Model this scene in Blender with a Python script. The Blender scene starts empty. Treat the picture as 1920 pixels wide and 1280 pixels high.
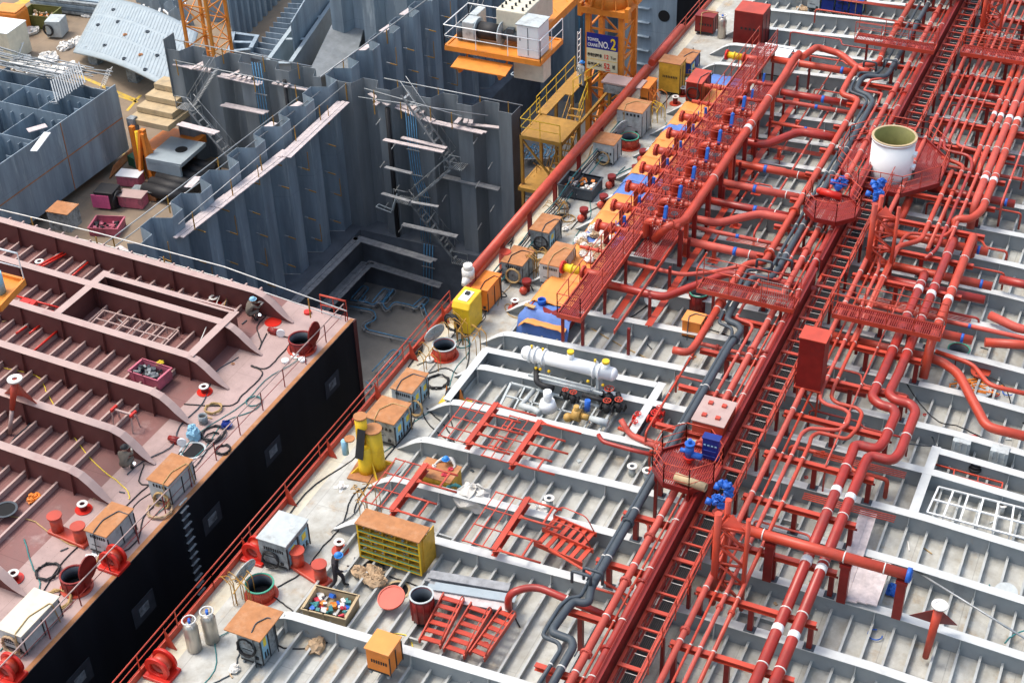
import bpy, math, random
from mathutils import Vector, Matrix
S = bpy.context.scene
PI = math.pi
rnd = random.Random(7)
# ---------------------------------------------------------------- camera
CAMH = 40.0
F_PX = 2825.5
PITCH, ROLL, YAW = math.radians(36.064), math.radians(-2.061), math.radians(25.929)
fwd = Vector((math.cos(PITCH)*math.cos(YAW), math.cos(PITCH)*math.sin(YAW), -math.sin(PITCH)))
rt = Vector((math.sin(YAW), -math.cos(YAW), 0.0)); up = rt.cross(fwd)
r1 = rt*math.cos(ROLL)+up*math.sin(ROLL); u1 = -rt*math.sin(ROLL)+up*math.cos(ROLL)
cd = bpy.data.cameras.new('camera'); cam = bpy.data.objects.new('camera', cd)
S.collection.objects.link(cam); S.camera = cam
cd.sensor_width = 36.0; cd.lens = F_PX/1920*36.0; cd.clip_start = 0.5; cd.clip_end = 3000
M = Matrix(((r1.x, u1.x, -fwd.x, 0), (r1.y, u1.y, -fwd.y, 0), (r1.z, u1.z, -fwd.z, CAMH), (0, 0, 0, 1)))
cam.matrix_world = M
# ---------------------------------------------------------------- daylight (bright overcast)
SUN_AZ, SUN_EL = math.radians(95), math.radians(64)
w = bpy.data.worlds.new('World'); S.world = w; w.use_nodes = True
nt = w.node_tree; nt.nodes.clear()
sky = nt.nodes.new('ShaderNodeTexSky'); sky.sky_type = 'NISHITA'; sky.sun_disc = False
sky.sun_elevation = SUN_EL; sky.sun_rotation = math.radians(90)-SUN_AZ; sky.air_density = 1.6; sky.dust_density = 5; sky.ozone_density = 1.0
bg = nt.nodes.new('ShaderNodeBackground'); bg.inputs[1].default_value = 0.145
ow = nt.nodes.new('ShaderNodeOutputWorld')
nt.links.new(sky.outputs[0], bg.inputs[0]); nt.links.new(bg.outputs[0], ow.inputs[0])
sd = bpy.data.lights.new('sun', 'SUN'); sd.energy = 1.0; sd.angle = math.radians(14); sd.color = (1.0, .97, .93)
so = bpy.data.objects.new('sun', sd); S.collection.objects.link(so)
sdir = Vector((math.cos(SUN_EL)*math.cos(SUN_AZ), math.cos(SUN_EL)*math.sin(SUN_AZ), math.sin(SUN_EL)))
so.rotation_euler = sdir.to_track_quat('Z', 'Y').to_euler(); so.location = (0, 0, 60)
S.view_settings.view_transform = 'Standard'; S.view_settings.look = 'None'; S.view_settings.exposure = 0.78; S.view_settings.gamma = 1
S.render.engine = 'CYCLES'
S.cycles.max_bounces = 5
# ---------------------------------------------------------------- survey helpers
def g(u, v, z=0.0):
    """place a surveyed photo point on the horizontal level z of the yard"""
    d = fwd + r1*((u-960)/F_PX) - u1*((v-640)/F_PX)
    t = (CAMH-z)/-d.z
    return Vector((d.x*t, d.y*t, z))
def zdk(y):      # camber of the grey deck
    if y > 14.5: return -.05*(y-14.5)
    if y < 4.5: return -.05*(4.5-y)
    return 0.0
def zrd(y): return -.6+.03*(y-32)   # red ship's deck
def gd(u, v, h=0.0):
    z = h
    for i in range(6): z = zdk(g(u, v, z).y)+h
    return g(u, v, z)
def gr(u, v, h=0.0):
    z = -.5
    for i in range(6): z = zrd(g(u, v, z).y)+h
    return g(u, v, z)
# ---------------------------------------------------------------- object helpers
ORG = {}
def link(o): S.collection.objects.link(o); return o
def tag(o, label=None, cat=None, group=None, kind=None):
    if label: o['label'] = label
    if cat: o['category'] = cat
    if group: o['group'] = group
    if kind: o['kind'] = kind
    return o
def T(name, label, cat, loc=(0, 0, 0), group=None, rz=0.0):
    o = bpy.data.objects.new(name, None); link(o); o.location = loc; o.empty_display_size = .2
    o.rotation_euler = (0, 0, rz)
    ORG[o.name] = Vector(loc); tag(o, label, cat, group)
    return o
def copy_tree(o, loc=None, rz=None, label=None, parent=None, group=None):
    c = o.copy(); link(c)
    if parent is not None: c.parent = parent
    if loc is not None: c.location = loc
    if rz is not None: c.rotation_euler = (0, 0, rz)
    if label: c['label'] = label
    if group: c['group'] = group
    for ch in o.children: copy_tree(ch, parent=c)
    return c
class MB:
    def __init__(s): s.v = []; s.f = []; s.mi = []; s.sm = []; s.m = 0
    def add(s, vs, fs, smooth=False):
        n = len(s.v); s.v += [tuple(a) for a in vs]
        for k, f in enumerate(fs):
            s.f.append([n+i for i in f]); s.mi.append(s.m); s.sm.append(smooth if isinstance(smooth, bool) else smooth[k])
        return s
    def box(s, c, d, rz=0.0, tilt=None):
        x, y, z = d[0]/2, d[1]/2, d[2]/2
        vs = [Vector((a*x, b*y, e*z)) for a, b, e in ((-1,-1,-1),(1,-1,-1),(1,1,-1),(-1,1,-1),(-1,-1,1),(1,-1,1),(1,1,1),(-1,1,1))]
        R = Matrix.Rotation(rz, 3, 'Z')
        if tilt is not None: R = R @ tilt
        c = Vector(c)
        return s.add([R@q+c for q in vs], [(3,2,1,0),(4,5,6,7),(0,1,5,4),(1,2,6,5),(2,3,7,6),(3,0,4,7)])
    def box0(s, x0, x1, y0, y1, z0, z1): return s.box(((x0+x1)/2, (y0+y1)/2, (z0+z1)/2), (abs(x1-x0), abs(y1-y0), abs(z1-z0)))
    def bar(s, p, q, w, h=None, upv=(0, 0, 1)):
        p = Vector(p); q = Vector(q); h = h or w; d = q-p
        if d.length < 1e-5: return s
        d.normalize(); u = Vector(upv)
        if abs(d.dot(u)) > .98: u = Vector((1, 0, 0))
        sd_ = d.cross(u).normalized(); u = sd_.cross(d)
        vs = [e+sd_*a*w/2+u*b*h/2 for e in (p, q) for a, b in ((-1,-1),(1,-1),(1,1),(-1,1))]
        return s.add(vs, [(3,2,1,0),(4,5,6,7),(0,1,5,4),(1,2,6,5),(2,3,7,6),(3,0,4,7)])
    def cyl(s, p, q, r, n=12, r2=None, cap=True):
        p = Vector(p); q = Vector(q); r2 = r if r2 is None else r2
        d = (q-p).normalized(); u = Vector((0, 0, 1)) if abs(d.z) < .9 else Vector((1, 0, 0))
        a = d.cross(u).normalized(); b = a.cross(d)
        vs = []
        for e, rr in ((p, r), (q, r2)):
            for k in range(n):
                t = 2*PI*k/n; vs.append(e+(a*math.cos(t)+b*math.sin(t))*rr)
        fs = [(k, (k+1) % n, n+(k+1) % n, n+k) for k in range(n)]; sm = [True]*n
        if cap: fs += [tuple(reversed(range(n))), tuple(range(n, 2*n))]; sm += [False, False]
        return s.add(vs, fs, sm)
    def ring(s, c, ax, ro, ri, h, n=20):
        """hollow cylinder"""
        c = Vector(c); ax = Vector(ax).normalized(); u = Vector((0, 0, 1)) if abs(ax.z) < .9 else Vector((1, 0, 0))
        a = ax.cross(u).normalized(); b = a.cross(ax); vs = []
        for off, rr in ((0, ro), (h, ro), (h, ri), (0, ri)):
            for k in range(n):
                t = 2*PI*k/n; vs.append(c+ax*off+(a*math.cos(t)+b*math.sin(t))*rr)
        fs = []; sm = []
        for j in range(4):
            for k in range(n):
                fs.append((j*n+k, j*n+(k+1) % n, ((j+1) % 4)*n+(k+1) % n, ((j+1) % 4)*n+k)); sm.append(j in (0, 2))
        return s.add(vs, fs, sm)
    def tube(s, pts, r, n=10, fil=0.0, cap=True, closed=False, rs=None):
        P = [Vector(p) for p in pts]
        if fil > 0 and len(P) > 2:
            Q = [P[0]]
            for i in range(1, len(P)-1):
                a, b, c = P[i-1], P[i], P[i+1]
                d1 = (a-b); d2 = (c-b); l = min(fil, d1.length*.45, d2.length*.45)
                if d1.length < 1e-6 or d2.length < 1e-6: continue
                d1.normalize(); d2.normalize()
                if d1.dot(d2) < -.995: Q.append(b); continue
                s0, s1 = b+d1*l, b+d2*l
                for k in range(6):
                    t = k/5; Q.append(s0*(1-t)**2+b*2*t*(1-t)+s1*t*t)
            Q.append(P[-1]); P = Q
        m = len(P); a = None; vs = []
        for i in range(m):
            if closed: d = P[(i+1) % m]-P[i-1]
            else: d = (P[min(i+1, m-1)]-P[max(i-1, 0)])
            d.normalize()
            if a is None:
                u = Vector((0, 0, 1)) if abs(d.z) < .9 else Vector((1, 0, 0)); a = d.cross(u).normalized()
            else:
                a = (a-d*a.dot(d))
                if a.length < 1e-4: a = d.cross(Vector((0.1, .2, 1)))
                a.normalize()
            b = d.cross(a); rr = rs[i] if rs else r
            for k in range(n):
                t = 2*PI*k/n; vs.append(P[i]+(a*math.cos(t)+b*math.sin(t))*rr)
        fs = []; sm = []
        for i in range(m if closed else m-1):
            j = (i+1) % m
            for k in range(n):
                fs.append((i*n+k, i*n+(k+1) % n, j*n+(k+1) % n, j*n+k)); sm.append(True)
        if cap and not closed: fs += [tuple(reversed(range(n))), tuple(range((m-1)*n, m*n))]; sm += [False, False]
        return s.add(vs, fs, sm)
    def prism(s, poly, ax, h):
        """poly = list of 3d points (planar), extruded by vector ax*h"""
        n = len(poly); P = [Vector(p) for p in poly]; o = Vector(ax)*h
        fs = [tuple(reversed(range(n))), tuple(range(n, 2*n))]+[(k, (k+1) % n, n+(k+1) % n, n+k) for k in range(n)]
        return s.add(P+[p+o for p in P], fs)
    def sph(s, c, r, n=12, m=8, sc=(1, 1, 1), z0=-1.0):
        c = Vector(c); vs = []; fs = []
        for j in range(m+1):
            t = PI*j/m; zz = max(math.cos(t), z0)
            for k in range(n):
                a = 2*PI*k/n; vs.append(c+Vector((math.sin(t)*math.cos(a)*r*sc[0], math.sin(t)*math.sin(a)*r*sc[1], zz*r*sc[2])))
        for j in range(m):
            for k in range(n): fs.append((j*n+k, (j+1)*n+k, (j+1)*n+(k+1) % n, j*n+(k+1) % n))
        return s.add(vs, fs, True)
    def build(s, name, mats, parent=None, bevel=0.0):
        me = bpy.data.meshes.new(name); o = bpy.data.objects.new(name, me)
        off = Vector((0, 0, 0)); q = parent
        while q is not None: off += Vector(q.location) if q.name not in ORG else ORG[q.name]; q = q.parent
        me.from_pydata([(a[0]-off.x, a[1]-off.y, a[2]-off.z) for a in s.v], [], s.f)
        for m_ in (mats if isinstance(mats, (list, tuple)) else [mats]): me.materials.append(m_)
        me.polygons.foreach_set('material_index', s.mi); me.polygons.foreach_set('use_smooth', s.sm)
        me.update(); link(o)
        if parent is not None: o.parent = parent
        if bevel:
            b = o.modifiers.new('b', 'BEVEL'); b.width = bevel; b.segments = 2; b.limit_method = 'ANGLE'
        return o
def solo(mb, name, mats, label, cat, group=None, kind=None):
    """a thing that is a single mesh; its origin is moved to its own middle"""
    n = len(mb.v); c = Vector((sum(a[0] for a in mb.v)/n, sum(a[1] for a in mb.v)/n, min(a[2] for a in mb.v)))
    mb.v = [(a[0]-c.x, a[1]-c.y, a[2]-c.z) for a in mb.v]
    o = mb.build(name, mats); o.location = c
    return tag(o, label, cat, group, kind)
# ---------------------------------------------------------------- materials
def mat(name, base, rough=.6, metal=0.0, var=.25, vs=3.0, rust=0.0, rs=1.2, rcol=(.22, .09, .03), streak=False, dirt=0.0, dcol=(.05, .045, .04), spec=.4, bump=0.0, bs=30.0, coord='Object', soft=.12, seam=None, speck=0.0):
    m = bpy.data.materials.new(name); m.use_nodes = True; n = m.node_tree; n.nodes.clear()
    N = n.nodes.new; L = n.links.new
    out = N('ShaderNodeOutputMaterial'); b = N('ShaderNodeBsdfPrincipled'); L(b.outputs[0], out.inputs[0])
    b.inputs['Roughness'].default_value = rough; b.inputs['Metallic'].default_value = metal; b.inputs['Specular IOR Level'].default_value = spec
    geo = N('ShaderNodeNewGeometry'); pos = geo.outputs['Position']
    mp = N('ShaderNodeMapping'); L(pos, mp.inputs[0])
    if streak: mp.inputs['Scale'].default_value = (1, 1, .12)
    def noise(sc, det=5, r=.6, src=mp.outputs[0]):
        t = N('ShaderNodeTexNoise'); t.inputs['Scale'].default_value = sc; t.inputs['Detail'].default_value = det; t.inputs['Roughness'].default_value = r; L(src, t.inputs['Vector']); return t.outputs['Fac']
    def ramp(src, a, c):
        t = N('ShaderNodeMapRange'); t.inputs[1].default_value = a; t.inputs[2].default_value = c; L(src, t.inputs[0]); return t.outputs[0]
    def mix(f, a, c, mode='MIX'):
        t = N('ShaderNodeMix'); t.data_type = 'RGBA'; t.blend_type = mode
        if f is None: t.inputs[0].default_value = 1
        else: L(f, t.inputs[0])
        for i, x in ((6, a), (7, c)):
            if isinstance(x, tuple): t.inputs[i].default_value = (*x[:3], 1)
            else: L(x, t.inputs[i])
        return t.outputs[2]
    lo = tuple(max(0, c*(1-var)) for c in base); hi = tuple(min(1, c*(1+var*.7)) for c in base)
    col = mix(ramp(noise(vs), .3, .7), lo, hi)
    if dirt: col = mix(ramp(noise(vs*.45+.31, 8, .7), .62-dirt*.35, .62-dirt*.35+soft*1.6), col, dcol)
    if rust: col = mix(ramp(noise(rs, 8, .68), .68-rust*.3, .68-rust*.3+soft), col, mix(ramp(noise(rs*5), .3, .7), tuple(c*.5 for c in rcol), tuple(min(1, c*1.5) for c in rcol)))
    if speck: col = mix(ramp(noise(22, 3, .7, pos), .72-speck*.1, .76-speck*.1), col, tuple(c*.45 for c in dcol))
    if seam:   # plate joints
        sx_, sy_, plane, stg = seam; sp = N('ShaderNodeSeparateXYZ'); cb = N('ShaderNodeCombineXYZ'); L(pos, sp.inputs[0]); L(sp.outputs[0], cb.inputs[0]); L(sp.outputs[1 if plane == 'xy' else 2], cb.inputs[1])
        if plane == 'yz': L(sp.outputs[1], cb.inputs[0])
        br = N('ShaderNodeTexBrick'); L(cb.outputs[0], br.inputs['Vector']); br.inputs['Scale'].default_value = 1; br.inputs['Brick Width'].default_value = sx_; br.inputs['Row Height'].default_value = sy_; br.inputs['Mortar Size'].default_value = .022; br.inputs['Mortar Smooth'].default_value = .6
        mu = N('ShaderNodeMath'); mu.operation = 'MULTIPLY'; L(br.outputs['Fac'], mu.inputs[0]); mu.inputs[1].default_value = stg
        col = mix(mu.outputs[0], col, tuple(c*.45 for c in base))
    L(col, b.inputs['Base Color'])
    if bump:
        bp = N('ShaderNodeBump'); bp.inputs['Strength'].default_value = bump; bp.inputs['Distance'].default_value = .02
        L(noise(bs), bp.inputs['Height']); L(bp.outputs[0], b.inputs['Normal'])
    return m
X = {}
X['red'] = mat('red_paint', (.50, .058, .028), .42, var=.22, vs=1.1, spec=.5, dirt=.38, dcol=(.30, .045, .03), rust=.12, rs=1.7, rcol=(.5, .16, .13), soft=.25)
X['redb'] = mat('faded_red_paint', (.52, .085, .06), .55, var=.2, vs=1.4, spec=.4, dirt=.4, dcol=(.36, .07, .05), rust=.2, rs=1.4, rcol=(.55, .24, .2), soft=.25)
X['redc'] = mat('deep_red_paint', (.36, .03, .02), .35, var=.2, vs=1.2, spec=.5, dirt=.35, dcol=(.22, .03, .025), rust=.1, rs=2.2, rcol=(.2, .07, .04))
X['dred'] = mat('dark_red_paint', (.215, .014, .011), .45, var=.2, vs=2, dirt=.15, dcol=(.12, .02, .02))
X['bred'] = mat('bright_red_paint', (.6, .025, .015), .35, var=.1)
X['grating'] = mat('grating_red', (.3, .03, .025), .6, var=.25, vs=5)
X['deck'] = mat('grey_deck_paint', (.47, .475, .44), .62, var=.2, vs=1.3, rust=.42, rs=.75, rcol=(.33, .235, .13), dirt=.55, dcol=(.28, .26, .21), soft=.2, bump=.15, seam=(5.3, 2.25, 'xy', .5), speck=.5)
X['deckr'] = mat('worn_deck_paint', (.57, .54, .42), .6, var=.12, vs=.7, rust=.55, rs=.4, rcol=(.46, .29, .11), dirt=.35, dcol=(.38, .34, .26), soft=.22, seam=(5.3, 3.1, 'xy', .4), speck=.6)
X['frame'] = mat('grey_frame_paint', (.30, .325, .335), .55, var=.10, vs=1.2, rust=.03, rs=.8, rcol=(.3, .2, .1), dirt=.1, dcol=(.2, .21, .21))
X['rib'] = mat('deck_rib_paint', (.42, .44, .43), .6, var=.15, vs=1.5, rust=.25, rs=1.1, rcol=(.34, .25, .15), dirt=.3, dcol=(.28, .28, .26), soft=.2)
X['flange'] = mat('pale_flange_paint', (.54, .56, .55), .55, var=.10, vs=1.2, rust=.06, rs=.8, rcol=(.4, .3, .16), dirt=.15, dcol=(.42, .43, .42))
X['gpipe'] = mat('grey_pipe', (.055, .07, .085), .5, var=.15)
X['black'] = mat('black_rubber', (.02, .02, .022), .6, var=.2)
X['hull'] = mat('black_hull', (.010, .011, .015), .5, var=.5, vs=.5, spec=.3, streak=True, rust=.2, rs=.9, rcol=(.03, .032, .036), soft=.3, bump=.4, bs=1.2)
X['hmark'] = mat('hull_mark', (.05, .055, .065), .6, var=.3)
X['rdeck'] = mat('brown_red_deck', (.235, .105, .095), .6, var=.12, vs=.8, dirt=.5, dcol=(.2, .115, .105), rust=.34, rs=.6, rcol=(.36, .27, .25), soft=.22, bump=.12, seam=(5.4, 2.46, 'xy', .5), speck=.7)
X['rdeckp'] = mat('dusty_pink_deck_edge', (.42, .30, .275), .65, var=.12, vs=.9, dirt=.35, dcol=(.26, .18, .165), rust=.3, rs=.5, rcol=(.34, .22, .19), soft=.25, bump=.1, seam=(5.4, 2.9, 'xy', .35), speck=.7)
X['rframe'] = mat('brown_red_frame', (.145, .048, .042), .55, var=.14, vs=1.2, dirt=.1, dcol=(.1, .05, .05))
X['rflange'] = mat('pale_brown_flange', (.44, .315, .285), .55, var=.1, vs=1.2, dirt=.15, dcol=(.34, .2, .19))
X['steel'] = mat('blue_primer_steel', (.27, .34, .395), .6, var=.28, vs=1.2, streak=True, rust=.42, rs=1.5, rcol=(.42, .49, .52), dirt=.48, dcol=(.13, .165, .2), soft=.22, seam=(2.7, 4.6, 'xz', .35))
X['steel2'] = mat('grey_primer_steel', (.205, .23, .245), .65, var=.25, vs=1.2, streak=True, rust=.36, rs=1.5, rcol=(.27, .29, .28), dirt=.45, dcol=(.10, .12, .14), soft=.25)
X['steeld'] = mat('dark_primer_steel', (.12, .14, .165), .65, var=.3, vs=.8, rust=.08, rs=1.0, rcol=(.08, .08, .08))
X['plate'] = mat('pale_blue_plate', (.33, .39, .42), .55, var=.12, vs=1.5, dirt=.3, dcol=(.24, .31, .36), rust=.04, rs=2, soft=.2)
X['scaf'] = mat('galvanised_tube', (.34, .36, .37), .45, metal=.4, var=.2)
X['plank'] = mat('scaffold_board', (.56, .49, .48), .7, var=.2, vs=4, dirt=.3, dcol=(.33, .29, .29), soft=.2)
X['plankg'] = mat('grey_scaffold_board', (.30, .31, .32), .6, var=.25, vs=4, dirt=.3, dcol=(.16, .17, .18))
X['rust'] = mat('rusty_sheet', (.42, .18, .07), .75, var=.2, vs=3, dirt=.3, dcol=(.5, .3, .18), rust=.2, rs=3, rcol=(.26, .09, .04), soft=.2)
X['orange'] = mat('orange_paint', (.75, .22, .03), .5, var=.12, dirt=.15, dcol=(.45, .2, .06))
X['orangec'] = mat('crane_orange', (.72, .25, .035), .5, var=.12, dirt=.2, dcol=(.42, .16, .05))
X['ycrane'] = mat('rusty_yellow', (.42, .22, .04), .6, var=.2, rust=.3, rs=1.5, rcol=(.2, .09, .05))
X['yellow'] = mat('yellow_paint', (.78, .5, .02), .45, var=.1, dirt=.2, dcol=(.5, .28, .03))
X['rack'] = mat('ochre_rack', (.62, .36, .035), .6, var=.2, rust=.2, rs=2)
X['tarpo'] = mat('orange_tarp', (.75, .29, .07), .6, var=.1, vs=1.2, dirt=.15, dcol=(.7, .3, .12), bump=.5, bs=5)
X['tarpb'] = mat('blue_tarp', (.10, .2, .52), .5, var=.2, vs=2, bump=.6, bs=6)
X['blue'] = mat('blue_valve', (.02, .12, .5), .4, var=.2)
X['dblue'] = mat('dark_blue_box', (.01, .03, .22), .4, var=.2)
X['blueco'] = mat('blue_hose', (.10, .3, .5), .5, var=.3, vs=5)
X['white'] = mat('white_paint', (.80, .82, .82), .4, var=.04, vs=1)
X['clamp'] = mat('white_clamp', (.68, .66, .62), .5, var=.1)
X['cream'] = mat('cream_paint', (.62, .58, .46), .5, var=.1, dirt=.1, dcol=(.45, .4, .3))
X['ltgrey'] = mat('light_grey_cabinet', (.46, .50, .50), .5, var=.15, dirt=.25, dcol=(.24, .24, .23), rust=.08, rs=4)
X['grime'] = mat('grimy_cabinet', (.28, .31, .32), .6, var=.35, vs=5, dirt=.4, dcol=(.07, .07, .07), rust=.15, rs=4)
X['green'] = mat('green_rim', (.05, .3, .2), .5, var=.2)
X['olive'] = mat('olive_lining', (.155, .155, .04), .6, var=.15)
X['chrome'] = mat('brushed_steel', (.5, .46, .40), .35, metal=.7, var=.25, vs=5, streak=True)
X['pink'] = mat('pink_paint', (.55, .14, .2), .55, var=.15, dirt=.35, dcol=(.22, .1, .12))
X['hpink'] = mat('hot_pink_paint', (.75, .13, .3), .5, var=.12)
X['ground'] = mat('yard_ground', (.28, .215, .15), .85, var=.22, vs=.4, dirt=.5, dcol=(.15, .12, .095), rust=.3, rs=.12, rcol=(.24, .12, .05), soft=.3, bump=.2, seam=(6, 6, 'xy', .4), speck=.4)
X['dock'] = mat('dock_floor', (.21, .205, .19), .8, var=.25, vs=.35, rust=.14, rs=.3, rcol=(.14, .085, .05), dirt=.3, dcol=(.12, .125, .13), soft=.25)
X['yline'] = mat('yellow_line', (.62, .42, .06), .8, var=.2, vs=4, dirt=.4, dcol=(.4, .3, .15))
X['litter'] = mat('white_bags', (.75, .73, .68), .8, var=.12, vs=3)
X['tan'] = mat('tan_cloth', (.45, .32, .2), .9, var=.25, vs=4)
X['skin'] = mat('skin', (.42, .22, .15), .6, var=.05)
X['wear'] = mat('dark_workwear', (.035, .03, .035), .9, var=.3)
X['wearg'] = mat('pale_grey_workwear', (.36, .38, .38), .9, var=.15)
X['wearb'] = mat('brown_workwear', (.13, .11, .09), .9, var=.25)
X['wearw'] = mat('cream_workwear', (.6, .58, .53), .9, var=.12)
X['helmet'] = mat('blue_helmet', (.03, .22, .6), .35, var=.05)
X['glove'] = mat('red_glove', (.6, .05, .08), .8, var=.1)
X['signb'] = mat('sign_blue', (.015, .025, .25), .4, var=.05)
X['signc'] = mat('sign_cream', (.68, .64, .45), .5, var=.05)
X['signy'] = mat('sign_yellow', (.85, .62, .03), .4, var=.03)
X['signr'] = mat('sign_red', (.7, .04, .03), .4, var=.03)
X['ink'] = mat('sign_black', (.02, .02, .02), .5, var=.03)
X['sticky'] = mat('yellow_sticker', (.8, .62, .05), .5, var=.05)
X['sticb'] = mat('light_blue_panel', (.25, .48, .62), .5, var=.1)
X['hole'] = mat('dark_inside', (.012, .012, .013), .9, var=.1)
X['conc'] = mat('stained_concrete', (.48, .37, .22), .8, var=.15, vs=2, rust=.2, rs=1, rcol=(.45, .22, .08), dirt=.2, dcol=(.3, .24, .16))
X['wood'] = mat('timber', (.45, .3, .13), .8, var=.2, vs=4)
X['greent'] = mat('green_sheet', (.03, .12, .06), .7, var=.2)
X['bronze'] = mat('yellow_brown_pump', (.5, .3, .08), .5, var=.2)
X['teal'] = mat('teal_hose', (.04, .2, .2), .5, var=.2)
# ================================================================ SETTING
def ground():
    m = MB(); m.box0(-60, 700, 46.5, 900, -9.0, -8.0); m.box0(104, 700, -300, 46.5, -9, -8)
    tag(m.build('yard_ground', X['ground']), kind='structure')
    m = MB(); m.box0(-60, 104, -80, 46.5, -14.8, -14.0); m.box0(-60, 104, 46.5, 47.1, -14, -8.02)
    tag(m.build('dock_floor', X['dock']), kind='structure')
    # painted yard lines
    for i, (a, b, wd) in enumerate([((0, 28), (120, -40), .9), ((0, 62), (95, 0), .55), ((228, 285), (245, 303), .25), ((270, 285), (232, 303), .25), ((222, 180), (258, 192), .22), ((238, 208), (264, 178), .22), ((150, 143), (255, 188), .3)]):
        p, q = g(*a, -7.99), g(*b, -7.99)
        m = MB(); m.bar((p.x, p.y, -7.994), (q.x, q.y, -7.994), wd, .006)
        tag(m.build('yard_line', X['yline']), kind='structure')
    p, q = g(0, 45, -7.99), g(120, -20, -7.99); m = MB(); m.bar((p.x, p.y, -7.992), (q.x, q.y, -7.992), .5, .006); tag(m.build('yard_line', X['steeld']), kind='structure')
ground()
# ================================================================ GREY-DECK SHIP
YC = 11.4
FR = [25.4, 30.7, 36.05, 38.72, 41.35, 44.03, 46.7, 49.4, 52.1, 54.75, 57.4, 60.1, 62.75, 65.45, 68.1, 70.8, 73.5, 76.2, 79.0, 81.8, 84.6, 87.4, 90.2, 93.0, 95.8, 98.6, 101.4]
ship = T('tanker_ship', 'large ship under construction with pale grey deck, grey cross frames and red pipework', 'ship', (30, YC, -14))
XS0, XS1 = 18, 106
def edge_y(x): return 28.35 if x > 30 else 28.35-(30-x)*.03
def ship_hull():
    m = MB()
    ys = [28.35, 27.4, 21, 14.5, 9, 4.5, 0, -5.5]
    # deck sheet with real thickness
    holes = []
    vs = [(x, y, zdk(y)) for x in (XS0, XS1) for y in ys]; n = len(ys)
    m.add(vs[1:n]+vs[n+1:], [(k, k+1, n+k, n-1+k) for k in range(n-2)])
    m.build('deck_plate', X['deck'], ship)
    m = MB(); vs = [(x, y, zdk(y)) for x in (XS0, XS1) for y in ys[:2]]
    m.add(vs, [(0, 1, 3, 2)]); m.build('deck_plate', X['deckr'], ship)
    m = MB(); y = 28.35; z = zdk(y)
    m.box0(XS0, XS1, y-.02, y+.0, -13.9, z-.001); m.box0(XS0, XS1, -5.5, -5.48, -13.9, zdk(-5.5)-.001)
    m.box0(XS0, XS0+.02, -5.48, y-.02, -13.9, -1.1)
    m.build('hull_side', X['hull'], ship)
    m = MB(); m.box0(XS0, XS1, y-.14, y-.12, z+.01, z+.2); m.build('gunwale_bar', X['red'], ship)
ship_hull()
def frame_mesh(fr, x, y0, y1, h, zf, mats, tip0=False, tip1=True, t=.022, fw=.38, parent=None, stiff=(), side=-1):
    """transverse web plate with a broad flange on top"""
    ys = [y0]
    y = math.ceil(y0/.75)*.75
    while y < y1: 
        if y > y0+.05: ys.append(y)
        y += .75
    def tipz(y):
        hh = h
        if tip1:
            d = y1-y
            if d < 1.6: 
                k = max(0, d)/1.6; hh = .05+(h-.05)*min(1.0, (math.sin(k*PI/2))**1.15)
        return hh
    if tip1:
        ys = [q for q in ys if q < y1-1.6]+[y1-1.6, y1-1.3, y1-1.0, y1-.7, y1-.45, y1-.25, y1]
    else: ys.append(y1)
    web = MB(); fl = MB(); top = [(q, zf(q)+tipz(q)) for q in ys]; n = len(ys)
    for s_ in (-t/2, t/2): web.add([(x+s_, q, zf(q)-.02) for q in ys]+[(x+s_, q, zz-.015) for q, zz in top], [(k, k+1, n+k+1, n+k) for k in range(n-1)])
    web.add([(x-t/2, ys[0], zf(ys[0])), (x+t/2, ys[0], zf(ys[0])), (x+t/2, ys[0], top[0][1]-.015), (x-t/2, ys[0], top[0][1]-.015)], [(0, 1, 2, 3)])
    def w(q):   # flange tapers at its tip
        d = y1-q
        return fw/2 if (not tip1 or d > .5) else max(.05, fw/2*(.25+.75*d/.5))
    vs = []
    for q, zz in top: vs += [(x-w(q), q, zz), (x+w(q), q, zz), (x+w(q), q, zz-.022), (x-w(q), q, zz-.022)]
    fs = []
    for k in range(n-1):
        for j in range(4): fs.append((4*k+j, 4*k+(j+1) % 4, 4*k+4+(j+1) % 4, 4*k+4+j))
    fs += [(3, 2, 1, 0), (4*n-4, 4*n-3, 4*n-2, 4*n-1)]
    fl.add(vs, fs)
    fo = web.build('transverse_frame', mats[0], parent); fl.build('top_flange', mats[1], fo) if False else fl.build('frame_flange', mats[1], parent)
    for q in stiff:
        if y0 < q < y1-.8:
            st = MB(); zb = zf(q)
            st.prism([(x+side*.012, q-.012, zb), (x+side*.16, q-.012, zb), (x+side*.16, q-.012, zb+.28), (x+side*.09, q-.012, zb+h-.16), (x+side*.09, q-.012, zb+h-.03), (x+side*.012, q-.012, zb+h-.03)], (0, 1, 0), .024); st.build('web_stiffener', mats[1], parent)
fm = (X['frame'], X['flange'])
for i, x in enumerate(FR):
    st = [-4, -1, 2, 5, 7.25, 10, 13.25, 16.25, 19.25, 22.25, 24.4]
    if x in (25.4,): frame_mesh(ship, x, 4, 25.6, .9, zdk, fm, parent=ship, stiff=st)
    elif 57 < x < 77: frame_mesh(ship, x, -5.4, 25.4, .9, zdk, fm, parent=ship, stiff=st)
    else: frame_mesh(ship, x, -5.4, 25.6, .9, zdk, fm, parent=ship, stiff=st)
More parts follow.
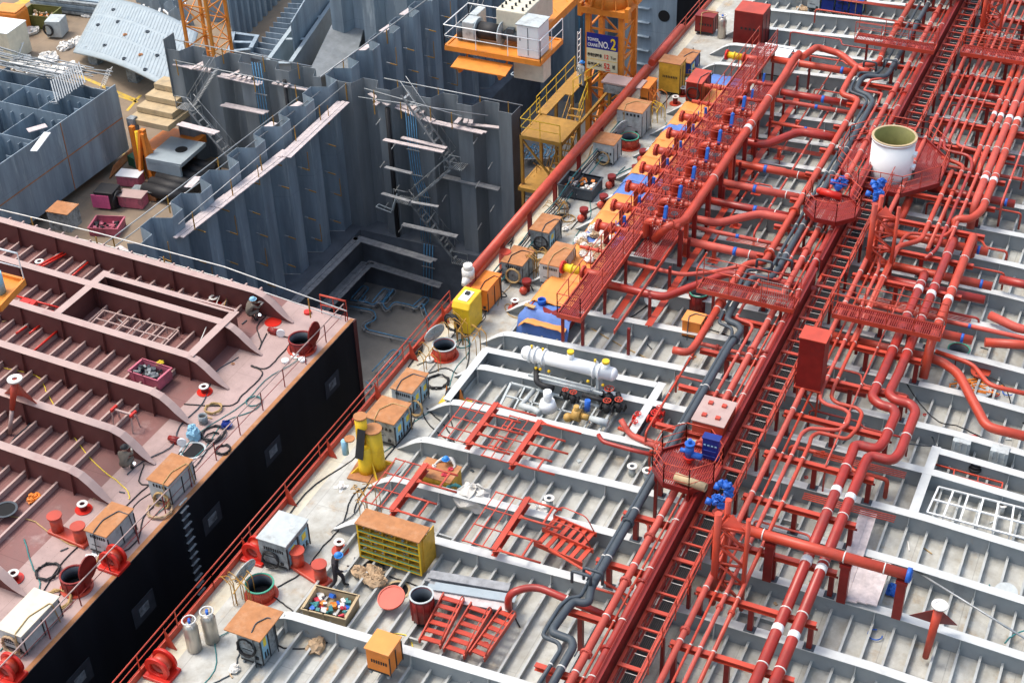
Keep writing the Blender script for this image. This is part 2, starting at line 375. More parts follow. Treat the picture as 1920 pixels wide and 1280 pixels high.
# coaming boxes set between two frames on each side
frame_mesh(ship, 47.95, 16.6, 24.7, .88, zdk, fm, tip1=False, parent=ship, stiff=(19.5, 22.2))
frame_mesh(ship, 48.1, -5.4, 4.75, .88, zdk, fm, tip1=False, parent=ship, stiff=(-1, 2, 4.0))
def girder(x0, x1, y, mats, zf, parent, h=.9, fw=.36):
    z = zf(y)
    m = MB(); m.box0(x0, x1, y-.011, y+.011, z-.02, z+h-.025); m.build('box_girder', mats[0], parent)
    m = MB(); m.box0(x0, x1, y-fw/2, y+fw/2, z+h-.024, z+h-.002); m.build('frame_flange', mats[1], parent)
for (a, b, y) in ((44.03, 48.14, 16.4), (44.03, 48.29, 4.9), (44.03, 47.95, 24.6)):
    girder(a+.012, b+.03, y, fm, zdk, ship, h=.895)
# deck longitudinals
yy = -4.75
while yy < 24.6:
    m = MB(); z = zdk(yy)
    xs = [XS0]+FR+[XS1]
    for a, b in zip(xs[:-1], xs[1:]):
        pass
    hgt = .27; a, b = XS0, XS1
    m.box0(a, b, yy-.008, yy+.008, z-.01, z+hgt); m.box0(a, b, yy-.045, yy+.045, z+hgt, z+hgt+.02)
    m.build('deck_longitudinal', X['rib'], ship); yy += .75
# short cross carlings between longitudinals
for k in range(26):
    i = rnd.randrange(0, 17); y = -4.75+.75*rnd.randrange(0, 39)
    x = FR[i]+rnd.uniform(.9, 1.8); m = MB(); n = rnd.choice((1, 1, 2)); z = zdk(y)
    m.box0(x-.01, x+.01, y+.05, y+.75*n-.05, z-.02, z+.2); m.box0(x-.04, x+.04, y+.05, y+.75*n-.05, z+.2, z+.215); m.build('cross_carling', X['rib'], ship)
# ================================================================ RED-BROWN SHIP
rs_ = T('unfinished_hull', 'second ship hull with brown-red primed deck frames and black side', 'ship', (30, 50, -14))
RX = 48.95
def red_hull():
    m = MB(); ys = [31.95, 33, 36, 42, 50, 62, 75]
    ys = [31.95, 33, 35.6, 42, 50, 62, 75]; n = len(ys); V_ = [(x, y, zrd(y)) for x in (4, RX) for y in ys]; F_ = [(k, n+k, n+k+1, k+1) for k in range(n-1)]; m.add(V_[2:n]+V_[n+2:], [(k, n-2+k, n-1+k, k+1) for k in range(n-3)]); m.build('deck_plate', X['rdeck'], rs_); m = MB(); m.add(V_[:3]+V_[n:n+3], [(0, 3, 4, 1), (1, 4, 5, 2)]); m.build('edge_deck_plate', X['rdeckp'], rs_)
    m = MB(); z = zrd(31.95)
    m.box0(4, RX, 31.93, 31.95, -13.9, z-.001); m.build('hull_side', X['hull'], rs_)
    m = MB(); m.box0(RX-.02, RX+.002, 31.95, 75, -13.9, z-.002); m.build('end_plate', X['rframe'], rs_)
    m = MB(); m.box0(RX-.25, RX+.03, 31.90, 31.93, -13.8, z-.01); m.build('end_edge', X['rframe'], rs_)
    # pale panels and a draught ladder down the black side
    for u, v, s_ in ((623, 720, 1.0), (512, 845, 1.0), (398, 972, 1.0), (270, 1140, 1.1), (150, 1272, 1.1), (30, 1190, 0)):
        if not s_: continue
        # ray hit with plane y=31.93
        d = fwd+r1*((u-960)/F_PX)-u1*((v-640)/F_PX); t = 31.93/d.y; p = Vector((d.x*t, 31.93, CAMH+d.z*t))
        m = MB(); m.box((p.x, 31.922, p.z), (1.25*s_, .012, .95*s_)); m.build('paint_patch', X['hmark'], rs_)
        m = MB(); m.box((p.x, 31.914, p.z), (.6, .012, .42)); m.build('draught_mark', X['grime'], rs_)
    m = MB()
    d = fwd+r1*((345-960)/F_PX)-u1*((960-640)/F_PX); t = 31.93/d.y; px = d.x*t; z0 = CAMH+d.z*t
    m.box((px, 31.92, z0-4.0), (.34, .014, 8.2)); 
    m.m = 1
    for k in range(22): m.box((px, 31.87, z0+.6-k*.42), (.5, .1, .03))
    m.build('weld_ladder_strip', [X['hmark'], X['grime']], rs_)
red_hull()
rm = (X['rframe'], X['rflange'])
RF = [47.45, 44.72, 42.0, 39.25, 36.5, 33.75, 28.3, 25.6]
def rframe(x, y1, stiff):
    # mirrored: tip toward small y. build in mirrored coordinates then flip
    t = 34.4; m_ = (X['rframe'], X['rflange'])
    web = MB(); fl = MB(); h = 1.3
    ys = [t, t+.25, t+.45, t+.7, t+1.0, t+1.4, t+1.9]+[t+1.9+k*.8 for k in range(1, int((y1-t-1.9)/.8)+1)]
    def hz(y):
        d = y-t
        return h if d > 1.9 else .05+(h-.05)*(math.sin(d/1.9*PI/2))**1.3
    n = len(ys); top = [(q, zrd(q)+hz(q)) for q in ys]
    for s_ in (-.011, .011): web.add([(x+s_, q, zrd(q)-.02) for q in ys]+[(x+s_, q, zz-.015) for q, zz in top], [(k, k+1, n+k+1, n+k) for k in range(n-1)])
    w = lambda q: .2 if q-t > .6 else .2*(.25+.75*(q-t)/.6)
    vs = []; fs = []
    for q, zz in top: vs += [(x-w(q), q, zz), (x+w(q), q, zz), (x+w(q), q, zz-.022), (x-w(q), q, zz-.022)]
    for k in range(n-1):
        for j in range(4): fs.append((4*k+(j+1) % 4, 4*k+j, 4*k+4+j, 4*k+4+(j+1) % 4))
    fs += [(0, 1, 2, 3)]
    fl.add(vs, fs); web.build('transverse_frame', m_[0], rs_); fl.build('frame_flange', m_[1], rs_)
    for q in stiff:
        st = MB(); zb = zrd(q); st.prism([(x-.012, q-.013, zb), (x-.17, q-.013, zb), (x-.17, q-.013, zb+.28), (x-.09, q-.013, zb+h-.16), (x-.09, q-.013, zb+h-.03), (x-.012, q-.013, zb+h-.03)], (0, 1, 0), .026); st.build('web_stiffener', m_[0], rs_)
for x in RF: rframe(x, 62, [36.3+2.32*k for k in range(11)])
frame_list = RF
rframe_x = 45.65
m = MB(); m.box0(rframe_x-.011, rframe_x+.011, 36.3, 43.5, -.5, .9); m.build('transverse_frame', X['rframe'], rs_)
m = MB(); m.add([(rframe_x+a, y, zrd(y)+1.3+b) for y in (36.2, 43.6) for a, b in ((-.17, 0), (.17, 0), (.17, -.022), (-.17, -.022))], [(0, 1, 5, 4), (1, 2, 6, 5), (2, 3, 7, 6), (3, 0, 4, 7)]); m.build('frame_flange', X['rflange'], rs_)
for (a, b, y) in ((42.0, 45.9, 43.6), (42.0, 45.7, 36.25)): girder(a+.012, b, y, rm, zrd, rs_, h=1.295, fw=.4)
yy = 37.2
while yy < 62:
    m = MB(); z = zrd(yy); xs = sorted(RF+[4, 9, 14, 19, 24])+[RX-.1]
    a, b = 4, 47.4; hgt = .26
    m.box0(a, b, yy-.01, yy+.01, z-.01, z+hgt); m.box0(a, b, yy-.05, yy+.05, z+hgt, z+hgt+.02)
    m.build('deck_longitudinal', X['rflange'], rs_); yy += .82
# little stub tabs poking over the end frame
for k in range(22):
    y = 36.2+k*.82; m = MB(); m.box0(47.66, 47.85, y-.04, y+.04, zrd(y)+1.1, zrd(y)+1.28); m.build('bracket_tab', X['rflange'], rs_)
# ================================================================ PIPES
def snap(P):
    P = [Vector(p) for p in P]
    for i in range(len(P)-1):
        a, b = P[i], P[i+1]; d = b-a
        if abs(d.x) > 2.2 and abs(d.y) < .2*abs(d.x) and abs(d.y) < .6: b.y = a.y
        elif abs(d.y) > .8 and abs(d.x) < .16*abs(d.y): b.x = a.x
    return P
def G3(z, pts): return snap([g(u, v, z) if len(q) == 2 else g(q[0], q[1], q[2]) for q in pts for (u, v) in [q[:2]]])
PIPEG = 'pipelines on the grey deck'
def pipe(label, pts, r, mt, clamps=(), flanges=(), fil=None, n=12, name='pipeline', cat='pipe', cm=None, group=PIPEG, tape=(), elb=True):
    """pts world points; clamps/flanges = positions along straight runs (arc length fractions or x values)"""
    P = [Vector(p) for p in pts]
    root = T(name, label, cat, tuple(P[0]), group)
    if mt is X['red']: mt = X[random.Random(label).choice(('red', 'red', 'redb', 'redc'))]
    m = MB(); m.tube(P, r, n, fil if fil is not None else r*2.6); m.build('pipe_run', mt, root)
    def locate(x):
        for a, b in zip(P[:-1], P[1:]):
            if abs(b.x-a.x) > abs(b.y-a.y) and min(a.x, b.x)+r*3 <= x <= max(a.x, b.x)-r*3:
                t = (x-a.x)/(b.x-a.x); return a.lerp(b, t), (b-a).normalized()
        return None
    def locy(y):
        for a, b in zip(P[:-1], P[1:]):
            if abs(b.y-a.y) > abs(b.x-a.x) and min(a.y, b.y)+r*2 <= y <= max(a.y, b.y)-r*2:
                t = (y-a.y)/(b.y-a.y); return a.lerp(b, t), (b-a).normalized()
        return None
    def put(v): return locate(v) if not isinstance(v, tuple) else locy(v[1])
    for x in clamps:
        q = put(x)
        if q: m = MB(); m.ring(q[0]-q[1]*.022, q[1], r*1.07+.004, r*1.0, .044, 14); m.build('pipe_clamp', cm or X['clamp'], root)
    for x in flanges:
        q = put(x)
        if q:
            m = MB(); m.cyl(q[0]-q[1]*.05, q[0]-q[1]*.006, r*1.55, 14); m.cyl(q[0]+q[1]*.006, q[0]+q[1]*.05, r*1.55, 14)
            for k in range(8):
                t = 2*PI*k/8; a = q[1].cross(Vector((0, 0, 1))).normalized(); b = a.cross(q[1]); c = q[0]+(a*math.cos(t)+b*math.sin(t))*r*1.33
                m.cyl(c-q[1]*.075, c+q[1]*.075, .014+r*.05, 5)
            m.build('flange', mt, root)
    for x, tm, ln in tape:
        q = put(x)
        if q: m = MB(); m.cyl(q[0]-q[1]*ln/2, q[0]+q[1]*ln/2, r*1.05, 14); m.build('paint_band' if tm in (X['white'],) else 'tape_band', tm, root)
    return root
FX = [x for x in FR if x > 26]+[33.4]
ordn0 = ['%s' % a for a in ('first second third fourth fifth sixth seventh eighth ninth tenth eleventh twelfth thirteenth fourteenth fifteenth sixteenth seventeenth eighteenth nineteenth twentieth twenty-first twenty-second twenty-third twenty-fourth twenty-fifth twenty-sixth twenty-seventh twenty-eighth twenty-ninth thirtieth').split()]
# --- grey insulated pair
pipe('thick dark grey pipe with several dog-leg bends running along the deck beside the red girder', G3(2.3, [(1745, 0), (1733, 20), (1668, 134), (1660, 145), (1623, 142), (1612, 152), (1605, 170), (1630, 180), (1637, 191), (1610, 230), (1453, 500), (1444, 523), (1413, 518), (1400, 534), (1366, 590), (1363, 600), (1386, 610), (1390, 620), (1367, 650), (1114, 1106), (1104, 1131), (1077, 1127), (1066, 1137), (1037, 1178), (1037, 1186), (1072, 1199), (1075, 1212), (1020, 1300)]), .145, X['gpipe'], FX, [38, 34.6, 50.3, 62.5, 84.5], fil=.32)
pipe('slim dark grey pipe running close beside the thick grey pipe and copying its bends', G3(2.3, [(1735, -10), (1655, 128), (1645, 138), (1612, 136), (1597, 160), (1594, 172), (1621, 182), (1626, 190), (1592, 243), (1438, 503), (1402, 506), (1388, 532), (1352, 588), (1347, 605), (1372, 615), (1373, 627), (1355, 655), (1187, 950), (1092, 1106), (1088, 1118), (1068, 1120), (1050, 1135), (1025, 1175), (1016, 1192), (1047, 1204), (1051, 1217), (1000, 1297)]), .075, X['gpipe'], FX, [38.2, 34.8, 50.4], fil=.2)
for (u, v) in ((1470, 505), (1432, 508), (1668, 130), (1630, 133), (1112, 1090), (1090, 1096)):
    p = g(u, v, 2.3); m = MB(); m.tube([p+Vector((0, -.35, 0)), p+Vector((0, -.35, .55)), p+Vector((0, .35, .55)), p+Vector((0, .35, 0))], .06, 8, .12)
    solo(m, 'expansion_hoop', X['gpipe'], 'small grey hoop over the grey pipe bend by the %s' % ('top bridge' if v < 200 else ('middle bridge' if v < 600 else 'bottom frame'))+(', nearer the girder' if u in (1470, 1668, 1112) else ', further from the girder'), 'pipe hoop', 'expansion hoops')
# --- red longitudinal lines left of the girder
pipe('thick red pipe with Z bends, furthest from the girder on its left side', G3(2.32, [(1712, 0), (1660, 93), (1647, 119), (1607, 125), (1592, 148), (1577, 177), (1610, 187), (1592, 220), (1472, 422), (1430, 492), (1399, 494), (1372, 534), (1303, 647), (1290, 662), (1262, 656)]), .165, X['red'], FX, [83.5, 61.2, 57.2, 52.6], fil=.4)
pipe('thin red pipe with small square jogs between the grey pipes and the red pipes', G3(2.25, [(1745, 0), (1683, 110), (1668, 147), (1633, 150), (1620, 170), (1653, 178), (1648, 190), (1600, 270), (1499, 451), (1461, 524), (1425, 522), (1401, 560), (1380, 596), (1409, 607), (1411, 615), (1337, 747)]), .07, X['red'], FX, [70.1, 52], fil=.14)
pipe('straight red pipe second from the girder on its left side', [(107, 13.15, 2.3), (26, 13.05, 2.3)], .14, X['red'], FX, [86, 81.2, 75, 69.2, 58.1, 49.8, 43.2, 41.9, 37.6, 35.2, 31.6])
pipe('very thin red pipe running beside the plate girder', [(107, 12.8, 2.2), (26, 12.78, 2.2)], .045, X['red'], FX, [35.1, 57, 77])
pipe('straight red pipe hugging the left side of the plate girder', [(107, 12.46, 2.3), (26, 12.46, 2.3)], .16, X['red'], FX, [81, 75.1, 58, 49.7, 41.7, 35.3, 32])
# --- right of the cable trunk
pipe('red pipe running straight just right of the cable ladder trunk', [(107, 10.4, 2.25), (26, 10.42, 2.25)], .115, X['red'], FX, [78.3, 61, 33.9])
pipe('slim red pipe with rounded loop, left one of the looping pair right of the trunk', G3(2.2, [(1415, 1000), (1497, 828), (1503, 812), (1518, 802), (1573, 807), (1590, 793), (1592, 775), (1583, 767), (1547, 758), (1537, 748), (1540, 732)][1:]) and snap([(26, 9.7, 2.2)]+[Vector(a) for a in G3(2.2, [(1497, 828), (1503, 812), (1518, 802), (1573, 807), (1590, 793), (1593, 775), (1583, 767), (1549, 758), (1537, 748), (1541, 730)])]+[(58.0, 9.95, 2.2), (58.8, 9.9, 2.2)]), .08, X['red'], FX, [35.4], fil=.22)
pipe('slim red pipe with rounded loop, right one of the looping pair right of the trunk', snap([(26, 9.25, 2.2)]+[Vector(a) for a in G3(2.2, [(1515, 830), (1521, 818), (1535, 810), (1590, 820), (1607, 803), (1617, 775), (1608, 765), (1570, 755), (1558, 745), (1563, 727), (1697, 447), (1707, 437), (1768, 444), (1785, 432), (1791, 415)])]), .08, X['red'], FX, [35.3, 59], fil=.22)
for k, (y, r, e) in enumerate([(8.5, .12, 68.6), (8.05, .10, 68.8), (7.68, .085, 69.0), (7.28, .085, 69.2)]):
    z = 2.2; P = [(60.6 if k > 1 else 52.0, y, z), (e, y, z)]
    if k == 0: P = [(52, y+.9, z), (60.2, y+.9, z), (61.1, y, z), (e-.4, y, z), (e-.2, y, 1.3)]
    elif k == 1: P = [(60.4, y, z), (e, y, z), (e+.4, y+1.2, z)]
    elif k == 2: P = [(59.6, 8.0, z), (60.6, y, z), (e, y, z), (e+.9, y+.3, z), (e+1.0, 9.3, z), (e+2, 9.5, z)]
    else: P = [(60.2, y, z), (e+.3, y, z), (e+1.3, y+.2, z), (e+1.5, 8.8, z), (e+2.6, 8.85, z)]
    pipe('slim red pipe in the row of four below the white barrel, number %s' % ('one', 'two', 'three', 'four')[k], P, r, X['red'], FX, [66 if k == 1 else 200], fil=.4)
for k, (y, r) in enumerate([(9.6, .11), (9.28, .08), (8.85, .08)]):
    pipe('slim red pipe far beyond the white barrel, %s of three right of the trunk' % ('left', 'middle', 'right')[k], [(107, y, 2.2), ((69.6, 71.4, 71.4)[k], y, 2.2), ((69.3, 71.3, 71.3)[k], y, 1.2)], r, X['red'], FX, [78.7, 79.8, 79.9][k:k+1])
for k, (y, r, e) in enumerate([(7.66, .13, 69.3), (7.3, .15, 68.9), (6.85, .19, 65.3), (6.42, .19, 64.9)]):
    P = [(107, y, 2.3), (e, y, 2.3), (e-.3, y, 1.0)]
    if k == 3: P = [(107, y, 2.3), (64.6, y, 2.3), (63.6, y+.35, 2.3), (63.5, y+1.0, 2.3), (62.9, y+1.05, 1.2)]
    pipe('thick red pipe at the upper right with white bands, %s from the left of four' % ('first', 'second', 'third', 'fourth')[k], P, r, X['red'], FX, fil=.45, tape=[(74.6-.1*k, X['white'], .3), (67.6, X['white'], .3) if k > 1 else (300, X['white'], .3), (98, X['white'], .3)])
pipe('thick red pipe with S bends, left of two running to the bottom edge', G3(2.3, [(1410, 1292), (1590, 850), (1603, 832), (1645, 840), (1657, 828), (1680, 776), (1674, 765), (1650, 759), (1634, 745), (1655, 700), (1732, 518), (1733, 512, 1.2)]), .2, X['red'], FX, fil=.5, tape=[(42.6, X['white'], .28), (38.6, X['white'], .28), (35.1, X['white'], .28), (46.1, X['white'], .28), (56.9, X['white'], .28)])
pipe('thick red pipe with S bends, right of two running to the bottom edge', G3(2.3, [(1448, 1290), (1614, 870), (1630, 853), (1673, 862), (1687, 850), (1719, 771), (1708, 757), (1678, 750), (1666, 738), (1685, 700), (1787, 454), (1789, 447, 1.2)]), .2, X['red'], FX, fil=.5, tape=[(42.4, X['white'], .28), (38.4, X['white'], .28), (35.0, X['white'], .28), (46.0, X['white'], .28), (56.7, X['white'], .28)])
pipe('short thick red pipe with a white band, rightmost of the trio below the barrel', [(62.4, 6.35, 1.1), (62.3, 6.35, 2.3), (53.0, 6.35, 2.3), (52.4, 6.35, 1.0)], .2, X['red'], FX, fil=.3, tape=[(56.6, X['white'], .28)])
# --- manifold header
pipe('thick red header pipe running along the top of the manifold platform', [(56.6, 19.9, 2.2), (56.5, 19.3, 3.1), (57.2, 18.72, 3.1), (73.6, 18.72, 3.1), (75.0, 18.72, 3.3), (75.6, 18.5, 3.5)], .21, X['red'], [57.6, 61.5, 67.5, 70.5], [74], fil=.35, tape=[(66.9, X['white'], .3)], group='manifold pipes')
# --- transverse pipes between header and long lines
def tpipe(label, pts, r, **k): return pipe(label, snap(pts), r, X['red'], k.pop('c', ()), k.pop('f', ()), fil=k.pop('fil', .4), **k)
GT = 'red cross pipes under the manifold'
for lab, P, r, tp in [
    ('thick red cross pipe with a blue tape band, first one above the bent pipes', [(65.7, 20.0, 1.7), (65.7, 14.6, 1.7)], .19, (17.3,)),
    ('thick red cross pipe with a dark tape band in the middle of the manifold', [(63.6, 20.0, 1.7), (63.6, 14.6, 1.7)], .19, (17.2,)),
    ('thick red cross pipe nearest the octagonal walkway platform', [(61.7, 20.4, 1.7), (61.7, 14.0, 1.7)], .19, (16.6,)),
    ('thick red cross pipe with a crooked middle and blue tape', [(59.8, 20.4, 1.7), (59.8, 17.9, 1.7), (61.1, 16.2, 1.9), (61.1, 13.6, 1.9)], .2, (1,)),
    ('thick red cross pipe with blue tape above the scattered timber', [(57.6, 20.6, 1.8), (57.6, 12.6, 1.8)], .2, (16.3,)),
    ('medium red cross pipe with a blue tape wrap', [(58.9, 20.0, 1.8), (58.9, 13.4, 1.8)], .1, (16.6,)),
    ('thick red cross pipe rising in the middle beyond the manifold', [(67.9, 20.0, 1.8), (67.9, 18.0, 1.8), (69.6, 16.7, 2.0), (69.6, 14.7, 2.0)], .22, ()),
    ('thick red cross pipe far along the manifold', [(74.0, 20.0, 1.8), (74.0, 14.9, 1.8)], .2, (16.6,)),
    ('medium red cross pipe beside the thick one far along the manifold', [(73.0, 20, 1.8), (73.0, 14.9, 1.8)], .12, (16.7,)),
    ('thin red cross pipe crossing frames below the far manifold', [(70.6, 18.6, 1.7), (70.6, 14.7, 1.7)], .09, (16.6,)),
    ('thick red cross pipe running right from the far end of the manifold', [(77.6, 20.6, 1.9), (77.6, 15.2, 1.9)], .2, (16.5,)),
    ('red branch pipe joining the far Z bend pipe from the manifold end', [(75.4, 18.3, 3.4), (78.6, 18.8, 2.6), (78.8, 16.9, 2.4), (77.4, 15.6, 2.3), (77.2, 14.9, 2.3)], .19, ()),
    ('red cross pipe leaving the near end of the gallery and bending over the manhole', [(53.2, 21.9, 1.5), (53.2, 18.2, 1.5), (55.6, 16.0, 1.9), (55.8, 13.6, 2.0), (55.8, 11.9, 2.0)], .19, ()),
    ('slim red cross pipe from the near gallery to the bent grey pipes', [(55.1, 21.4, 1.6), (55.0, 18.0, 1.6), (55.9, 16.7, 1.6), (56.6, 15.6, 1.8), (56.4, 13.2, 1.8)], .1, ()),
    ]:
    tpipe(lab, P, r, c=[('y', y) for y in (19.0, 15.6)] if len(P) == 2 else (), tape=[(('y', y), X['blue'], .16) for y in tp], group=GT)
GS = 'red cross pipes right of the trunk'
for lab, P, r, bl in [
    ('thick dark red cross pipe with blue taped end, upper of the pair', [(59.6, 10.2, 1.5), (59.6, 4.9, 1.5)], .2, 4.95),
    ('thick dark red cross pipe with plain end, lower of the pair', [(58.4, 10.2, 1.5), (58.4, 5.0, 1.5)], .2, None),
    ('thick dark red cross pipe ending in a bright blue cap', [(55.0, 10.6, 1.6), (55.0, 4.9, 1.6)], .2, 4.9),
    ('thick red cross pipe that turns down towards the right edge', [(53.2, 11.0, 1.5), (53.2, 5.9, 1.5), (52.6, 5.0, 1.5), (49.9, 3.3, 1.2), (49.9, 1.2, 1.2)], .2, None),
    ('thick loose red pipe pointing out to the right edge below the blue cap', [(55.2, 4.4, 1.5), (56.0, 1.6, 1.5)], .2, None),
    ('thick loose red pipe at the right edge above the white frame', [(60.3, 4.7, 1.5), (60.1, 2.6, 1.5)], .2, None),
    ('bent thick red pipe lying near the right edge', [(57.6, 4.6, 1.3), (57.0, 3.2, 1.3), (57.6, 1.6, 1.3)], .2, None),
    ('slim red pipe crossing with blue and green tape to the right edge', [(56.0, 10.2, 1.6), (56.0, 3.2, 1.6), (56.3, 1.2, 1.6)], .1, 5.0),
    ('slim red pipe with white wrapped joint near the right edge', [(53.9, 6.2, 1.4), (53.6, 4.6, 1.4), (52.4, 3.7, 1.4), (52.6, 1.6, 1.4)], .1, None),
    ('thick red cross pipe with a blue cap at the upper right edge', [(67.2, 9.4, 1.5), (67.2, 5.2, 1.5)], .2, 5.2),
    ('thick red cross pipe ending in dark plug beyond the row of four', [(62.4, 10.4, 1.5), (62.4, 5.6, 1.5)], .2, 5.6),
    ('short thick red elbow pipe under the barrel platform', [(62.8, 12.2, 1.4), (62.8, 10.4, 1.4), (64.2, 10.0, 1.4), (65.6, 10.0, 1.6)], .21, None),
    ('thick red cross pipe far beyond the barrel', [(78.2, 10.2, 1.5), (78.2, 4.0, 1.5)], .2, None),
    ('slim red cross pipe at the upper right corner', [(83.4, 9.8, 1.6), (83.4, 3.0, 1.6)], .08, None),
    ('dull pink cross pipe low on the deck under the large pipes', [(32.0, 10.8, .8), (32.0, 6.6, .8)], .12, None),
    ('thick red cross pipe under the red tall cabinet', [(50.2, 10.5, 1.2), (50.2, 8.2, 1.2)], .2, None),
    ]:
    tpipe(lab, P, r, group=GS, tape=([(('y', bl+r*2.1), X['blue'], .12)] if bl else ()))
p0 = pipe('thick red cross pipe with blue end cap lying over the two large pipes', [(38.6, 10.7, 3.0), (38.6, 4.15, 3.0)], .2, X['red'], [('y', 9.2), ('y', 6.3), ('y', 4.9)], [], group=GS)
m = MB(); m.cyl((38.6, 4.15, 3.0), (38.6, 4.0, 3.0), .27, 16); m.cyl((38.6, 4.0, 3.0), (38.6, 3.97, 3.0), .2, 16); m.build('end_cap', X['blue'], p0)
for y in (8.9, 6.2, 4.25):
    m = MB(); m.box0(38.45, 38.75, y-.16, y+.16, .93, 2.66); m.box0(38.4, 38.8, y-.2, y+.2, 2.62, 2.76); m.build('support_leg', X['dred'], p0)
# white drip clamps on the slim pair: painted blocks
# --- lower left pipe and elbow
pipe('faded red elbow pipe rising from the deck and running under the girder', [(33.9, 17.0, .2), (33.9, 17.0, 1.4), (34.5, 16.2, 1.5), (34.0, 12.2, 1.5)], .14, X['red'], [('y', 14.9)], [], fil=.5)
pipe('thin red pipe lying across the white flange towards the girder', [(36.6, 16.6, 1.3), (35.2, 12.9, 1.6)], .05, X['red'])
pipe('red pipe with grey coupling running under the near octagonal platform', [(44.6, 16.9, 1.3), (44.3, 16.4, .9), (43.4, 13.4, 1.1)], .12, X['red'], [('y', 15.0)], [], fil=.3)
# --- bundles of thin rods crossing the bays
for j, (x, ya, yb) in enumerate([(68.9, 18.4, 15.3), (59.4, 17.3, 13.4), (56.9, 9.5, 5.3), (45.6, 9.2, 5.6), (88.7, 20.9, 15.2), (43.0, 8.9, 5.4)]):
    rt_ = T('tube_bundle', 'thin red tubes strung side by side across the %s bay' % ('far manifold', 'octagonal platform', 'right hand large pipe', 'lower right', 'topmost left', 'bottom right')[j], 'tube bundle', (x, ya, 1.1), 'thin tube bundles')
    for k in range(4): m = MB(); m.tube([(x+.11*k, ya, 1.15), (x+.11*k+.05, yb, 1.15)], .022, 6); m.build('tube', X['red'], rt_)
    m = MB(); m.box0(x-.06, x+.42, (ya+yb)/2-.04, (ya+yb)/2+.04, 1.08, 1.125); m.build('clip_bar', X['gpipe'], rt_)
# ================================================================ pipe supports on every frame
def support(x, ya, yb, legs, zt=2.1, zl=.9, lab='', wfl=.2):
    root = T('pipe_support', lab, 'pipe support', (x, (ya+yb)/2, zl), 'red beams carrying the pipes')
    m = MB(); m.box0(x-wfl/2, x+wfl/2, yb, ya, zt-.03, zt-.004); m.box0(x-.012, x+.012, yb, ya, zt-.19, zt-.03); m.box0(x-wfl/2, x+wfl/2, yb, ya, zt-.215, zt-.19); m.build('beam', X['red'], root)
    for y in legs:
        m = MB(); zb = zdk(y)+zl; m.box0(x-.09, x+.09, y-.09, y+.09, zb+.02, zt-.216); m.box0(x-.02, x+.02, y-.22, y+.22, zt-.3, zt-.217); m.build('leg', X['dred'], root)
        m = MB(); m.box0(x-.17, x+.17, y-.2, y+.2, zb+.002, zb+.02); m.build('foot_plate', X['gpipe'], root)
    return root
ordn = ['first', 'second', 'third', 'fourth', 'fifth', 'sixth', 'seventh', 'eighth', 'ninth', 'tenth', 'eleventh', 'twelfth', 'thirteenth', 'fourteenth', 'fifteenth', 'sixteenth', 'seventeenth', 'eighteenth', 'nineteenth', 'twentieth', 'twenty-first', 'twenty-second', 'twenty-third', 'twenty-fourth', 'twenty-fifth', 'twenty-sixth', 'twenty-seventh', 'twenty-eighth', 'twenty-ninth', 'thirtieth']
fxs = sorted(FX)
for i, x in enumerate(fxs):
    zl = .02 if x == 33.4 else .9
    far = x > 58
    support(x, 15.2 if far or 44 < x < 58 else 14.5, 12.3, [14.0], zl=zl, lab='red beam on a post left of the girder, %s from the bottom edge' % ordn[i])
    support(x, 10.75, 5.9 if x > 56 else 6.5, [10.6, 8.75 if x < 58 else 8.2, 6.65], zl=zl, lab='red beam on posts right of the cable trunk, %s from the bottom edge' % ordn[i])
    # white saddle blocks on slim pipes
for y0_, xs_ in ((9.7, [x for x in fxs if x < 43]), (9.25, [x for x in fxs if x < 43]), (9.6, [46.7, 49.4, 52.1, 54.75]), (9.18, [46.7, 49.4, 52.1, 54.75]), (7.68, [60.1, 62.75, 65.45, 68.1]), (7.28, [60.1, 62.75, 65.45, 68.1])):
    for x in xs_:
        pass

# --- finer pipework filling the gaps
GF = 'fine red pipes among the main lines'
q_ = random.Random(11); nfine = 0
FL_ = [(62.3, 18.4, 15.0, 1.2, .05), (64.9, 18.4, 15.0, 1.25, .045), (66.9, 18.3, 15.0, 1.2, .05), (71.6, 18.2, 15.0, 1.25, .06), (75.2, 18.2, 15.0, 1.3, .05), (76.0, 17.6, 14.6, 1.3, .04), (79.8, 20.5, 15.0, 1.4, .05), (82.6, 20.9, 15.2, 1.4, .045), (86.3, 20.4, 15.0, 1.4, .05), (61.2, 10.2, 4.6, 1.3, .05), (63.6, 9.0, 4.8, 1.3, .06), (66.3, 9.2, 4.8, 1.2, .05), (69.9, 9.6, 4.6, 1.4, .09), (71.8, 10.2, 4.4, 1.3, .05), (74.2, 10.2, 4.2, 1.5, .15), (76.9, 10.2, 4.0, 1.3, .05), (80.4, 10.2, 4.0, 1.4, .12), (84.8, 10.2, 3.8, 1.4, .1), (87.6, 10.0, 3.8, 1.4, .06), (57.0, 10.2, 5.0, 1.1, .05), (51.4, 10.2, 6.6, 1.2, .05), (48.4, 10.1, 6.0, 1.1, .045), (46.0, 10.2, 6.2, 1.0, .09), (41.2, 10.2, 5.6, 1.1, .045), (53.0, 16.8, 12.4, 1.2, .06), (50.9, 16.0, 12.4, 1.2, .09), (48.5, 15.9, 12.4, 1.1, .05), (43.4, 15.2, 12.4, 1.2, .05), (39.4, 14.8, 12.3, 1.2, .06), (35.6, 14.6, 12.3, 1.1, .05)]
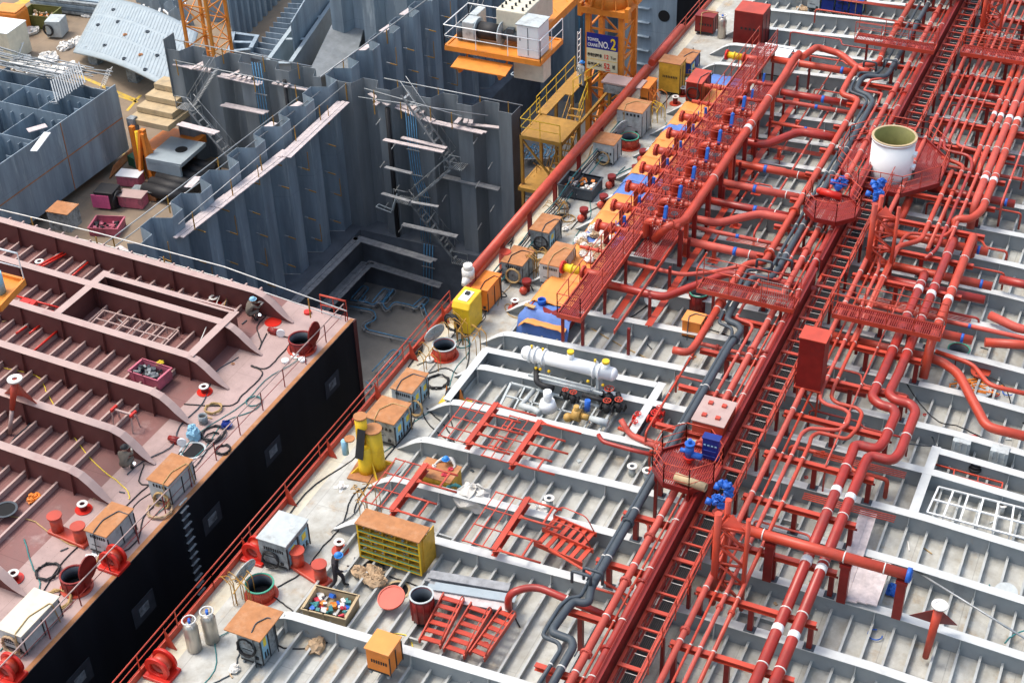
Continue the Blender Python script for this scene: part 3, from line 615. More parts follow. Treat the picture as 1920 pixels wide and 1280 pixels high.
for (x, ya, yb, z, r) in FL_:
    nfine += 1; rk = sum(1 for t_ in FL_ if (t_[1] > 12) == (ya > 12) and t_[0] < x); d = q_.uniform(.3, .8); pts = [(x, ya, z)]
    if q_.random() < .55: t = q_.uniform(.3, .7); ym = ya+(yb-ya)*t; pts += [(x, ym, z), (x+q_.choice((-d, d)), ym-.25, z)]; pts += [(pts[-1][0], yb, z)]
    else: pts += [(x, yb, z)]
    pts = [(pts[0][0], ya, z-.9)]+pts+[(pts[-1][0], yb, z-.9)]
    pipe('fine red cross pipe low %s, %s from the bottom edge' % ('left of the girder' if ya > 12 else 'right of the trunk', ordn0[rk]), pts, r, X['red'], [], [('y', (ya+yb)/2+.7)] if r > .08 else [], fil=.2, group=GF)
LL_ = [(17.6, .05, 56, 66), (17.2, .04, 68, 80), (16.1, .06, 60, 75), (15.6, .05, 44, 57), (11.9, .05, 26, 106), (10.05, .05, 28, 60), (8.35, .04, 44, 57), (5.7, .06, 66, 100), (5.3, .05, 70, 100), (4.6, .1, 68, 100), (3.9, .12, 70, 100), (3.3, .12, 72, 100), (10.06, .05, 70, 100), (8.45, .05, 70, 100)]
for k, (y, r, a, b) in enumerate(sorted(LL_, key=lambda t: -t[0])):
    pipe('fine red pipe running lengthwise %s, %s counting from the left' % ('left of the girder' if y > 12 else 'right of the girder', ordn0[k]), [(b, y, 2.2 if y < 11 else 1.5), (a, y, 2.2 if y < 11 else 1.5), (a, y, .8)], r, X['red'], [x for x in FX if a < x < b], [], fil=.2, group=GF)
# ================================================================ girder and cable trunk
def slats(m, quad, z, step, w=.03, h=.03, axis='x'):
    x0, x1, y0, y1 = quad
    if axis == 'x':
        y = y0
        while y <= y1: m.box0(x0, x1, y-w/2, y+w/2, z-h, z); y += step
    else:
        x = x0
        while x <= x1: m.box0(x-w/2, x+w/2, y0, y1, z-h, z); x += step
def rail(root, pts, h=1.0, mt=None, post=1.3, r=.022, mids=(.5,), posts=True, name='handrail'):
    P = [Vector(p) for p in pts]; mt = mt or X['red']
    m = MB(); m.tube([p+Vector((0, 0, h)) for p in P], r, 6, .12)
    for q in mids: m.tube([p+Vector((0, 0, h*q)) for p in P], r*.7, 5, .1)
    for a, b in zip(P[:-1], P[1:]):
        n = max(1, round((b-a).length/post))
        for k in range(n+1): c = a.lerp(b, k/n); m.bar(c, c+Vector((0, 0, h)), .035)
    m.build(name, mt, root)
gz0, gz1 = 1.78, 2.76
cw = T('catwalk_trunk', 'long red plate girder with ladder-like cable trunk running up the middle of the deck', 'walkway', (60, 12, 1.8))
for a, b in ((26, 43.8), (43.86, 56.2), (56.9, 68.2), (71.5, 106.5)):
    m = MB(); m.box0(a, b, 12.12, 12.145, gz0, gz1); m.box0(a, b, 12.06, 12.2, gz1, gz1+.02); m.box0(a, b, 12.06, 12.2, gz0-.02, gz0)
    m.tube([(a, 12.2, gz1+.1), (b, 12.2, gz1+.1)], .02, 6)
    m.build('girder_plate', X['dred'], cw)
m = MB(); m.bar((26, 11.98, 2.0), (106, 11.98, 2.0), .12, .16); m.build('stringer', X['red'], cw)
m = MB(); m.bar((26, 11.12, 2.12), (106, 11.12, 2.12), .09, .09); m.build('stringer', X['red'], cw)
k = 0; x = 26.4
while x < 106:
    m = MB(); m.bar((x, 11.98, 2.16), (x, 11.1, 2.16), .085 if k % 3 else .16, .06); m.build('cross_beam', X['red'], cw)
    x += .89; k += 1
m = MB(); m.box0(26, 106, 11.26, 11.7, 1.86, 1.9); 
for j in range(6): m.tube([(26, 11.31+.068*j, 1.93), (106, 11.32+.068*j, 1.93)], .03, 5)
m.build('cable_bundle', X['black'], cw)
m = MB()
for k in range(90): m.box0(26.3+.89*k, 26.33+.89*k, 11.27, 11.7, 1.962, 1.967)
m.build('cable_tie', X['clamp'], cw)
m = MB(); slats(m, (26, 106, 11.7, 11.9), 1.9, .1); m.build('inner_grating', X['grating'], cw)
for a, b in ((26.5, 43.5), (44.6, 55.4), (57.2, 68), (72, 90), (91, 105.8)):
    root = T('handrail', 'red handrail beside the cable trunk, %s stretch from the bottom edge' % ordn[[26.5, 44.6, 57.2, 72, 91].index(a)], 'handrail', (a, 10.9, 2.1), 'handrails beside the trunk')
    rail(root, [(a, 10.92, 2.1), (b, 10.92, 2.1)], 1.0, mids=(.33, .66), post=1.34)
    m = MB(); x = a
    while x < b-1.4: m.bar((x, 11.08, 2.15), (x+.67, 10.92, 2.75), .025); m.bar((x, 10.92, 2.45), (x+.67, 11.08, 2.12), .02); x += 1.34
    m.build('brace', X['red'], root)
# legs of the trunk
for i, x in enumerate(fxs):
    m = MB()
    for y in (12.0, 11.05): m.box0(x-.07+.13, x+.07+.13, y-.06, y+.06, .9 if x != 33.4 else 0, 1.95)
    m.build('trunk_leg', X['dred'], cw)
# ================================================================ transverse crossover platforms
def platform(label, x0, x1, y0, y1, z, legs, railz=1.05, gateside=None, group='crossover platforms', openings=True):
    root = T('crossover_platform', label, 'platform', ((x0+x1)/2, (y0+y1)/2, z), group)
    m = MB(); m.box0(x0, x0+.03, y0, y1, z-.2, z+.02); m.box0(x1-.03, x1, y0, y1, z-.2, z+.02); m.box0(x0+.03, x1-.03, y0, y0+.03, z-.2, z+.02); m.box0(x0+.03, x1-.03, y1-.03, y1, z-.2, z+.02); m.build('frame', X['red'], root)
    m = MB(); slats(m, (x0+.03, x1-.03, y0+.05, y1-.05), z-.01, .085, w=.035)
    y = y0+.4
    while y < y1: m.box0(x0+.03, x1-.03, y-.02, y+.02, z-.05, z-.042); y += .5
    m.build('grating', X['grating'], root)
    for (x, y) in legs:
        m = MB(); m.box0(x-.06, x+.06, y-.06, y+.06, .9, z-.2); m.prism([(x-.02, y-.3, z-.2), (x-.02, y+.3, z-.2), (x-.02, y, z-.5)], (1, 0, 0), .04); m.build('leg', X['dred'], root)
    rail(root, [(x1, y1, z), (x1, y0, z)], railz, mids=(.35, .65)); rail(root, [(x0, y1, z), (x0, y0, z)], railz, mids=(.35, .65))
    return root
def plat_px(label, back, front, z, legs_y=(.15, .85)):
    a, b = g(*back[0], z), g(*back[1], z); c, d = g(*front[0], z), g(*front[1], z)
    x1 = (a.x+b.x)/2; x0 = (c.x+d.x)/2; y1 = (a.y+c.y)/2; y0 = (b.y+d.y)/2
    x0, x1 = min(x0, x1), max(x0, x1)
    if x1-x0 < .9: x1 = x0+.95
    return platform(label, x0, x1, y0, y1, z, [((x0+x1)/2, y0+(y1-y0)*t) for t in legs_y])
pl = plat_px('red grated bridge over the pipes left of the girder, in the middle of the picture', [(1312, 529), (1498, 562)], [(1307, 541), (1488, 582)], 3.0)
plat_px('red grated bridge over the pipes right of the trunk, in the middle of the picture', [(1570, 566), (1772, 612)], [(1560, 588), (1764, 634)], 3.0, (.3, .75))
plat_px('red grated bridge at the top of the picture, left of the girder', [(1610, 62), (1760, 88)], [(1602, 73), (1746, 97)], 3.0)
plat_px('red grated bridge at the top right corner, right of the trunk', [(1808, 82), (1930, 104)], [(1802, 95), (1925, 121)], 3.0)
# mesh gate panel on the left bridge
p = g(1452, 548, 3.5); gp = T('mesh_gate', 'pink meshed gate panel hanging on the left bridge rail', 'gate', tuple(p))
m = MB(); 
for k in range(13): m.bar(p+Vector((0, -.6+.1*k, -.45)), p+Vector((0, -.6+.1*k, .5)), .02)
for k in range(5): m.bar(p+Vector((0, -.6, -.45+.23*k)), p+Vector((0, .6, -.45+.23*k)), .018)
m.build('mesh_panel', X['rflange'], gp)
# ================================================================ octagonal platforms
def octo(label, cx, cy, rx, ry, z, hole=None, n=8, rot=PI/8, group='octagonal platforms', skip=()):
    root = T('octagonal_platform', label, 'platform', (cx, cy, z), group)
    pts = [Vector((cx+rx*math.cos(rot+2*PI*k/n), cy+ry*math.sin(rot+2*PI*k/n), z)) for k in range(n)]
    m = MB()
    for k in range(n): m.bar(pts[k], pts[(k+1) % n], .05, .24)
    m.build('rim', X['dred'], root)
    m = MB(); y = cy-ry+.1
    while y < cy+ry:
        # chord in x
        xs = []
        for k in range(n):
            a, b = pts[k], pts[(k+1) % n]
            if (a.y-y)*(b.y-y) < 0: xs.append(a.x+(y-a.y)/(b.y-a.y)*(b.x-a.x))
        if len(xs) == 2:
            x0, x1 = min(xs), max(xs)
            segs = [(x0, x1)]
            if hole and abs(y-hole[1]) < hole[2]:
                dx = math.sqrt(hole[2]**2-(y-hole[1])**2); segs = [(x0, hole[0]-dx), (hole[0]+dx, x1)]
            for a, b in segs:
                if b > a: m.box0(a, b, y-.026, y+.026, z-.03, z)
        y += .08
    m.build('grating', X['grating'], root)
    for k in range(n):
        if k in skip: continue
        rail(root, [pts[k], pts[(k+1) % n]], 1.05, mids=(.35, .65), post=1.1)
    for k in range(0, n, 2):
        m = MB(); q = pts[k].lerp(Vector((cx, cy, z)), .12); m.box0(q.x-.06, q.x+.06, q.y-.06, q.y+.06, .4, z-.12); m.build('leg', X['dred'], root)
    return root
octo('red octagonal grated platform with a blue motor on it, lower middle of the deck', 40.95, 12.85, 1.35, 1.28, 3.0)
octo('red octagonal grated platform in front of the white barrel', 61.0, 12.75, 1.35, 1.3, 3.0, skip=(0,))
octo('large red octagonal walkway around the white barrel', 67.6, 11.35, 3.2, 2.75, 2.25, hole=(66.8, 11.55, 1.45))
octo('red octagonal platform cut by the top edge of the picture', 88.6, 13.0, 1.7, 1.4, 3.0)
# brown pipe piece lying on the near platform
p = g(1290, 905, 3.2); m = MB(); m.ring(p+Vector((.15, .55, 0)), (-.12, -1, 0), .17, .14, 1.25, 18)
solo(m, 'pipe_offcut', X['conc'], 'short rusty brown pipe offcut lying on the near octagonal platform', 'pipe piece')
# ================================================================ white barrel
b = T('white_barrel', 'huge open-topped white cylinder with olive inside, standing in the octagonal walkway', 'cylinder', (66.8, 11.55, .9))
m = MB(); m.ring((66.8, 11.3, .9), (0, 0, 1), 1.05, .99, 3.25, 48); m.ring((66.8, 11.3, 4.1), (0, 0, 1), 1.1, 1.05, .10, 48); m.build('shell', X['white'], b)
m = MB(); m.ring((66.8, 11.3, 4.205), (0, 0, 1), 1.1, .99, .045, 48); m.build('rim', X['conc'], b)
m = MB(); m.ring((66.8, 11.3, 1.2), (0, 0, 1), .988, .96, 3.02, 48); m.cyl((66.8, 11.3, 1.0), (66.8, 11.3, 1.25), .96, 40); m.build('lining', X['olive'], b)
m = MB(); m.sph((66.2, 11.3, 3.5), .1); m.cyl((66.2, 11.3, 1.3), (66.2, 11.3, 3.4), .26, 10); m.build('inner_fitting', X['red'], b)
for z in (2.7, 3.4): m = MB(); m.box0(66.5, 66.9, 10.1, 10.26, z, z+.14); m.build('lug', X['white'], b)
# ================================================================ lattice posts with wrapped valves
def mast(label, cx, cy, h, z0=.9, w=.78):
    root = T('lattice_post', label, 'post', (cx, cy, z0), 'red lattice posts')
    c = [(cx-w/2, cy+w/2, .13), (cx+w/2, cy+w/2-.1, .11), (cx-w/2+.1, cy-w/2-.25, .085)]
    for (x, y, r) in c: m = MB(); m.cyl((x, y, z0), (x, y, z0+h), r, 14); m.build('leg', X['red'], root)
    m = MB()
    for k in range(5):
        z = z0+.4+k*(h-1)/4
        for i in range(3):
            a, b_ = c[i], c[(i+1) % 3]; m.cyl((a[0], a[1], z), (b_[0], b_[1], z), .04, 8)
            if k < 4: m.cyl((a[0], a[1], z), (b_[0], b_[1], z+(h-1)/4), .04, 8)
    m.build('bracing', X['red'], root)
    m = MB(); m.prism([(c[0][0], c[0][1], z0+h-.7), (c[2][0], c[2][1], z0+h-.7), (c[1][0], c[1][1], z0+h-.7)], (0, 0, 1), .03)
    m.prism([(c[0][0]+.1, c[0][1]-.1, z0+h-.66), (c[2][0]+.1, c[2][1]+.15, z0+h-.66), (cx, cy, z0+h-.25)], (1, 0, 0), .03); m.build('gusset', X['red'], root)
    return root
mast('red lattice post with a blue wrapped valve beside it, lower middle of the deck', 37.1, 9.95, 4.3)
mast('red lattice post standing just below the white barrel', 58.9, 9.95, 4.3)
mast('red lattice post at the top edge right of the trunk', 85.6, 9.9, 4.6)
def wrapped(label, p, s=1.0):
    root = T('wrapped_valve', label, 'valve', tuple(p), 'blue wrapped valves')
    m = MB()
    for k in range(7):
        q = Vector(p)+Vector((rnd.uniform(-.16, .16), rnd.uniform(-.2, .2), rnd.uniform(0, .5)))*s; m.sph(q, rnd.uniform(.12, .2)*s, 8, 6, (1, 1.1, rnd.uniform(.7, 1.2)))
    m.v = [(a+rnd.uniform(-.05, .05), b_+rnd.uniform(-.05, .05), c+rnd.uniform(-.05, .05)) for a, b_, c in m.v]; m.sm = [False]*len(m.sm)
    m.cyl(Vector(p)+Vector((0, .25, .15))*s, Vector(p)+Vector((0, .5, .2))*s, .15*s, 10)
    m.build('wrapping', X['blue'], root)
    m = MB(); m.cyl(Vector(p)+Vector((0, 0, -.8))*s, Vector(p)+Vector((0, 0, .05))*s, .09*s, 10); m.cyl(Vector(p)+Vector((0, 0, -.3))*s, Vector(p)+Vector((0, 0, -.24))*s, .2*s, 12); m.build('stem', X['red'], root)
wrapped('blue wrapped valve head, upper of two beside the near lattice post', g(1361, 922, 4.4), .85)
wrapped('blue wrapped valve head, lower of two beside the near lattice post', g(1345, 950, 4.2), .85)
wrapped('blue wrapped valve head, upper of two in front of the white barrel', g(1651, 352, 4.6), .95)
wrapped('blue wrapped valve head, lower of two in front of the white barrel', g(1642, 372, 4.3), .95)
wrapped('blue wrapped motor lying on the octagonal platform in front of the barrel', g(1575, 350, 3.4), .95)
p = g(1558, 362, 3.3); m = MB(); m.cyl(p+Vector((0, .5, 0)), p+Vector((0, -.5, -.1)), .17, 12); m.sph(p+Vector((0, .55, 0)), .16)
solo(m, 'red_coupling', X['bred'], 'bright red coupling joined to the blue wrapped motor', 'coupling')
def bluemotor(label, p):
    p = Vector(p); root = T('blue_motor', label, 'motor', tuple(p), 'blue motors')
    m = MB(); m.cyl(p+Vector((0, 0, .2)), p+Vector((0, 0, .75)), .17, 12); m.cyl(p+Vector((0, 0, .75)), p+Vector((0, 0, .82)), .2, 12); m.cyl(p+Vector((0, 0, .3)), p+Vector((0, -.5, .3)), .13, 10); m.cyl(p+Vector((0, 0, .4)), p+Vector((0, .35, .4)), .09, 8); m.cyl(p+Vector((0, 0, .82)), p+Vector((0, 0, 1.0)), .07, 8); m.build('casing', X['blue'], root)
    m = MB(); m.cyl(p+Vector((0, 0, -.45)), p+Vector((0, 0, .2)), .1, 10); m.cyl(p+Vector((0, 0, .12)), p+Vector((0, 0, .2)), .22, 12); m.cyl(p+Vector((.3, .2, .15)), p+Vector((.1, .1, .2)), .14, 10); m.build('stem', X['bred'], root)
bluemotor('blue upright motor on a red stem at the back of the near octagonal platform', g(1292, 862, 3.1))
p = g(1333, 852, 3.2); m = MB(); m.box(p+Vector((0, 0, .35)), (.3, .62, .95)); m.m = 1
for k in range(4): m.box(p+Vector((-.17, -.21+.14*k, .55)), (.02, .09, .07))
m.m = 0; m.box(p+Vector((-.0, 0, .85)), (.36, .68, .06)); m.box(p+Vector((-.18, 0, .3)), (.03, .5, .05)); m.box(p+Vector((-.18, 0, .05)), (.03, .5, .05))
root = T('blue_box', 'dark blue control box with light lettering standing behind the near octagonal platform', 'control box', tuple(p)); m.build('casing', [X['dblue'], X['sticb']], root, bevel=.015)
m = MB(); m.bar(p+Vector((0, -.25, -.9)), p+Vector((0, -.25, -.12)), .06); m.bar(p+Vector((0, .25, -.9)), p+Vector((0, .25, -.12)), .06); m.build('leg', X['red'], root)
# ================================================================ tall red cabinet and flat red box
a = g(1497, 711, 2.3); tc = T('tall_red_cabinet', 'tall plain red box standing on legs right of the cable trunk', 'cabinet', (48.75, 10.15, 1.9))
m = MB(); m.box0(48.1, 48.95, 9.72, 10.75, 2.35, 4.75); m.build('body', X['dred'], tc, bevel=.02)
m = MB(); m.box0(48.06, 48.99, 9.68, 10.79, 4.75, 4.79); m.build('lid', X['red'], tc)
m = MB()
for (x, y) in ((48.2, 9.8), (48.2, 10.65), (48.85, 9.8), (48.85, 10.65)): m.bar((x, y, .9), (x, y, 2.35), .08)
m.bar((48.2, 9.8, 1.2), (48.2, 10.65, 2.3), .05); m.box0(48.05, 49.0, 9.67, 10.8, 2.29, 2.35); m.build('stand', X['red'], tc)
fb = T('flat_red_box', 'low pinkish red box with four square knobs straddling the pipes', 'hatch box', (44.2, 12.9, 2.0))
m = MB(); m.box0(43.5, 45.1, 12.3, 13.55, 2.5, 3.15); m.build('body', X['red'], fb, bevel=.02)
m = MB(); m.box0(43.46, 45.14, 12.26, 13.59, 3.15, 3.19); m.build('lid', X['rflange'], fb)
for (x, y) in ((43.9, 12.65), (43.9, 13.2), (44.7, 12.65), (44.7, 13.2)): m = MB(); m.box0(x-.09, x+.09, y-.09, y+.09, 3.19, 3.27); m.build('knob', X['red'], fb)
# ================================================================ STEEL TANK BLOCK IN THE DOCK
def corrug(mb, a, b, z0, z1, period=2.66, depth=.95, side=1, t=.03, taper=0.0, cuts=None):
    """trapezoidal corrugated wall from a to b (2d), offset to one side"""
    a = Vector((a[0], a[1], 0)); b = Vector((b[0], b[1], 0)); d = b-a; L_ = d.length; d.normalize(); n = Vector((-d.y, d.x, 0))*side
    pr = []; s = 0; st = 0
    seq = [(.36*period, 0), (.14*period, depth), (.36*period, depth), (.14*period, 0)]
    pr.append((0, 0)); k = 0; cur = 0
    while s < L_-1e-3:
        ln, tgt = seq[k % 4]; s2 = min(L_, s+ln); f = (s2-s)/ln
        cur = cur+(tgt-cur)*f; s = s2; pr.append((s, cur)); k += 1
    f1 = [a+d*p+n*q for p, q in pr]; f2 = [a+d*p+n*(q+t*side) for p, q in pr]; m_ = len(pr)
    vs = []
    for P in (f1, f2):
        for z in (z0, z1): vs += [Vector((p.x, p.y, z)) for p in P]
    fs = []
    for k in range(m_-1):
        fs += [(k, k+1, m_+k+1, m_+k), (2*m_+k, 3*m_+k, 3*m_+k+1, 2*m_+k+1), (m_+k, m_+k+1, 3*m_+k+1, 3*m_+k)]
    fs += [(0, m_, 3*m_, 2*m_), (m_-1, 3*m_-1, 4*m_-1, 2*m_-1)]
    mb.add(vs, fs); return pr
GB = 'corrugated tank walls'
lb = T('corrugated_bulkhead', 'long blue-grey corrugated steel wall running up the dock beside the red-brown hull', 'bulkhead', (50, 43.5, -10), GB)
m = MB(); corrug(m, (104, 44.75), (49.6, 44.75), -10.0, 0.0, side=-1, depth=1.0); m.build('corrugated_plate', X['steel'], lb)
m = MB(); m.box0(49.6, 104, 43.9, 45.8, -14, -10.02); m.build('lower_stool', X['steeld'], lb)
tb = T('corrugated_bulkhead', 'dark grey corrugated cross wall hung with planks and stairs, right of the long wall', 'bulkhead', (69.5, 38, -10), GB)
m = MB(); corrug(m, (69.35, 44.7), (69.35, 33.2), -10.0, -.0, side=1, depth=.9); m.build('corrugated_plate', X['steel2'], tb)
m = MB(); m.box0(69.0, 70.4, 33.2, 43.89, -14, -10.02); m.build('lower_stool', X['steeld'], tb)
m = MB(); m.box0(69.2, 70.4, 33.16, 33.19, -14, 0); m.build('edge_plate', X['steeld'], tb)
tl = T('corrugated_bulkhead', 'dark grey corrugated cross wall with zigzag stairs, left of the long wall', 'bulkhead', (69.5, 50, -10), GB)
m = MB(); corrug(m, (69.5, 57.1), (69.5, 45.9), -8.0, -.1, side=1, depth=.95); m.build('corrugated_plate', X['steel2'], tl)
m = MB(); m.box0(69.4, 70.5, 57.12, 57.16, -8, .55); m.build('edge_plate', X['steel2'], tl)
fb_ = T('corrugated_bulkhead', 'far shaded corrugated cross wall closing the tank behind the tower crane', 'bulkhead', (97, 36, -14), GB)
m = MB(); corrug(m, (97, 44.6), (97, 29.2), -14.0, 0.5, side=1, depth=.95); m.build('corrugated_plate', X['steel'], fb_)
# inner dark bulkhead bands (ring walls) behind the cross wall
m = MB(); m.box0(92.0, 92.05, 31.3, 35.4, -12, 1.5); 
for k in range(9): m.box0(91.7, 91.99, 33.2, 34.2, -9.2+k*1.05, -9.15+k*1.05)
hb = T('hull_block', 'tall blue-grey stiffened plate with a round hole at the top beside the ship side', 'steel block', (92, 33, -12)); m.build('web_plate', X['steel'], hb)
m = MB(); m.cyl((91.97, 32.2, -3.3), (91.995, 32.2, -3.3), .42, 20); m.build('lightening_hole', X['hole'], hb)
m = MB(); m.box0(92.06, 104, 29.0, 31.28, -14, -1.0); m.box0(92.06, 100, 31.28, 35.4, 1.0, 1.4); m.build('side_shell', X['hull'], hb)
m = MB(); m.box0(91.4, 92.0, 31.3, 35.4, .2, .26); m.build('top_ledge', X['plate'], hb)
# grate region: dock floor girders right of the cross wall
for k in range(9):
    m = MB(); x = 72+k*1.3; m.bar((x, 43.5, -13.6), (x+.4, 30, -13.6), .16, .3); solo(m, 'floor_girder', X['steel2'], 'dark steel beam lying on the dock floor behind the cross wall, %s from the front' % ordn[k], 'steel beam', 'beams on the dock floor')
# stub brackets with orange tips on the long wall
GBk = 'stub brackets on the long wall'
proto = None; nb = 0
def stub(p, d, ln, col, lab):
    global proto
    r_ = T('wall_bracket', lab, 'bracket', tuple(p), 'stub brackets on the tank walls')
    d = Vector(d).normalized(); p = Vector(p)
    m = MB(); m.bar(p, p+d*ln*.35, .07, .05); m.build('socket', X['scaf'], r_); m = MB(); m.bar(p+d*ln*.35, p+d*ln, .05, .05); m.build('arm', col, r_)
rows = [-1.5, -3.2, -4.9, -6.6, -8.3]
for i in range(13):
    x = 51.0+i*2.66
    for j, z in enumerate(rows):
        if rnd.random() < .12: continue
        y = 44.72
        lab = 'orange-tipped bracket on the long blue wall, row %s down, %s bay from left' % (('one', 'two', 'three', 'four', 'five')[j], ordn[i])
        stub((x+.4*((i+j) % 2), y, z), (-.15, -1, .0), .85, X['ycrane'], lab)
        if (i+j) % 3 == 0:
            o = S.collection.objects[-1]; m = MB(); q = Vector((x+.4*((i+j) % 2)-.12, y-.82, z)); m.bar(q, q+Vector((0, 0, 1.2)), .035); m.build('upright', X['ycrane'], o.parent)
for j in range(6):
    for i in range(3):
        stub((69.2, 41.8-i*3.2-(j % 2)*.9, -1.9-j*1.45), (-1, -.15, 0), .8, X['scaf'], 'small grey bracket on the right cross wall, %s row and %s column' % (ordn[j], ordn[i]))
# planks
def plank(label, a, b, z, w=.55, mt='plank', n=2, tilt=0, group='scaffold planks', rail_=False, kind=None):
    a = Vector((a[0], a[1], z)); b = Vector((b[0], b[1], z+tilt)); d = (b-a).normalized(); s_ = d.cross(Vector((0, 0, 1))).normalized()
    r_ = T('scaffold_plank', label, 'plank', tuple(a), group)
    for k in range(n):
        o = s_*((k-(n-1)/2)*w/n); e = Vector((0, 0, .012*(k % 2))); m = MB(); sh = d*rnd.uniform(-.12, .12)
        m.bar(a+o+e+sh, b+o+e+sh, w/n-.025, .05); m.build('board', X[mt], r_)
    return r_
# along the long wall (near side y<43) and (far side)
def px_plank(label, p, q, z, **k): a, b = g(*p, z), g(*q, z); return plank(label, (a.x, a.y), (b.x, b.y), z, **k)
px_plank('pale plank walkway along the top of the long wall, nearest stretch', (330, 445), (430, 368), -1.1, w=.8, n=3)
px_plank('pale plank walkway along the top of the long wall, middle stretch', (405, 388), (541, 282), -1.05, w=.75, n=3)
px_plank('pale plank walkway along the top of the long wall, furthest stretch', (532, 296), (643, 192), -1.0, w=.8, n=3)
for i, (p, q) in enumerate([((218, 463), (236, 474)), ((325, 383), (355, 362)), ((352, 352), (372, 332)), ((438, 300), (462, 280)), ((487, 248), (515, 230)), ((543, 205), (565, 192)), ((672, 98), (692, 86)), ((716, 60), (735, 47)), ((755, 28), (775, 14))]):
    px_plank('short loose plank end behind the long wall, %s from the near end' % ordn[i], p, q, -1.1, w=.5, n=2)
# cross wall planks
CW = [((720, 262), (832, 285), 'mid', -2.6, .35, 2), ((750, 257), (834, 277), '', -2.5, .3, 1), ((722, 313), (772, 325), '', -4.4, .3, 1), ((718, 363), (770, 378), '', -5.9, .28, 1), ((768, 378), (825, 388), '', -6.0, .25, 1), ((828, 330), (938, 355), '', -5.1, .5, 2), ((752, 420), (855, 443), '', -8.0, .4, 2), ((703, 180), (775, 205), '', -1.1, .5, 2), ((745, 200), (812, 228), '', -1.2, .5, 2), ((815, 229), (910, 250), '', -1.25, .45, 2), ((880, 233), (943, 240), '', -1.15, .3, 1)]
for i, (p, q, _, z, w_, n_) in enumerate(CW):
    px_plank('scaffold plank on the right cross wall, number %s counting from the upper left' % (('first', 'second', 'third', 'fourth', 'fifth', 'sixth', 'seventh', 'eighth', 'ninth', 'tenth', 'eleventh')[i]), p, q, z, w=w_, n=n_, mt='plank' if i > 6 or i < 2 else 'plankg')
labs = ['crossing', 'steep', 'fanned', 'spread', 'outer']
FAN = [((692, 175), (728, 197)), ((700, 190), (726, 176)), ((703, 197), (722, 182)), ((768, 207), (790, 192)), ((778, 210), (795, 195)), ((790, 212), (798, 196)), ((855, 230), (872, 212)), ((872, 231), (878, 205)), ((882, 233), (886, 209))]
for i, (p, q) in enumerate(FAN): px_plank('fanned loose board on top of the right cross wall, %s from the left' % ordn[i], p, q, -.9, w=.28, n=1)
LW = [((328, 120), (400, 135), -1.1, .4, 1), ((414, 141), (492, 158), -1.15, .6, 3), ((510, 155), (575, 168), -1.1, .35, 1), ((418, 196), (500, 212), -2.9, .55, 2), ((337, 232), (408, 250), -3.1, .55, 2), ((558, 165), (580, 170), -1.2, .3, 1)]
for i, (p, q, z, w_, n_) in enumerate(LW): px_plank('pinkish scaffold plank on the left cross wall, %s counting from the top left' % ordn[i], p, q, z, w=w_, n=n_)
FAN2 = [((358, 129), (392, 111)), ((368, 130), (396, 112)), ((380, 132), (402, 112)), ((390, 134), (404, 113)), ((428, 143), (466, 126)), ((444, 146), (468, 130)), ((456, 148), (474, 128)), ((466, 150), (478, 128)), ((515, 156), (546, 142)), ((525, 160), (552, 143)), ((536, 163), (556, 142))]
for i, (p, q) in enumerate(FAN2): px_plank('fanned loose board on top of the left cross wall, %s from the left' % ordn[i], p, q, -.9, w=.24, n=1)
# lower walkways on the stool
px_plank('plank walkway on the long wall base, left leg of the upper ledge', (548, 565), (668, 447), -10.1, w=1.0, n=3, mt='plankg')
px_plank('plank walkway on the cross wall base, upper of two ledges', (668, 446), (815, 490), -10.1, w=.6, n=2, mt='plankg')
px_plank('plank walkway low on the long wall base, left leg of the lower ledge', (600, 585), (690, 492), -12.0, w=.9, n=3, mt='plankg')
px_plank('plank walkway on the cross wall base, lower of two ledges', (690, 493), (828, 536), -12.0, w=.6, n=2, mt='plankg')
# scaffold rails: long white tubes
def tubeline(label, pts, r=.03, posts=(), ph=1.0, group='scaffold guard tubes', mt='scaf'):
    r_ = T('guard_tube', label, 'scaffold tube', tuple(Vector(pts[0])), group)
    m = MB(); m.tube([Vector(p) for p in pts], r, 6); m.build('tube', X[mt], r_)
    P = [Vector(p) for p in pts]
    for k in posts:
        q = P[0].lerp(P[-1], k); m = MB(); m.bar(q+Vector((0, 0, .05)), q-Vector((0, 0, ph)), .05); m.build('post', X['ycrane'], r_)
tubeline('upper long scaffold tube along the crest of the long wall', [g(190, 462, .25), g(560, 182, .25)], posts=[.05, .3, .55, .85])
tubeline('lower long scaffold tube along the crest of the long wall', [g(210, 466, -.3), g(600, 172, -.3)])
tubeline('scaffold tube over the plank walkway on the long wall', [g(335, 420, -.1), g(648, 158, -.1)], posts=[.07, .28, .45, .66, .82, 1.0], ph=1.05)
tubeline('top scaffold tube along the far part of the long wall', [g(600, 145, .3), g(800, 0, .3)], r=.045, posts=[.2, .6])
tubeline('upper scaffold tube along the crest of the right cross wall', [g(720, 147, .3), g(980, 198, .3)], r=.035, posts=[.1, .4, .7, .9])
tubeline('middle scaffold tube in front of the right cross wall', [g(683, 166, -.1), g(865, 218, -.3)], posts=[.1, .45, .9])
tubeline('lower scaffold tube in front of the right cross wall', [g(672, 182, -.3), g(915, 217, -.3)], posts=[.12, .33, .56])
tubeline('upper scaffold tube along the crest of the left cross wall', [g(328, 75, .3), g(585, 125, .3)], r=.035, posts=[.07, .35, .65, .9])
tubeline('lower scaffold tube in front of the left cross wall', [g(325, 113, -.2), g(580, 167, -.2)], posts=[.02, .6, .9])
tubeline('upper white rope-like tube above the end frame of the brown-red ship', [g(0, 393, 1.2), g(180, 436, 1.2), g(420, 500, 1.2), g(650, 583, 1.2)], r=.03, mt='clamp', posts=[.1, .3, .5, .9])
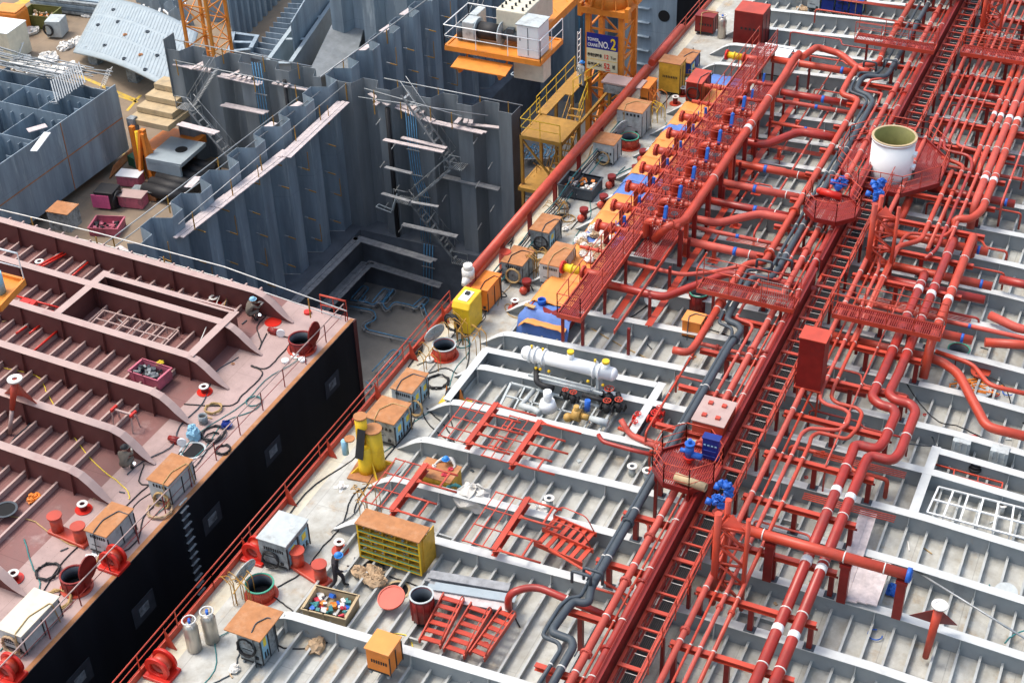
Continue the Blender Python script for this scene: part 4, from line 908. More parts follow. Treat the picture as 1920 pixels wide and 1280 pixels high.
tubeline('lower white rope-like tube above the end frame of the brown-red ship', [g(0, 415, .7), g(180, 455, .7), g(420, 522, .7), g(640, 597, .7)], r=.028, mt='clamp')
# zigzag stairs
def stairrun(root, p, q, w=.7, mt='scaf', treads=10):
    p, q = Vector(p), Vector(q); d = q-p; s_ = Vector((d.x, d.y, 0)).normalized().cross(Vector((0, 0, 1)))*w/2
    m = MB()
    for e in (-1, 1):
        m.bar(p+s_*e, q+s_*e, .05, .12); m.tube([p+s_*e+Vector((0, 0, .9)), q+s_*e+Vector((0, 0, .9))], .025, 5)
        for k in range(4): c = p.lerp(q, (k+.5)/4)+s_*e; m.bar(c, c+Vector((0, 0, .9)), .03)
    m.build('stringer', X[mt], root)
    m = MB()
    for k in range(treads): c = p.lerp(q, (k+.5)/treads); m.bar(c-s_, c+s_, .16, .03)
    m.build('tread', X[mt], root)
def landing(root, c, sx, sy, mt='scaf'):
    m = MB(); slats(m, (c[0]-sx/2, c[0]+sx/2, c[1]-sy/2, c[1]+sy/2), c[2], .12, w=.06); m.build('landing', X[mt], root); rail(root, [(c[0]-sx/2, c[1]-sy/2, c[2]), (c[0]-sx/2, c[1]+sy/2, c[2])], .9, X[mt])
sl = T('scaffold_stairs', 'grey zigzag scaffold stairs hanging on the left cross wall', 'stairs', (68.6, 52, -8), 'zigzag stairs')
stairrun(sl, (68.7, 53.0, -.5), (68.7, 55.2, -3.4)); landing(sl, (68.6, 55.4, -3.4), .9, 1.2); stairrun(sl, (68.4, 55.0, -3.4), (68.4, 51.3, -7.6)); landing(sl, (68.5, 51.0, -7.6), .9, 1.0)
sr = T('scaffold_stairs', 'dark zigzag scaffold stairs hanging on the right cross wall', 'stairs', (68.6, 38, -12), 'zigzag stairs')
stairrun(sr, (68.9, 39.9, .3), (68.9, 36.9, -3.8)); landing(sr, (68.8, 36.7, -3.8), .9, 1.1, 'grime'); stairrun(sr, (68.6, 36.8, -3.8), (68.6, 39.8, -6.9), mt='grime'); landing(sr, (68.7, 40.2, -6.9), .9, 1.2, 'grime'); stairrun(sr, (68.9, 39.9, -6.9), (68.9, 37.0, -10.5), mt='grime'); landing(sr, (68.8, 36.6, -10.5), .9, 1.1, 'grime')
sf = T('scaffold_stairs', 'dim zigzag scaffold stairs on the far wall behind the machinery platform', 'stairs', (84, 42, -12), 'zigzag stairs')
stairrun(sf, (90, 43.9, 0), (84, 43.9, -4), mt='grime'); landing(sf, (83.5, 43.9, -4), 1, 1, 'grime'); stairrun(sf, (84, 43.7, -4), (88.5, 43.7, -8), mt='grime'); landing(sf, (89, 43.8, -8), 1, 1, 'grime')
m = MB()
# hoop brackets
for i, (u, v, z) in enumerate([(690, 232, -3.2), (705, 388, -7.5), (958, 140, -4)]):
    p = g(u, v, z); m = MB(); m.tube([p, p+Vector((-.1, -1.1, -.1)), p+Vector((.1, -1.5, 1.2))], .045, 6); m.tube([p+Vector((.35, 0, 0)), p+Vector((.2, -1.1, -.1)), p+Vector((.1, -1.5, 1.2))], .045, 6); m.bar(p, p+Vector((.35, 0, 0)), .06)
    solo(m, 'hoop_bracket', X['plate'], 'pale blue tubular hoop bracket on the tank wall, %s from the left' % ('top', 'lowest', 'furthest')[i], 'bracket', 'hoop brackets')
# blue hose bundles hanging on walls
def hoses(label, pts, n=5, gap=.16, r=.028):
    r_ = T('hose_bundle', label, 'hoses', tuple(pts[0]), 'blue hose bundles')
    for k in range(n):
        m = MB(); m.tube([Vector(p)+Vector((0, -gap*k, 0)) for p in pts], r, 6, .3); m.build('hose', X['blueco'], r_)
    m = MB()
    for p in pts[1:-1:1]: m.bar(Vector(p)+Vector((-.06, .1, 0)), Vector(p)+Vector((-.06, -gap*n, 0)), .05)
    m.build('clip', X['scaf'], r_)
hoses('blue hoses hanging down the middle of the right cross wall', [(69.1, 40.0, -1), (69.1, 40.0, -3.5), (69.1, 39.9, -5.2), (69.1, 39.5, -6.6), (69.1, 39.6, -9.9)])
hoses('blue hoses dropping over the base ledges of the right cross wall', [(68.9, 39.3, -9.9), (68.8, 39.4, -11.5), (68.8, 39.6, -13.8)], 4, .2, .035)
hoses('blue hoses hanging on the left cross wall', [(69.3, 50.6, .2), (69.2, 50.5, -1.8), (69.2, 50.5, -4.6)], 4, .2)
hoses('blue hoses hanging on the far wall above the yellow stair tower', [(96.0, 40.2, 0), (96.0, 40.2, -5), (96, 40.2, -12)], 6, .35, .05)
m = MB(); m.tube([(69.2, 41.3, -1.1), (69.2, 41.3, -10.3)], .14, 10); solo(m, 'downpipe', X['black'], 'black vertical pipe down the right cross wall', 'pipe')
m = MB(); m.tube([(69.3, 48.4, -.6), (69.3, 48.4, -7.9)], .11, 10); solo(m, 'downpipe', X['black'], 'black vertical pipe down the left cross wall', 'pipe')
# heating coils on the dock floor
def coil(label, pts, z, r=.04, n=2, gap=.16):
    r_ = T('coil_pipe', label, 'coil pipe', tuple(g(*pts[0], z)), 'coil pipes on the dock floor')
    P = [g(u, v, z) for u, v in pts]
    for k in range(n):
        Q = []
        for i, p in enumerate(P):
            a = P[max(0, i-1)]; b = P[min(len(P)-1, i+1)]; d = (b-a).normalized(); s_ = d.cross(Vector((0, 0, 1)))
            Q.append(p+s_*gap*(k-(n-1)/2)*1.6+Vector((0, 0, .25)))
        m = MB(); m.tube(Q, r, 6, .35); m.build('tube', X['scaf' if k % 2 else 'blueco'], r_)
    m = MB()
    for a, b in zip(P[:-1], P[1:]):
        c = a.lerp(b, .5); m.box((c.x, c.y, z+.1), (.12, .12, .2))
    m.build('foot', X['scaf'], r_)
coil('blue heating coil line running from the red-brown hull corner to the ship rail', [(655, 582), (700, 590), (703, 604), (680, 615), (687, 626), (780, 648)], -13.9)
coil('wavy blue coil line across the dock floor above the first one', [(655, 570), (690, 575), (700, 580), (712, 570), (725, 590), (740, 573), (770, 580), (780, 585), (790, 575), (797, 598), (805, 610)], -13.9)
coil('three looped coil legs on the left of the dock floor', [(662, 566), (683, 542), (690, 545), (670, 570), (684, 572), (690, 562)], -13.9, gap=.14)
coil('four looped coil legs in the middle of the dock floor', [(702, 572), (723, 547), (729, 550), (712, 574), (722, 575), (742, 550), (735, 547), (716, 572)], -13.9)
coil('small looped coil on the right of the dock floor', [(778, 580), (797, 563), (803, 566), (786, 585)], -13.9)
coil('straight double coil by the ship rail at the lower end of the dock floor', [(702, 703), (740, 662), (750, 664), (712, 706)], -13.9)
coil('small coil on the dock floor next to the black hull end', [(680, 745), (700, 728), (690, 720)], -13.9)
for i in range(6): coil('tangled blue coils on the floor right of the cross wall, %s heap' % ordn[i], [(975+i*9, 285+(i % 3)*8), (985+i*9, 275+(i % 2)*6), (995+i*9, 290), (980+i*9, 305), (1005+i*6, 300)], -13.6, r=.05)
# ================================================================ blue hull block on the yard (upper left)
ub = T('hull_block', 'large blue-grey open steel block standing on the yard at the left edge', 'steel block', (58, 66, -7.3))
z0, z1 = -7.3, -2.6
m = MB(); m.box0(46, 68.2, 60.6, 60.66, z0, z1); m.build('side_plate', X['steel'], ub)
m = MB(); m.box0(46, 68.2, 60.575, 60.598, -5.0, -4.93); m.box0(62.6, 62.66, 60.57, 60.598, z0, z1); m.build('weld_seam', X['rust'], ub)
m = MB(); m.box0(68.2, 68.26, 60.6, 78, z0, -3.2); m.build('end_plate', X['steel'], ub)
m = MB(); m.box0(46, 68.2, 60.66, 78, -5.6, -5.5); m.build('inner_floor', X['steeld'], ub)
for y in (63.3, 66.2, 69.2, 72.4, 75.5): m = MB(); m.box0(46, 68.2, y, y+.04, -5.5, -2.8); m.build('longitudinal_web', X['steel'], ub)
for x in (50, 53.5, 57, 60.3, 63.4, 66): 
    m = MB(); m.box0(x, x+.04, 60.66, 78, -5.5, -2.7 if x != 63.4 else -2.5)
    for k in range(22): m.box0(x-.25, x, 61+k*.8, 61.04+k*.8, -5.5, -3.0)
    m.build('transverse_web', X['steel'], ub)
m = MB()
for k in range(14): m.box0(47+k*1.6, 47.03+k*1.6, 60.66, 61.1, -5.5, -2.65)
m.build('side_stiffener', X['steel'], ub)
for (x, y) in ((66.5, 62), (66.5, 70), (54, 62), (60, 62)): m = MB(); m.box0(x-.5, x+.5, y-.4, y+.4, -8, z0); m.build('keel_block', X['grime'], ub)
rr = random.Random(3)
for k in range(90):
    y = 61.5+rr.random()*14; x = 68.3+rr.uniform(-.9, 1.5); m = MB(); L_ = rr.uniform(2.5, 5.5); dx = rr.uniform(-.35, .35)
    m.bar((x, y, -2.95+rr.random()*.5), (x+dx+.25*L_*.2, min(y+L_, 79), -2.95+rr.random()*.5), .07, .05)
    if k < 60: solo(m, 'scaffold_tube', X['scaf' if k % 3 else 'grime'], 'grey scaffold tube in the long heap on top of the blue block', 'tube', 'tubes heaped on the blue block')
for k in range(14):
    m = MB(); x = 64.5+k*.22; m.bar((x, 62.3, -2.45+.03*(k % 3)), (x+2.2, 64.5, -2.35), .08, .05); solo(m, 'scaffold_tube', X['scaf'], 'short pale tube stacked on the right corner of the blue block', 'tube', 'short tubes on the blue block')
px_plank('white plank leaning inside the blue block', (62, 285), (88, 250), -2.4, w=.45, n=1, mt='white'); px_plank('pale plank bridging the blue block wall', (50, 246), (85, 236), -2.5, w=.6, n=2)
def ladder(label, p, q, w=.45, n=9, mt='white'):
    p, q = Vector(p), Vector(q); r_ = T('ladder', label, 'ladder', tuple(p), 'ladders'); d = q-p; s_ = Vector((d.y, -d.x, 0))
    s_ = (s_.normalized() if s_.length > .01 else Vector((0, 1, 0)))*w/2
    for e in (-1, 1): m = MB(); m.bar(p+s_*e, q+s_*e, .05, .05); m.build('side_rail', X[mt], r_)
    for k in range(n): c = p.lerp(q, (k+.5)/n); m = MB(); m.bar(c-s_, c+s_, .035, .035); m.build('rung', X[mt], r_)
ladder('white ladder leaning from the ground to the pale curved plate', g(192, 163, -8), g(206, 128, -6.2)); ladder('pale ladder inside the blue block', g(112, 217, -5.4), g(100, 190, -2.6))
# ================================================================ pale curved plate block
cp = T('steel_shell_panel', 'large pale blue hull side panel lying tilted on the yard at the top left', 'steel panel', (76, 66, -7.5))
A = [g(137, 97, -7.2), g(334, 177, -5.2), g(372, 58, -4.4), g(190, -6, -6.0)]
m = MB(); N_ = 14; vs = []; fs = []
for i in range(N_+1):
    for j in range(N_+1):
        a = A[0].lerp(A[1], i/N_); b = A[3].lerp(A[2], i/N_); p = a.lerp(b, j/N_); p.z += .5*math.sin(PI*i/N_)*1.0; vs.append(p)
n1 = len(vs); vs += [p-Vector((0, 0, .12)) for p in vs[:n1]]
for i in range(N_):
    for j in range(N_):
        q = (i*(N_+1)+j, (i+1)*(N_+1)+j, (i+1)*(N_+1)+j+1, i*(N_+1)+j+1); fs += [q, tuple(n1+c for c in reversed(q))]
def pk(i, j): return i*(N_+1)+j
for i in range(N_): fs += [(pk(i, 0), n1+pk(i, 0), n1+pk(i+1, 0), pk(i+1, 0)), (pk(i+1, N_), n1+pk(i+1, N_), n1+pk(i, N_), pk(i, N_))]
for j in range(N_): fs += [(pk(0, j+1), n1+pk(0, j+1), n1+pk(0, j), pk(0, j)), (pk(N_, j), n1+pk(N_, j), n1+pk(N_, j+1), pk(N_, j+1))]
m.add(vs, fs, True); m.build('shell_plate', X['plate'], cp)
m = MB()
for k in range(34):
    i = .03+.94*k/33; a = A[0].lerp(A[1], i); b = A[3].lerp(A[2], i); h = .5*math.sin(PI*i)+.012
    for s0, s1 in ((.08, .36), (.4, .66), (.7, .95)): m.bar(a.lerp(b, s0)+Vector((0, 0, h)), a.lerp(b, s1)+Vector((0, 0, h)), .07, .03)
m.build('heat_mark', X['plate'], cp)
for (i, j) in ((.28, .2), (.42, .45), (.6, .62), (.3, .62), (.75, .35), (.5, .1), (.62, .25), (.85, .55), (.12, .5), (.9, .12), (.7, .08), (.2, .8)):
    p = A[0].lerp(A[1], i).lerp(A[3].lerp(A[2], i), j); p.z += .5*math.sin(PI*i); m = MB(); m.ring(p, (0, 0, 1), .16, .1, .1, 10); m.build('lifting_ring', X['rust' if (i == .42 or i == .62) else 'gpipe'], cp)
for k, (i, j) in enumerate(((.15, .2), (.5, .3), (.85, .3), (.5, .8), (.85, .8))):
    p = A[0].lerp(A[1], i).lerp(A[3].lerp(A[2], i), j); m = MB(); m.box0(p.x-.4, p.x+.4, p.y-.4, p.y+.4, -8, p.z+.3*math.sin(PI*i)-.1); m.build('support_block', X['grime'], cp)
# other yard blocks near the top edge
def trayblock(label, pts, z0, z1, cols, mt='plate'):
    A = [g(u, v, z1) for u, v in pts]; r_ = T('hull_block', label, 'steel block', tuple(A[0]), None)
    m = MB()
    for k in range(4): m.prism([A[k], A[(k+1) % 4], A[(k+1) % 4]-Vector((0, 0, z1-z0)), A[k]-Vector((0, 0, z1-z0))], (A[(k+2) % 4]-A[(k+1) % 4]).normalized(), .06)
    m.build('coaming', X[mt], r_); m = MB(); zz = z0+.3; m.prism([Vector((p.x, p.y, zz)) for p in A], (0, 0, -1), .1); m.build('tray_floor', X[mt], r_)
    m = MB()
    for k in range(cols+1):
        t = k/cols; a = A[0].lerp(A[3], t); b = A[1].lerp(A[2], t); m.bar(a, b, .3, .06); 
    for a, b in ((A[0], A[3]), (A[1], A[2])): m.bar(a+Vector((0, 0, .07)), b+Vector((0, 0, .07)), .3, .06)
    m.build('top_flange', X[mt], r_)
trayblock('pale blue open tray-like block behind the left cross wall, running to the top edge', [(500, 118), (545, 118), (632, -8), (592, -8)], -7.8, -5.5, 3)
trayblock('blue-grey open frame block just right of the orange lattice mast', [(430, 96), (470, 92), (483, 68), (438, 62)], -7.8, -6.0, 2, 'steel')
cwl = T('hull_block', 'blue corrugated wall section leaning on the yard at the top edge', 'steel block', tuple(g(480, 90, -8)))
a, b = g(441, 92, -8), g(540, 20, -8); m = MB(); corrug(m, (a.x, a.y), (b.x+4, b.y+2), -8, -3.6, period=1.0, depth=.3); m.build('corrugated_plate', X['steel'], cwl)
sb = T('hull_block', 'dark blue ribbed block at the top edge behind the lattice mast', 'steel block', tuple(g(430, 40, -8)))
a, b = g(425, 52, -8), g(500, 0, -8); m = MB()
for k in range(9): p = a.lerp(b, k/8); m.box((p.x+.8, p.y+.8, -6.4), (.1, 2.2, 3.2), rz=.3)
m.bar((a.x, a.y, -6.5), (b.x, b.y, -6.5), .1, 3); m.build('rib', X['steel'], sb)
m = MB(); a, b = g(560, 150, -8), g(660, 10, -8); m.prism([(a.x, a.y, -8), (b.x, b.y, -8), (b.x, b.y, -2.2), (a.x, a.y, -3.6)], (-.3, .9, 0), .1); solo(m, 'steel_wall', X['steel'], 'flat blue-grey plate wall standing left of the long wall at the top', 'steel plate')

fp = T('steel_plate_block', 'broad flat grey-blue sloping plate left of the long wall at the top', 'steel plate', tuple(g(620, 80, -6)))
A = [g(572, 150, -6.2), g(662, 128, -6.2), g(700, -12, -4.5), g(650, -12, -4.5)]
m = MB(); m.prism(A, (0, 0, -1), .15); m.build('plate', X['steel2'], fp)
m = MB()
for k in range(5): t = (k+.5)/5; m.bar(A[0].lerp(A[3], t)+Vector((0, 0, -1)), A[1].lerp(A[2], t)+Vector((0, 0, -1)), .1, 1.6)
m.build('under_rib', X['steel2'], fp)
db = T('hull_block', 'dark ribbed steel block between the blue corrugated section and the tray block', 'steel block', tuple(g(540, 60, -7)))
A = [g(470, 108, -6.6), g(505, 116, -6.6), g(602, -10, -6.6), g(560, -10, -6.6)]
m = MB(); m.prism(A, (0, 0, -1), 1.3); m.build('block_body', X['steeld'], db)
m = MB()
for k in range(14): t = k/13; m.bar(A[0].lerp(A[3], t)+Vector((0, 0, .2)), A[1].lerp(A[2], t)+Vector((0, 0, .2)), .06, .4)
m.build('rib', X['steel'], db)

tf = T('corrugated_bulkhead', 'far corrugated cross wall left of the long wall at the top edge', 'bulkhead', (85, 50, -8), GB)
m = MB(); corrug(m, (85.5, 55.0), (85.5, 45.9), -8.0, -.1, side=1, depth=.95); m.build('corrugated_plate', X['steel'], tf)
# ================================================================ orange lattice mast (upper left)
def lattice(root, cx, cy, w, z0, z1, mt, step=1.5, r=.09, rb=.045, l=None):
    l = l or w; c = [(cx-l/2, cy-w/2), (cx+l/2, cy-w/2), (cx+l/2, cy+w/2), (cx-l/2, cy+w/2)]
    for x, y in c: m = MB(); m.bar((x, y, z0), (x, y, z1), r*2, r*2); m.build('corner_post', mt, root)
    n = int((z1-z0)/step)
    for i in range(4):
        a, b = c[i], c[(i+1) % 4]; m = MB()
        for k in range(n):
            z = z0+k*step; m.bar((*a, z), (*b, z), rb*1.6); m.bar((*a, z), (*b, z+step), rb*1.4)
            if k % 2: m.bar((*b, z), (*a, z+step), rb*1.2)
        m.bar((*a, z0+n*step), (*b, z0+n*step), rb*1.6); m.build('lattice_side', mt, root)
cm_ = T('tower_crane_mast', 'bright orange lattice crane mast rising from behind the left cross wall', 'crane', (74.5, 56.5, -8))
lattice(cm_, 74.5, 57.6, 2.0, -8, 7, X['orangec'])
# ================================================================ TOWER CRANE NO.2
tc2 = T('tower_crane', 'orange tower crane lattice base carrying the TOWER CRANE NO. 2 sign beside the ship', 'crane', (76.4, 30, -14))
lattice(tc2, 76.4, 29.95, 2.05, -14, 4.4, X['orangec'], step=1.9, r=.15, rb=.07)
m = MB(); m.box0(75.0, 77.8, 28.6, 31.3, 4.1, 4.5); m.build('head_plate', X['orangec'], tc2, bevel=.03)
m = MB(); m.cyl((76.4, 29.95, 4.5), (76.4, 29.95, 5.3), 1.45, 28, r2=1.15); m.ring((76.4, 29.95, 5.3), (0, 0, 1), 1.35, 1.0, .15, 28); m.build('slew_collar', X['orangec'], tc2)
m = MB()
for k in range(12): t = 2*PI*k/12; m.bar((76.4+1.5*math.cos(t), 29.95+1.5*math.sin(t), 4.5), (76.4+1.2*math.cos(t), 29.95+1.2*math.sin(t), 5.25), .05, .2)
m.build('collar_rib', X['orangec'], tc2)
m = MB(); m.ring((76.4, 29.95, 5.45), (0, 0, 1), 1.2, .6, .2, 28); m.build('slew_ring', X['black'], tc2)
m = MB(); m.cyl((76.4, 29.95, 5.65), (76.4, 29.95, 7.4), 1.1, 28); m.build('turntable', X['orangec'], tc2)
for y in (28.5, 31.4): m = MB(); m.box0(75.0, 75.4, y-.12, y+.12, 3.9, 4.7); m.build('corner_lug', X['orangec'], tc2)
# sign
sx = 75.12
sg = T('crane_sign', 'blue and cream sign board reading TOWER CRANE NO. 2 on the orange mast', 'sign', (sx, 30.1, 1.8))
SY0, SY1, SZ0, SZ1 = 31.0, 29.06, .62, 2.9     # left..right (y), bottom..top
zs = [SZ1, SZ1-.95, SZ1-1.62, SZ0]
m = MB(); m.box0(sx, sx+.03, SY1, SY0, zs[1], zs[0]); m.build('blue_panel', X['signb'], sg)
m = MB(); m.box0(sx, sx+.03, SY1, SY0, zs[3], zs[1]-.002); m.build('cream_panel', X['signc'], sg)
m = MB(); m.box0(sx-.004, sx-.001, SY1, SY0, zs[2]-.012, zs[2]+.012); m.build('divider', X['yellow'], sg)
def text(s, y, z, size, mt, parent, sxw=1.0, face='-x', x=None, name='lettering', bold=.0):
    cu = bpy.data.curves.new('txt', 'FONT'); cu.body = s; cu.size = size; cu.align_x = 'LEFT'; cu.extrude = .004; cu.offset = bold
    to = bpy.data.objects.new('txt', cu); S.collection.objects.link(to); bpy.context.view_layer.update()
    me = bpy.data.meshes.new_from_object(to.evaluated_get(bpy.context.evaluated_depsgraph_get())); bpy.data.objects.remove(to)
    xs = [v.co.x for v in me.vertices]; 
    if not xs: return 0
    x_ = sx-.008 if x is None else x; off = ORG[parent.name]
    for v in me.vertices:
        c = v.co.copy(); v.co = Vector((x_-c.z, y-c.x*sxw, z+c.y))-off
    me.materials.clear(); me.materials.append(mt); o = bpy.data.objects.new(name, me); link(o); o.parent = parent
    return (max(xs))*sxw
text('TOWER', 30.93, 2.42, .27, X['white'], sg, .72, bold=.006); text('CRANE', 30.93, 2.08, .27, X['white'], sg, .72, bold=.006)
text('NO.', 30.26, 2.08, .55, X['white'], sg, .68, bold=.012); text('2', 29.50, 2.06, .95, X['signy'], sg, .72, bold=.02)
text('최대인양하중', 30.95, 1.46, .22, X['ink'], sg, .75, bold=.012); text('12', 29.93, 1.41, .38, X['signr'], sg, .85, bold=.01); text('Ton', 29.5, 1.44, .25, X['ink'], sg, .85, bold=.004)
text('무전기CH', 30.93, .85, .26, X['ink'], sg, .80, bold=.012); text('52', 29.92, .80, .46, X['signr'], sg, .85, bold=.012); text('번', 29.38, .86, .26, X['ink'], sg, .8, bold=.012)
m = MB(); m.box0(sx-.012, sx-.004, 29.5, 29.8, .68, .73); m.build('red_rule', X['signr'], sg)
ladder('white ladder fixed to the left side of the TOWER CRANE sign', (75.2, 31.55, -.5), (75.2, 31.5, 2.9), .42, 9)
# ================================================================ counter jib machinery deck
cj = T('counter_jib', 'orange crane counter jib deck with white railings hanging in the air over the dock', 'crane jib', (65.2, 31.7, 6.3))
x0, x1, y0, y1, zz = 64.0, 66.9, 28.95, 34.4, 6.3
m = MB(); m.box0(x0, x1, y0, y1, zz-.05, zz); m.box0(x0-.02, x0+.12, y0, y1, zz-.22, zz+.06); m.box0(x1-.12, x1+.02, y0, y1, zz-.22, zz+.06); m.box0(x0, x1, y0-.02, y0+.1, zz-.2, zz+.06); m.box0(x0, x1, y1-.1, y1+.02, zz-.2, zz+.06); m.build('deck_frame', X['orangec'], cj)
rail(cj, [(x0, y1, zz), (x0, y0, zz)], 1.2, X['white'], 1.7, .03, (.5,), name='railing'); rail(cj, [(x0, y1, zz), (x1, y1, zz)], 1.2, X['white'], 1.5, .03, (.5,), name='railing'); rail(cj, [(x0, y0, zz), (x1, y0, zz)], 1.2, X['white'], 1.4, .03, (.5,), name='railing'); rail(cj, [(x1, y1, zz), (x1, 32.3, zz), (80, 32.3, zz)], 1.2, X['white'], 2.2, .03, (.5,), name='railing')
m = MB(); m.box0(x1, 82, 30.3, 30.5, zz-.35, zz+.1); m.box0(x1, 82, 31.7, 31.9, zz-.35, zz+.1); m.box0(x1, 82, 30.5, 31.7, zz-.12, zz-.08)
for k in range(10): m.bar((x1+k*1.5, 30.4, zz-.1), (x1+k*1.5+1.5, 31.8, zz-.1), .1, .1)
m.build('jib_beam', X['orangec'], cj)
m = MB(); m.prism([(x0-.75, 30.6, zz-.75), (x0-.75, 33.7, zz-.75), (x0+.2, 33.7, zz-.55), (x0+.2, 30.6, zz-.55)], (0, 0, 1), .05)
for y in (31.0, 33.3): m.prism([(x0-.75, y, zz-.75), (x0+.5, y, zz-.5), (x0+.2, y, zz-1.1), (x0-.55, y, zz-1.1)], (0, 1, 0), .08)
m.bar((x0-.8, 33.7, zz-.7), (x0-.3, 33.3, zz-1.1), .04); m.build('lower_bracket', X['orangec'], cj)
m = MB(); m.box0(64.9, 65.9, 29.2, 30.9, zz-1.6, zz-.24); m.build('ballast', X['cream'], cj, bevel=.03)
m = MB(); m.box0(65.0, 66.6, 30.0, 31.6, zz+.9, zz+1.9); m.box0(66.6, 68.6, 30.5, 31.5, zz+.2, zz+1.9)
hs = T('machine_house', 'cream machinery housing with rows of black bolts on the counter jib', 'machine housing', (66, 31, zz)); m2 = MB(); m2.box0(65.3, 68.9, 30.35, 32.0, zz+.4, zz+1.9); m2.build('housing', X['cream'], hs, bevel=.06)
m = MB()
for r0, yy_ in ((0, 30.6), (1, 31.2), (2, 31.75)):
    for k in range(7): m.cyl((65.6+k*.45, yy_, zz+1.9), (65.6+k*.45, yy_, zz+2.05), .06, 8)
m.build('bolt', X['black'], hs)
cab = T('control_cabinet', 'tall pale blue-white cabinet at the right corner of the counter jib', 'cabinet', (64.8, 29.8, zz)); m = MB(); m.box0(64.25, 65.6, 29.15, 30.35, zz+.02, zz+1.75); m.build('body', X['white'], cab, bevel=.03); m = MB(); m.box0(64.2, 65.65, 29.1, 30.4, zz+1.75, zz+1.8); m.build('lid', X['ltgrey'], cab); m = MB(); m.box0(64.235, 64.248, 29.72, 29.75, zz+.15, zz+1.65); m.box0(64.235, 64.248, 30.15, 30.2, zz+.9, zz+1.1); m.build('door_seam', X['gpipe'], cab)
wn = T('winch', 'big dark cable drum winch with pale gearbox on the counter jib', 'winch', (65, 32.3, zz))
m = MB(); m.cyl((65.2, 32.9, zz+.65), (65.2, 31.7, zz+.65), .45, 24); m.build('cable_drum', X['black'], wn)
for y in (32.95, 31.62): m = MB(); m.cyl((65.2, y, zz+.65), (65.2, y+.06, zz+.65), .62, 28); m.build('drum_flange', X['plate'], wn)
m = MB(); m.box0(64.8, 65.7, 33.05, 33.75, zz+.1, zz+1.15); m.build('gearbox', X['ltgrey'], wn, bevel=.05)
m = MB(); m.cyl((65.0, 33.95, zz+.1), (65.0, 33.95, zz+.85), .2, 14); m.cyl((65.2, 31.5, zz+.6), (65.2, 30.6, zz+.6), .26, 16); m.box0(65.0, 65.4, 30.9, 31.3, zz+.8, zz+1.05); m.build('motor', X['gpipe'], wn)
eb = T('electric_box', 'long pale box standing behind the winch on the counter jib', 'box', (66, 33.7, zz)); m = MB(); m.box0(65.7, 66.8, 33.3, 33.75, zz+.25, zz+1.2); m.build('body', X['ltgrey'], eb, bevel=.03); m = MB(); m.box0(65.8, 65.9, 33.35, 33.7, zz, zz+.25); m.box0(66.6, 66.7, 33.35, 33.7, zz, zz+.25); m.build('foot', X['orangec'], eb)
# ================================================================ rusty yellow stair tower
st = T('stair_tower', 'rusty yellow steel stair tower with railings between the dock and the ship side', 'stair tower', (70, 30.5, -14))
for zt, xa, xb in ((-.0, 67.2, 69.9), (-3.1, 66.8, 69.5)):
    m = MB(); m.box0(xa, xb, 29.25, 31.7, zt-.06, zt); m.box0(xa, xb, 29.2, 29.3, zt-.2, zt+.02); m.box0(xa, xb, 31.65, 31.75, zt-.2, zt+.02); m.box0(xa-.02, xa+.08, 29.2, 31.75, zt-.2, zt+.02); m.build('landing', X['ycrane'], st)
m = MB(); m.box0(72.6, 75.6, 30.9, 31.9, .0, .06); m.box0(69.9, 72.6, 31.3, 31.9, 0, .06); m.build('gangway', X['ycrane'], st)
for (x, y) in ((67.25, 31.65), (67.25, 29.3), (69.85, 31.65), (69.85, 29.3), (74.8, 31.8), (74.8, 29.4), (72.4, 31.8)): m = MB(); m.bar((x, y, -14), (x, y, 0), .16, .16); m.build('leg', X['ycrane'], st)
m = MB(); m.bar((67.25, 31.6, -.3), (67.25, 29.35, -2.9), .1); m.bar((67.2, 31.7, -.2), (75, 31.8, -.2), .12); m.bar((67.2, 29.3, -.2), (75, 29.3, -.2), .14); m.bar((67.25, 31.65, -3.2), (67.25, 29.3, -3.2), .12); m.bar((67.25, 29.35, -3.3), (67.25, 31.6, -6.5), .1)
for z in (-6.4, -9.6): m.bar((67.25, 31.65, z), (67.25, 29.3, z), .12); m.bar((67.25, 31.65, z), (69.85, 31.65, z), .12)
m.build('brace', X['ycrane'], st)
stairrun(st, (68.0, 30.1, -3.0), (71.6, 30.1, 0), .8, 'ycrane', 11); stairrun(st, (71.6, 31.0, -6.2), (68.2, 31.0, -3.1), .8, 'ycrane', 11); stairrun(st, (68, 30.1, -9.4), (71.6, 30.1, -6.2), .8, 'ycrane', 11)
rail(st, [(67.2, 29.3, 0), (67.2, 31.7, 0), (69.9, 31.7, 0)], 1.05, X['yellow'], 1.2, .025, name='railing'); rail(st, [(69.9, 31.9, 0), (75.5, 31.9, 0)], 1.05, X['yellow'], 1.4, .025, name='railing'); rail(st, [(69.9, 29.3, 0), (72.6, 29.9, 0)], 1.05, X['yellow'], 1.3, .025, name='railing'); rail(st, [(72.6, 30.8, 0), (75.2, 30.2, 0)], 1.05, X['yellow'], 1.3, .025, name='railing')
tr = T('bench', 'grimy table-like grating with clutter straddling the big pipe under the crane', 'table', tuple(g(1170, 165, .6)))
p = g(1170, 165, .6); m = MB(); m.box((p.x, p.y, 1.0), (1.1, 2.4, .1)); m.build('top', X['rflange'], tr); m = MB(); m.box((p.x-.2, p.y+.3, .65), (.7, 1.5, .5)); m.build('shelf', X['grime'], tr)
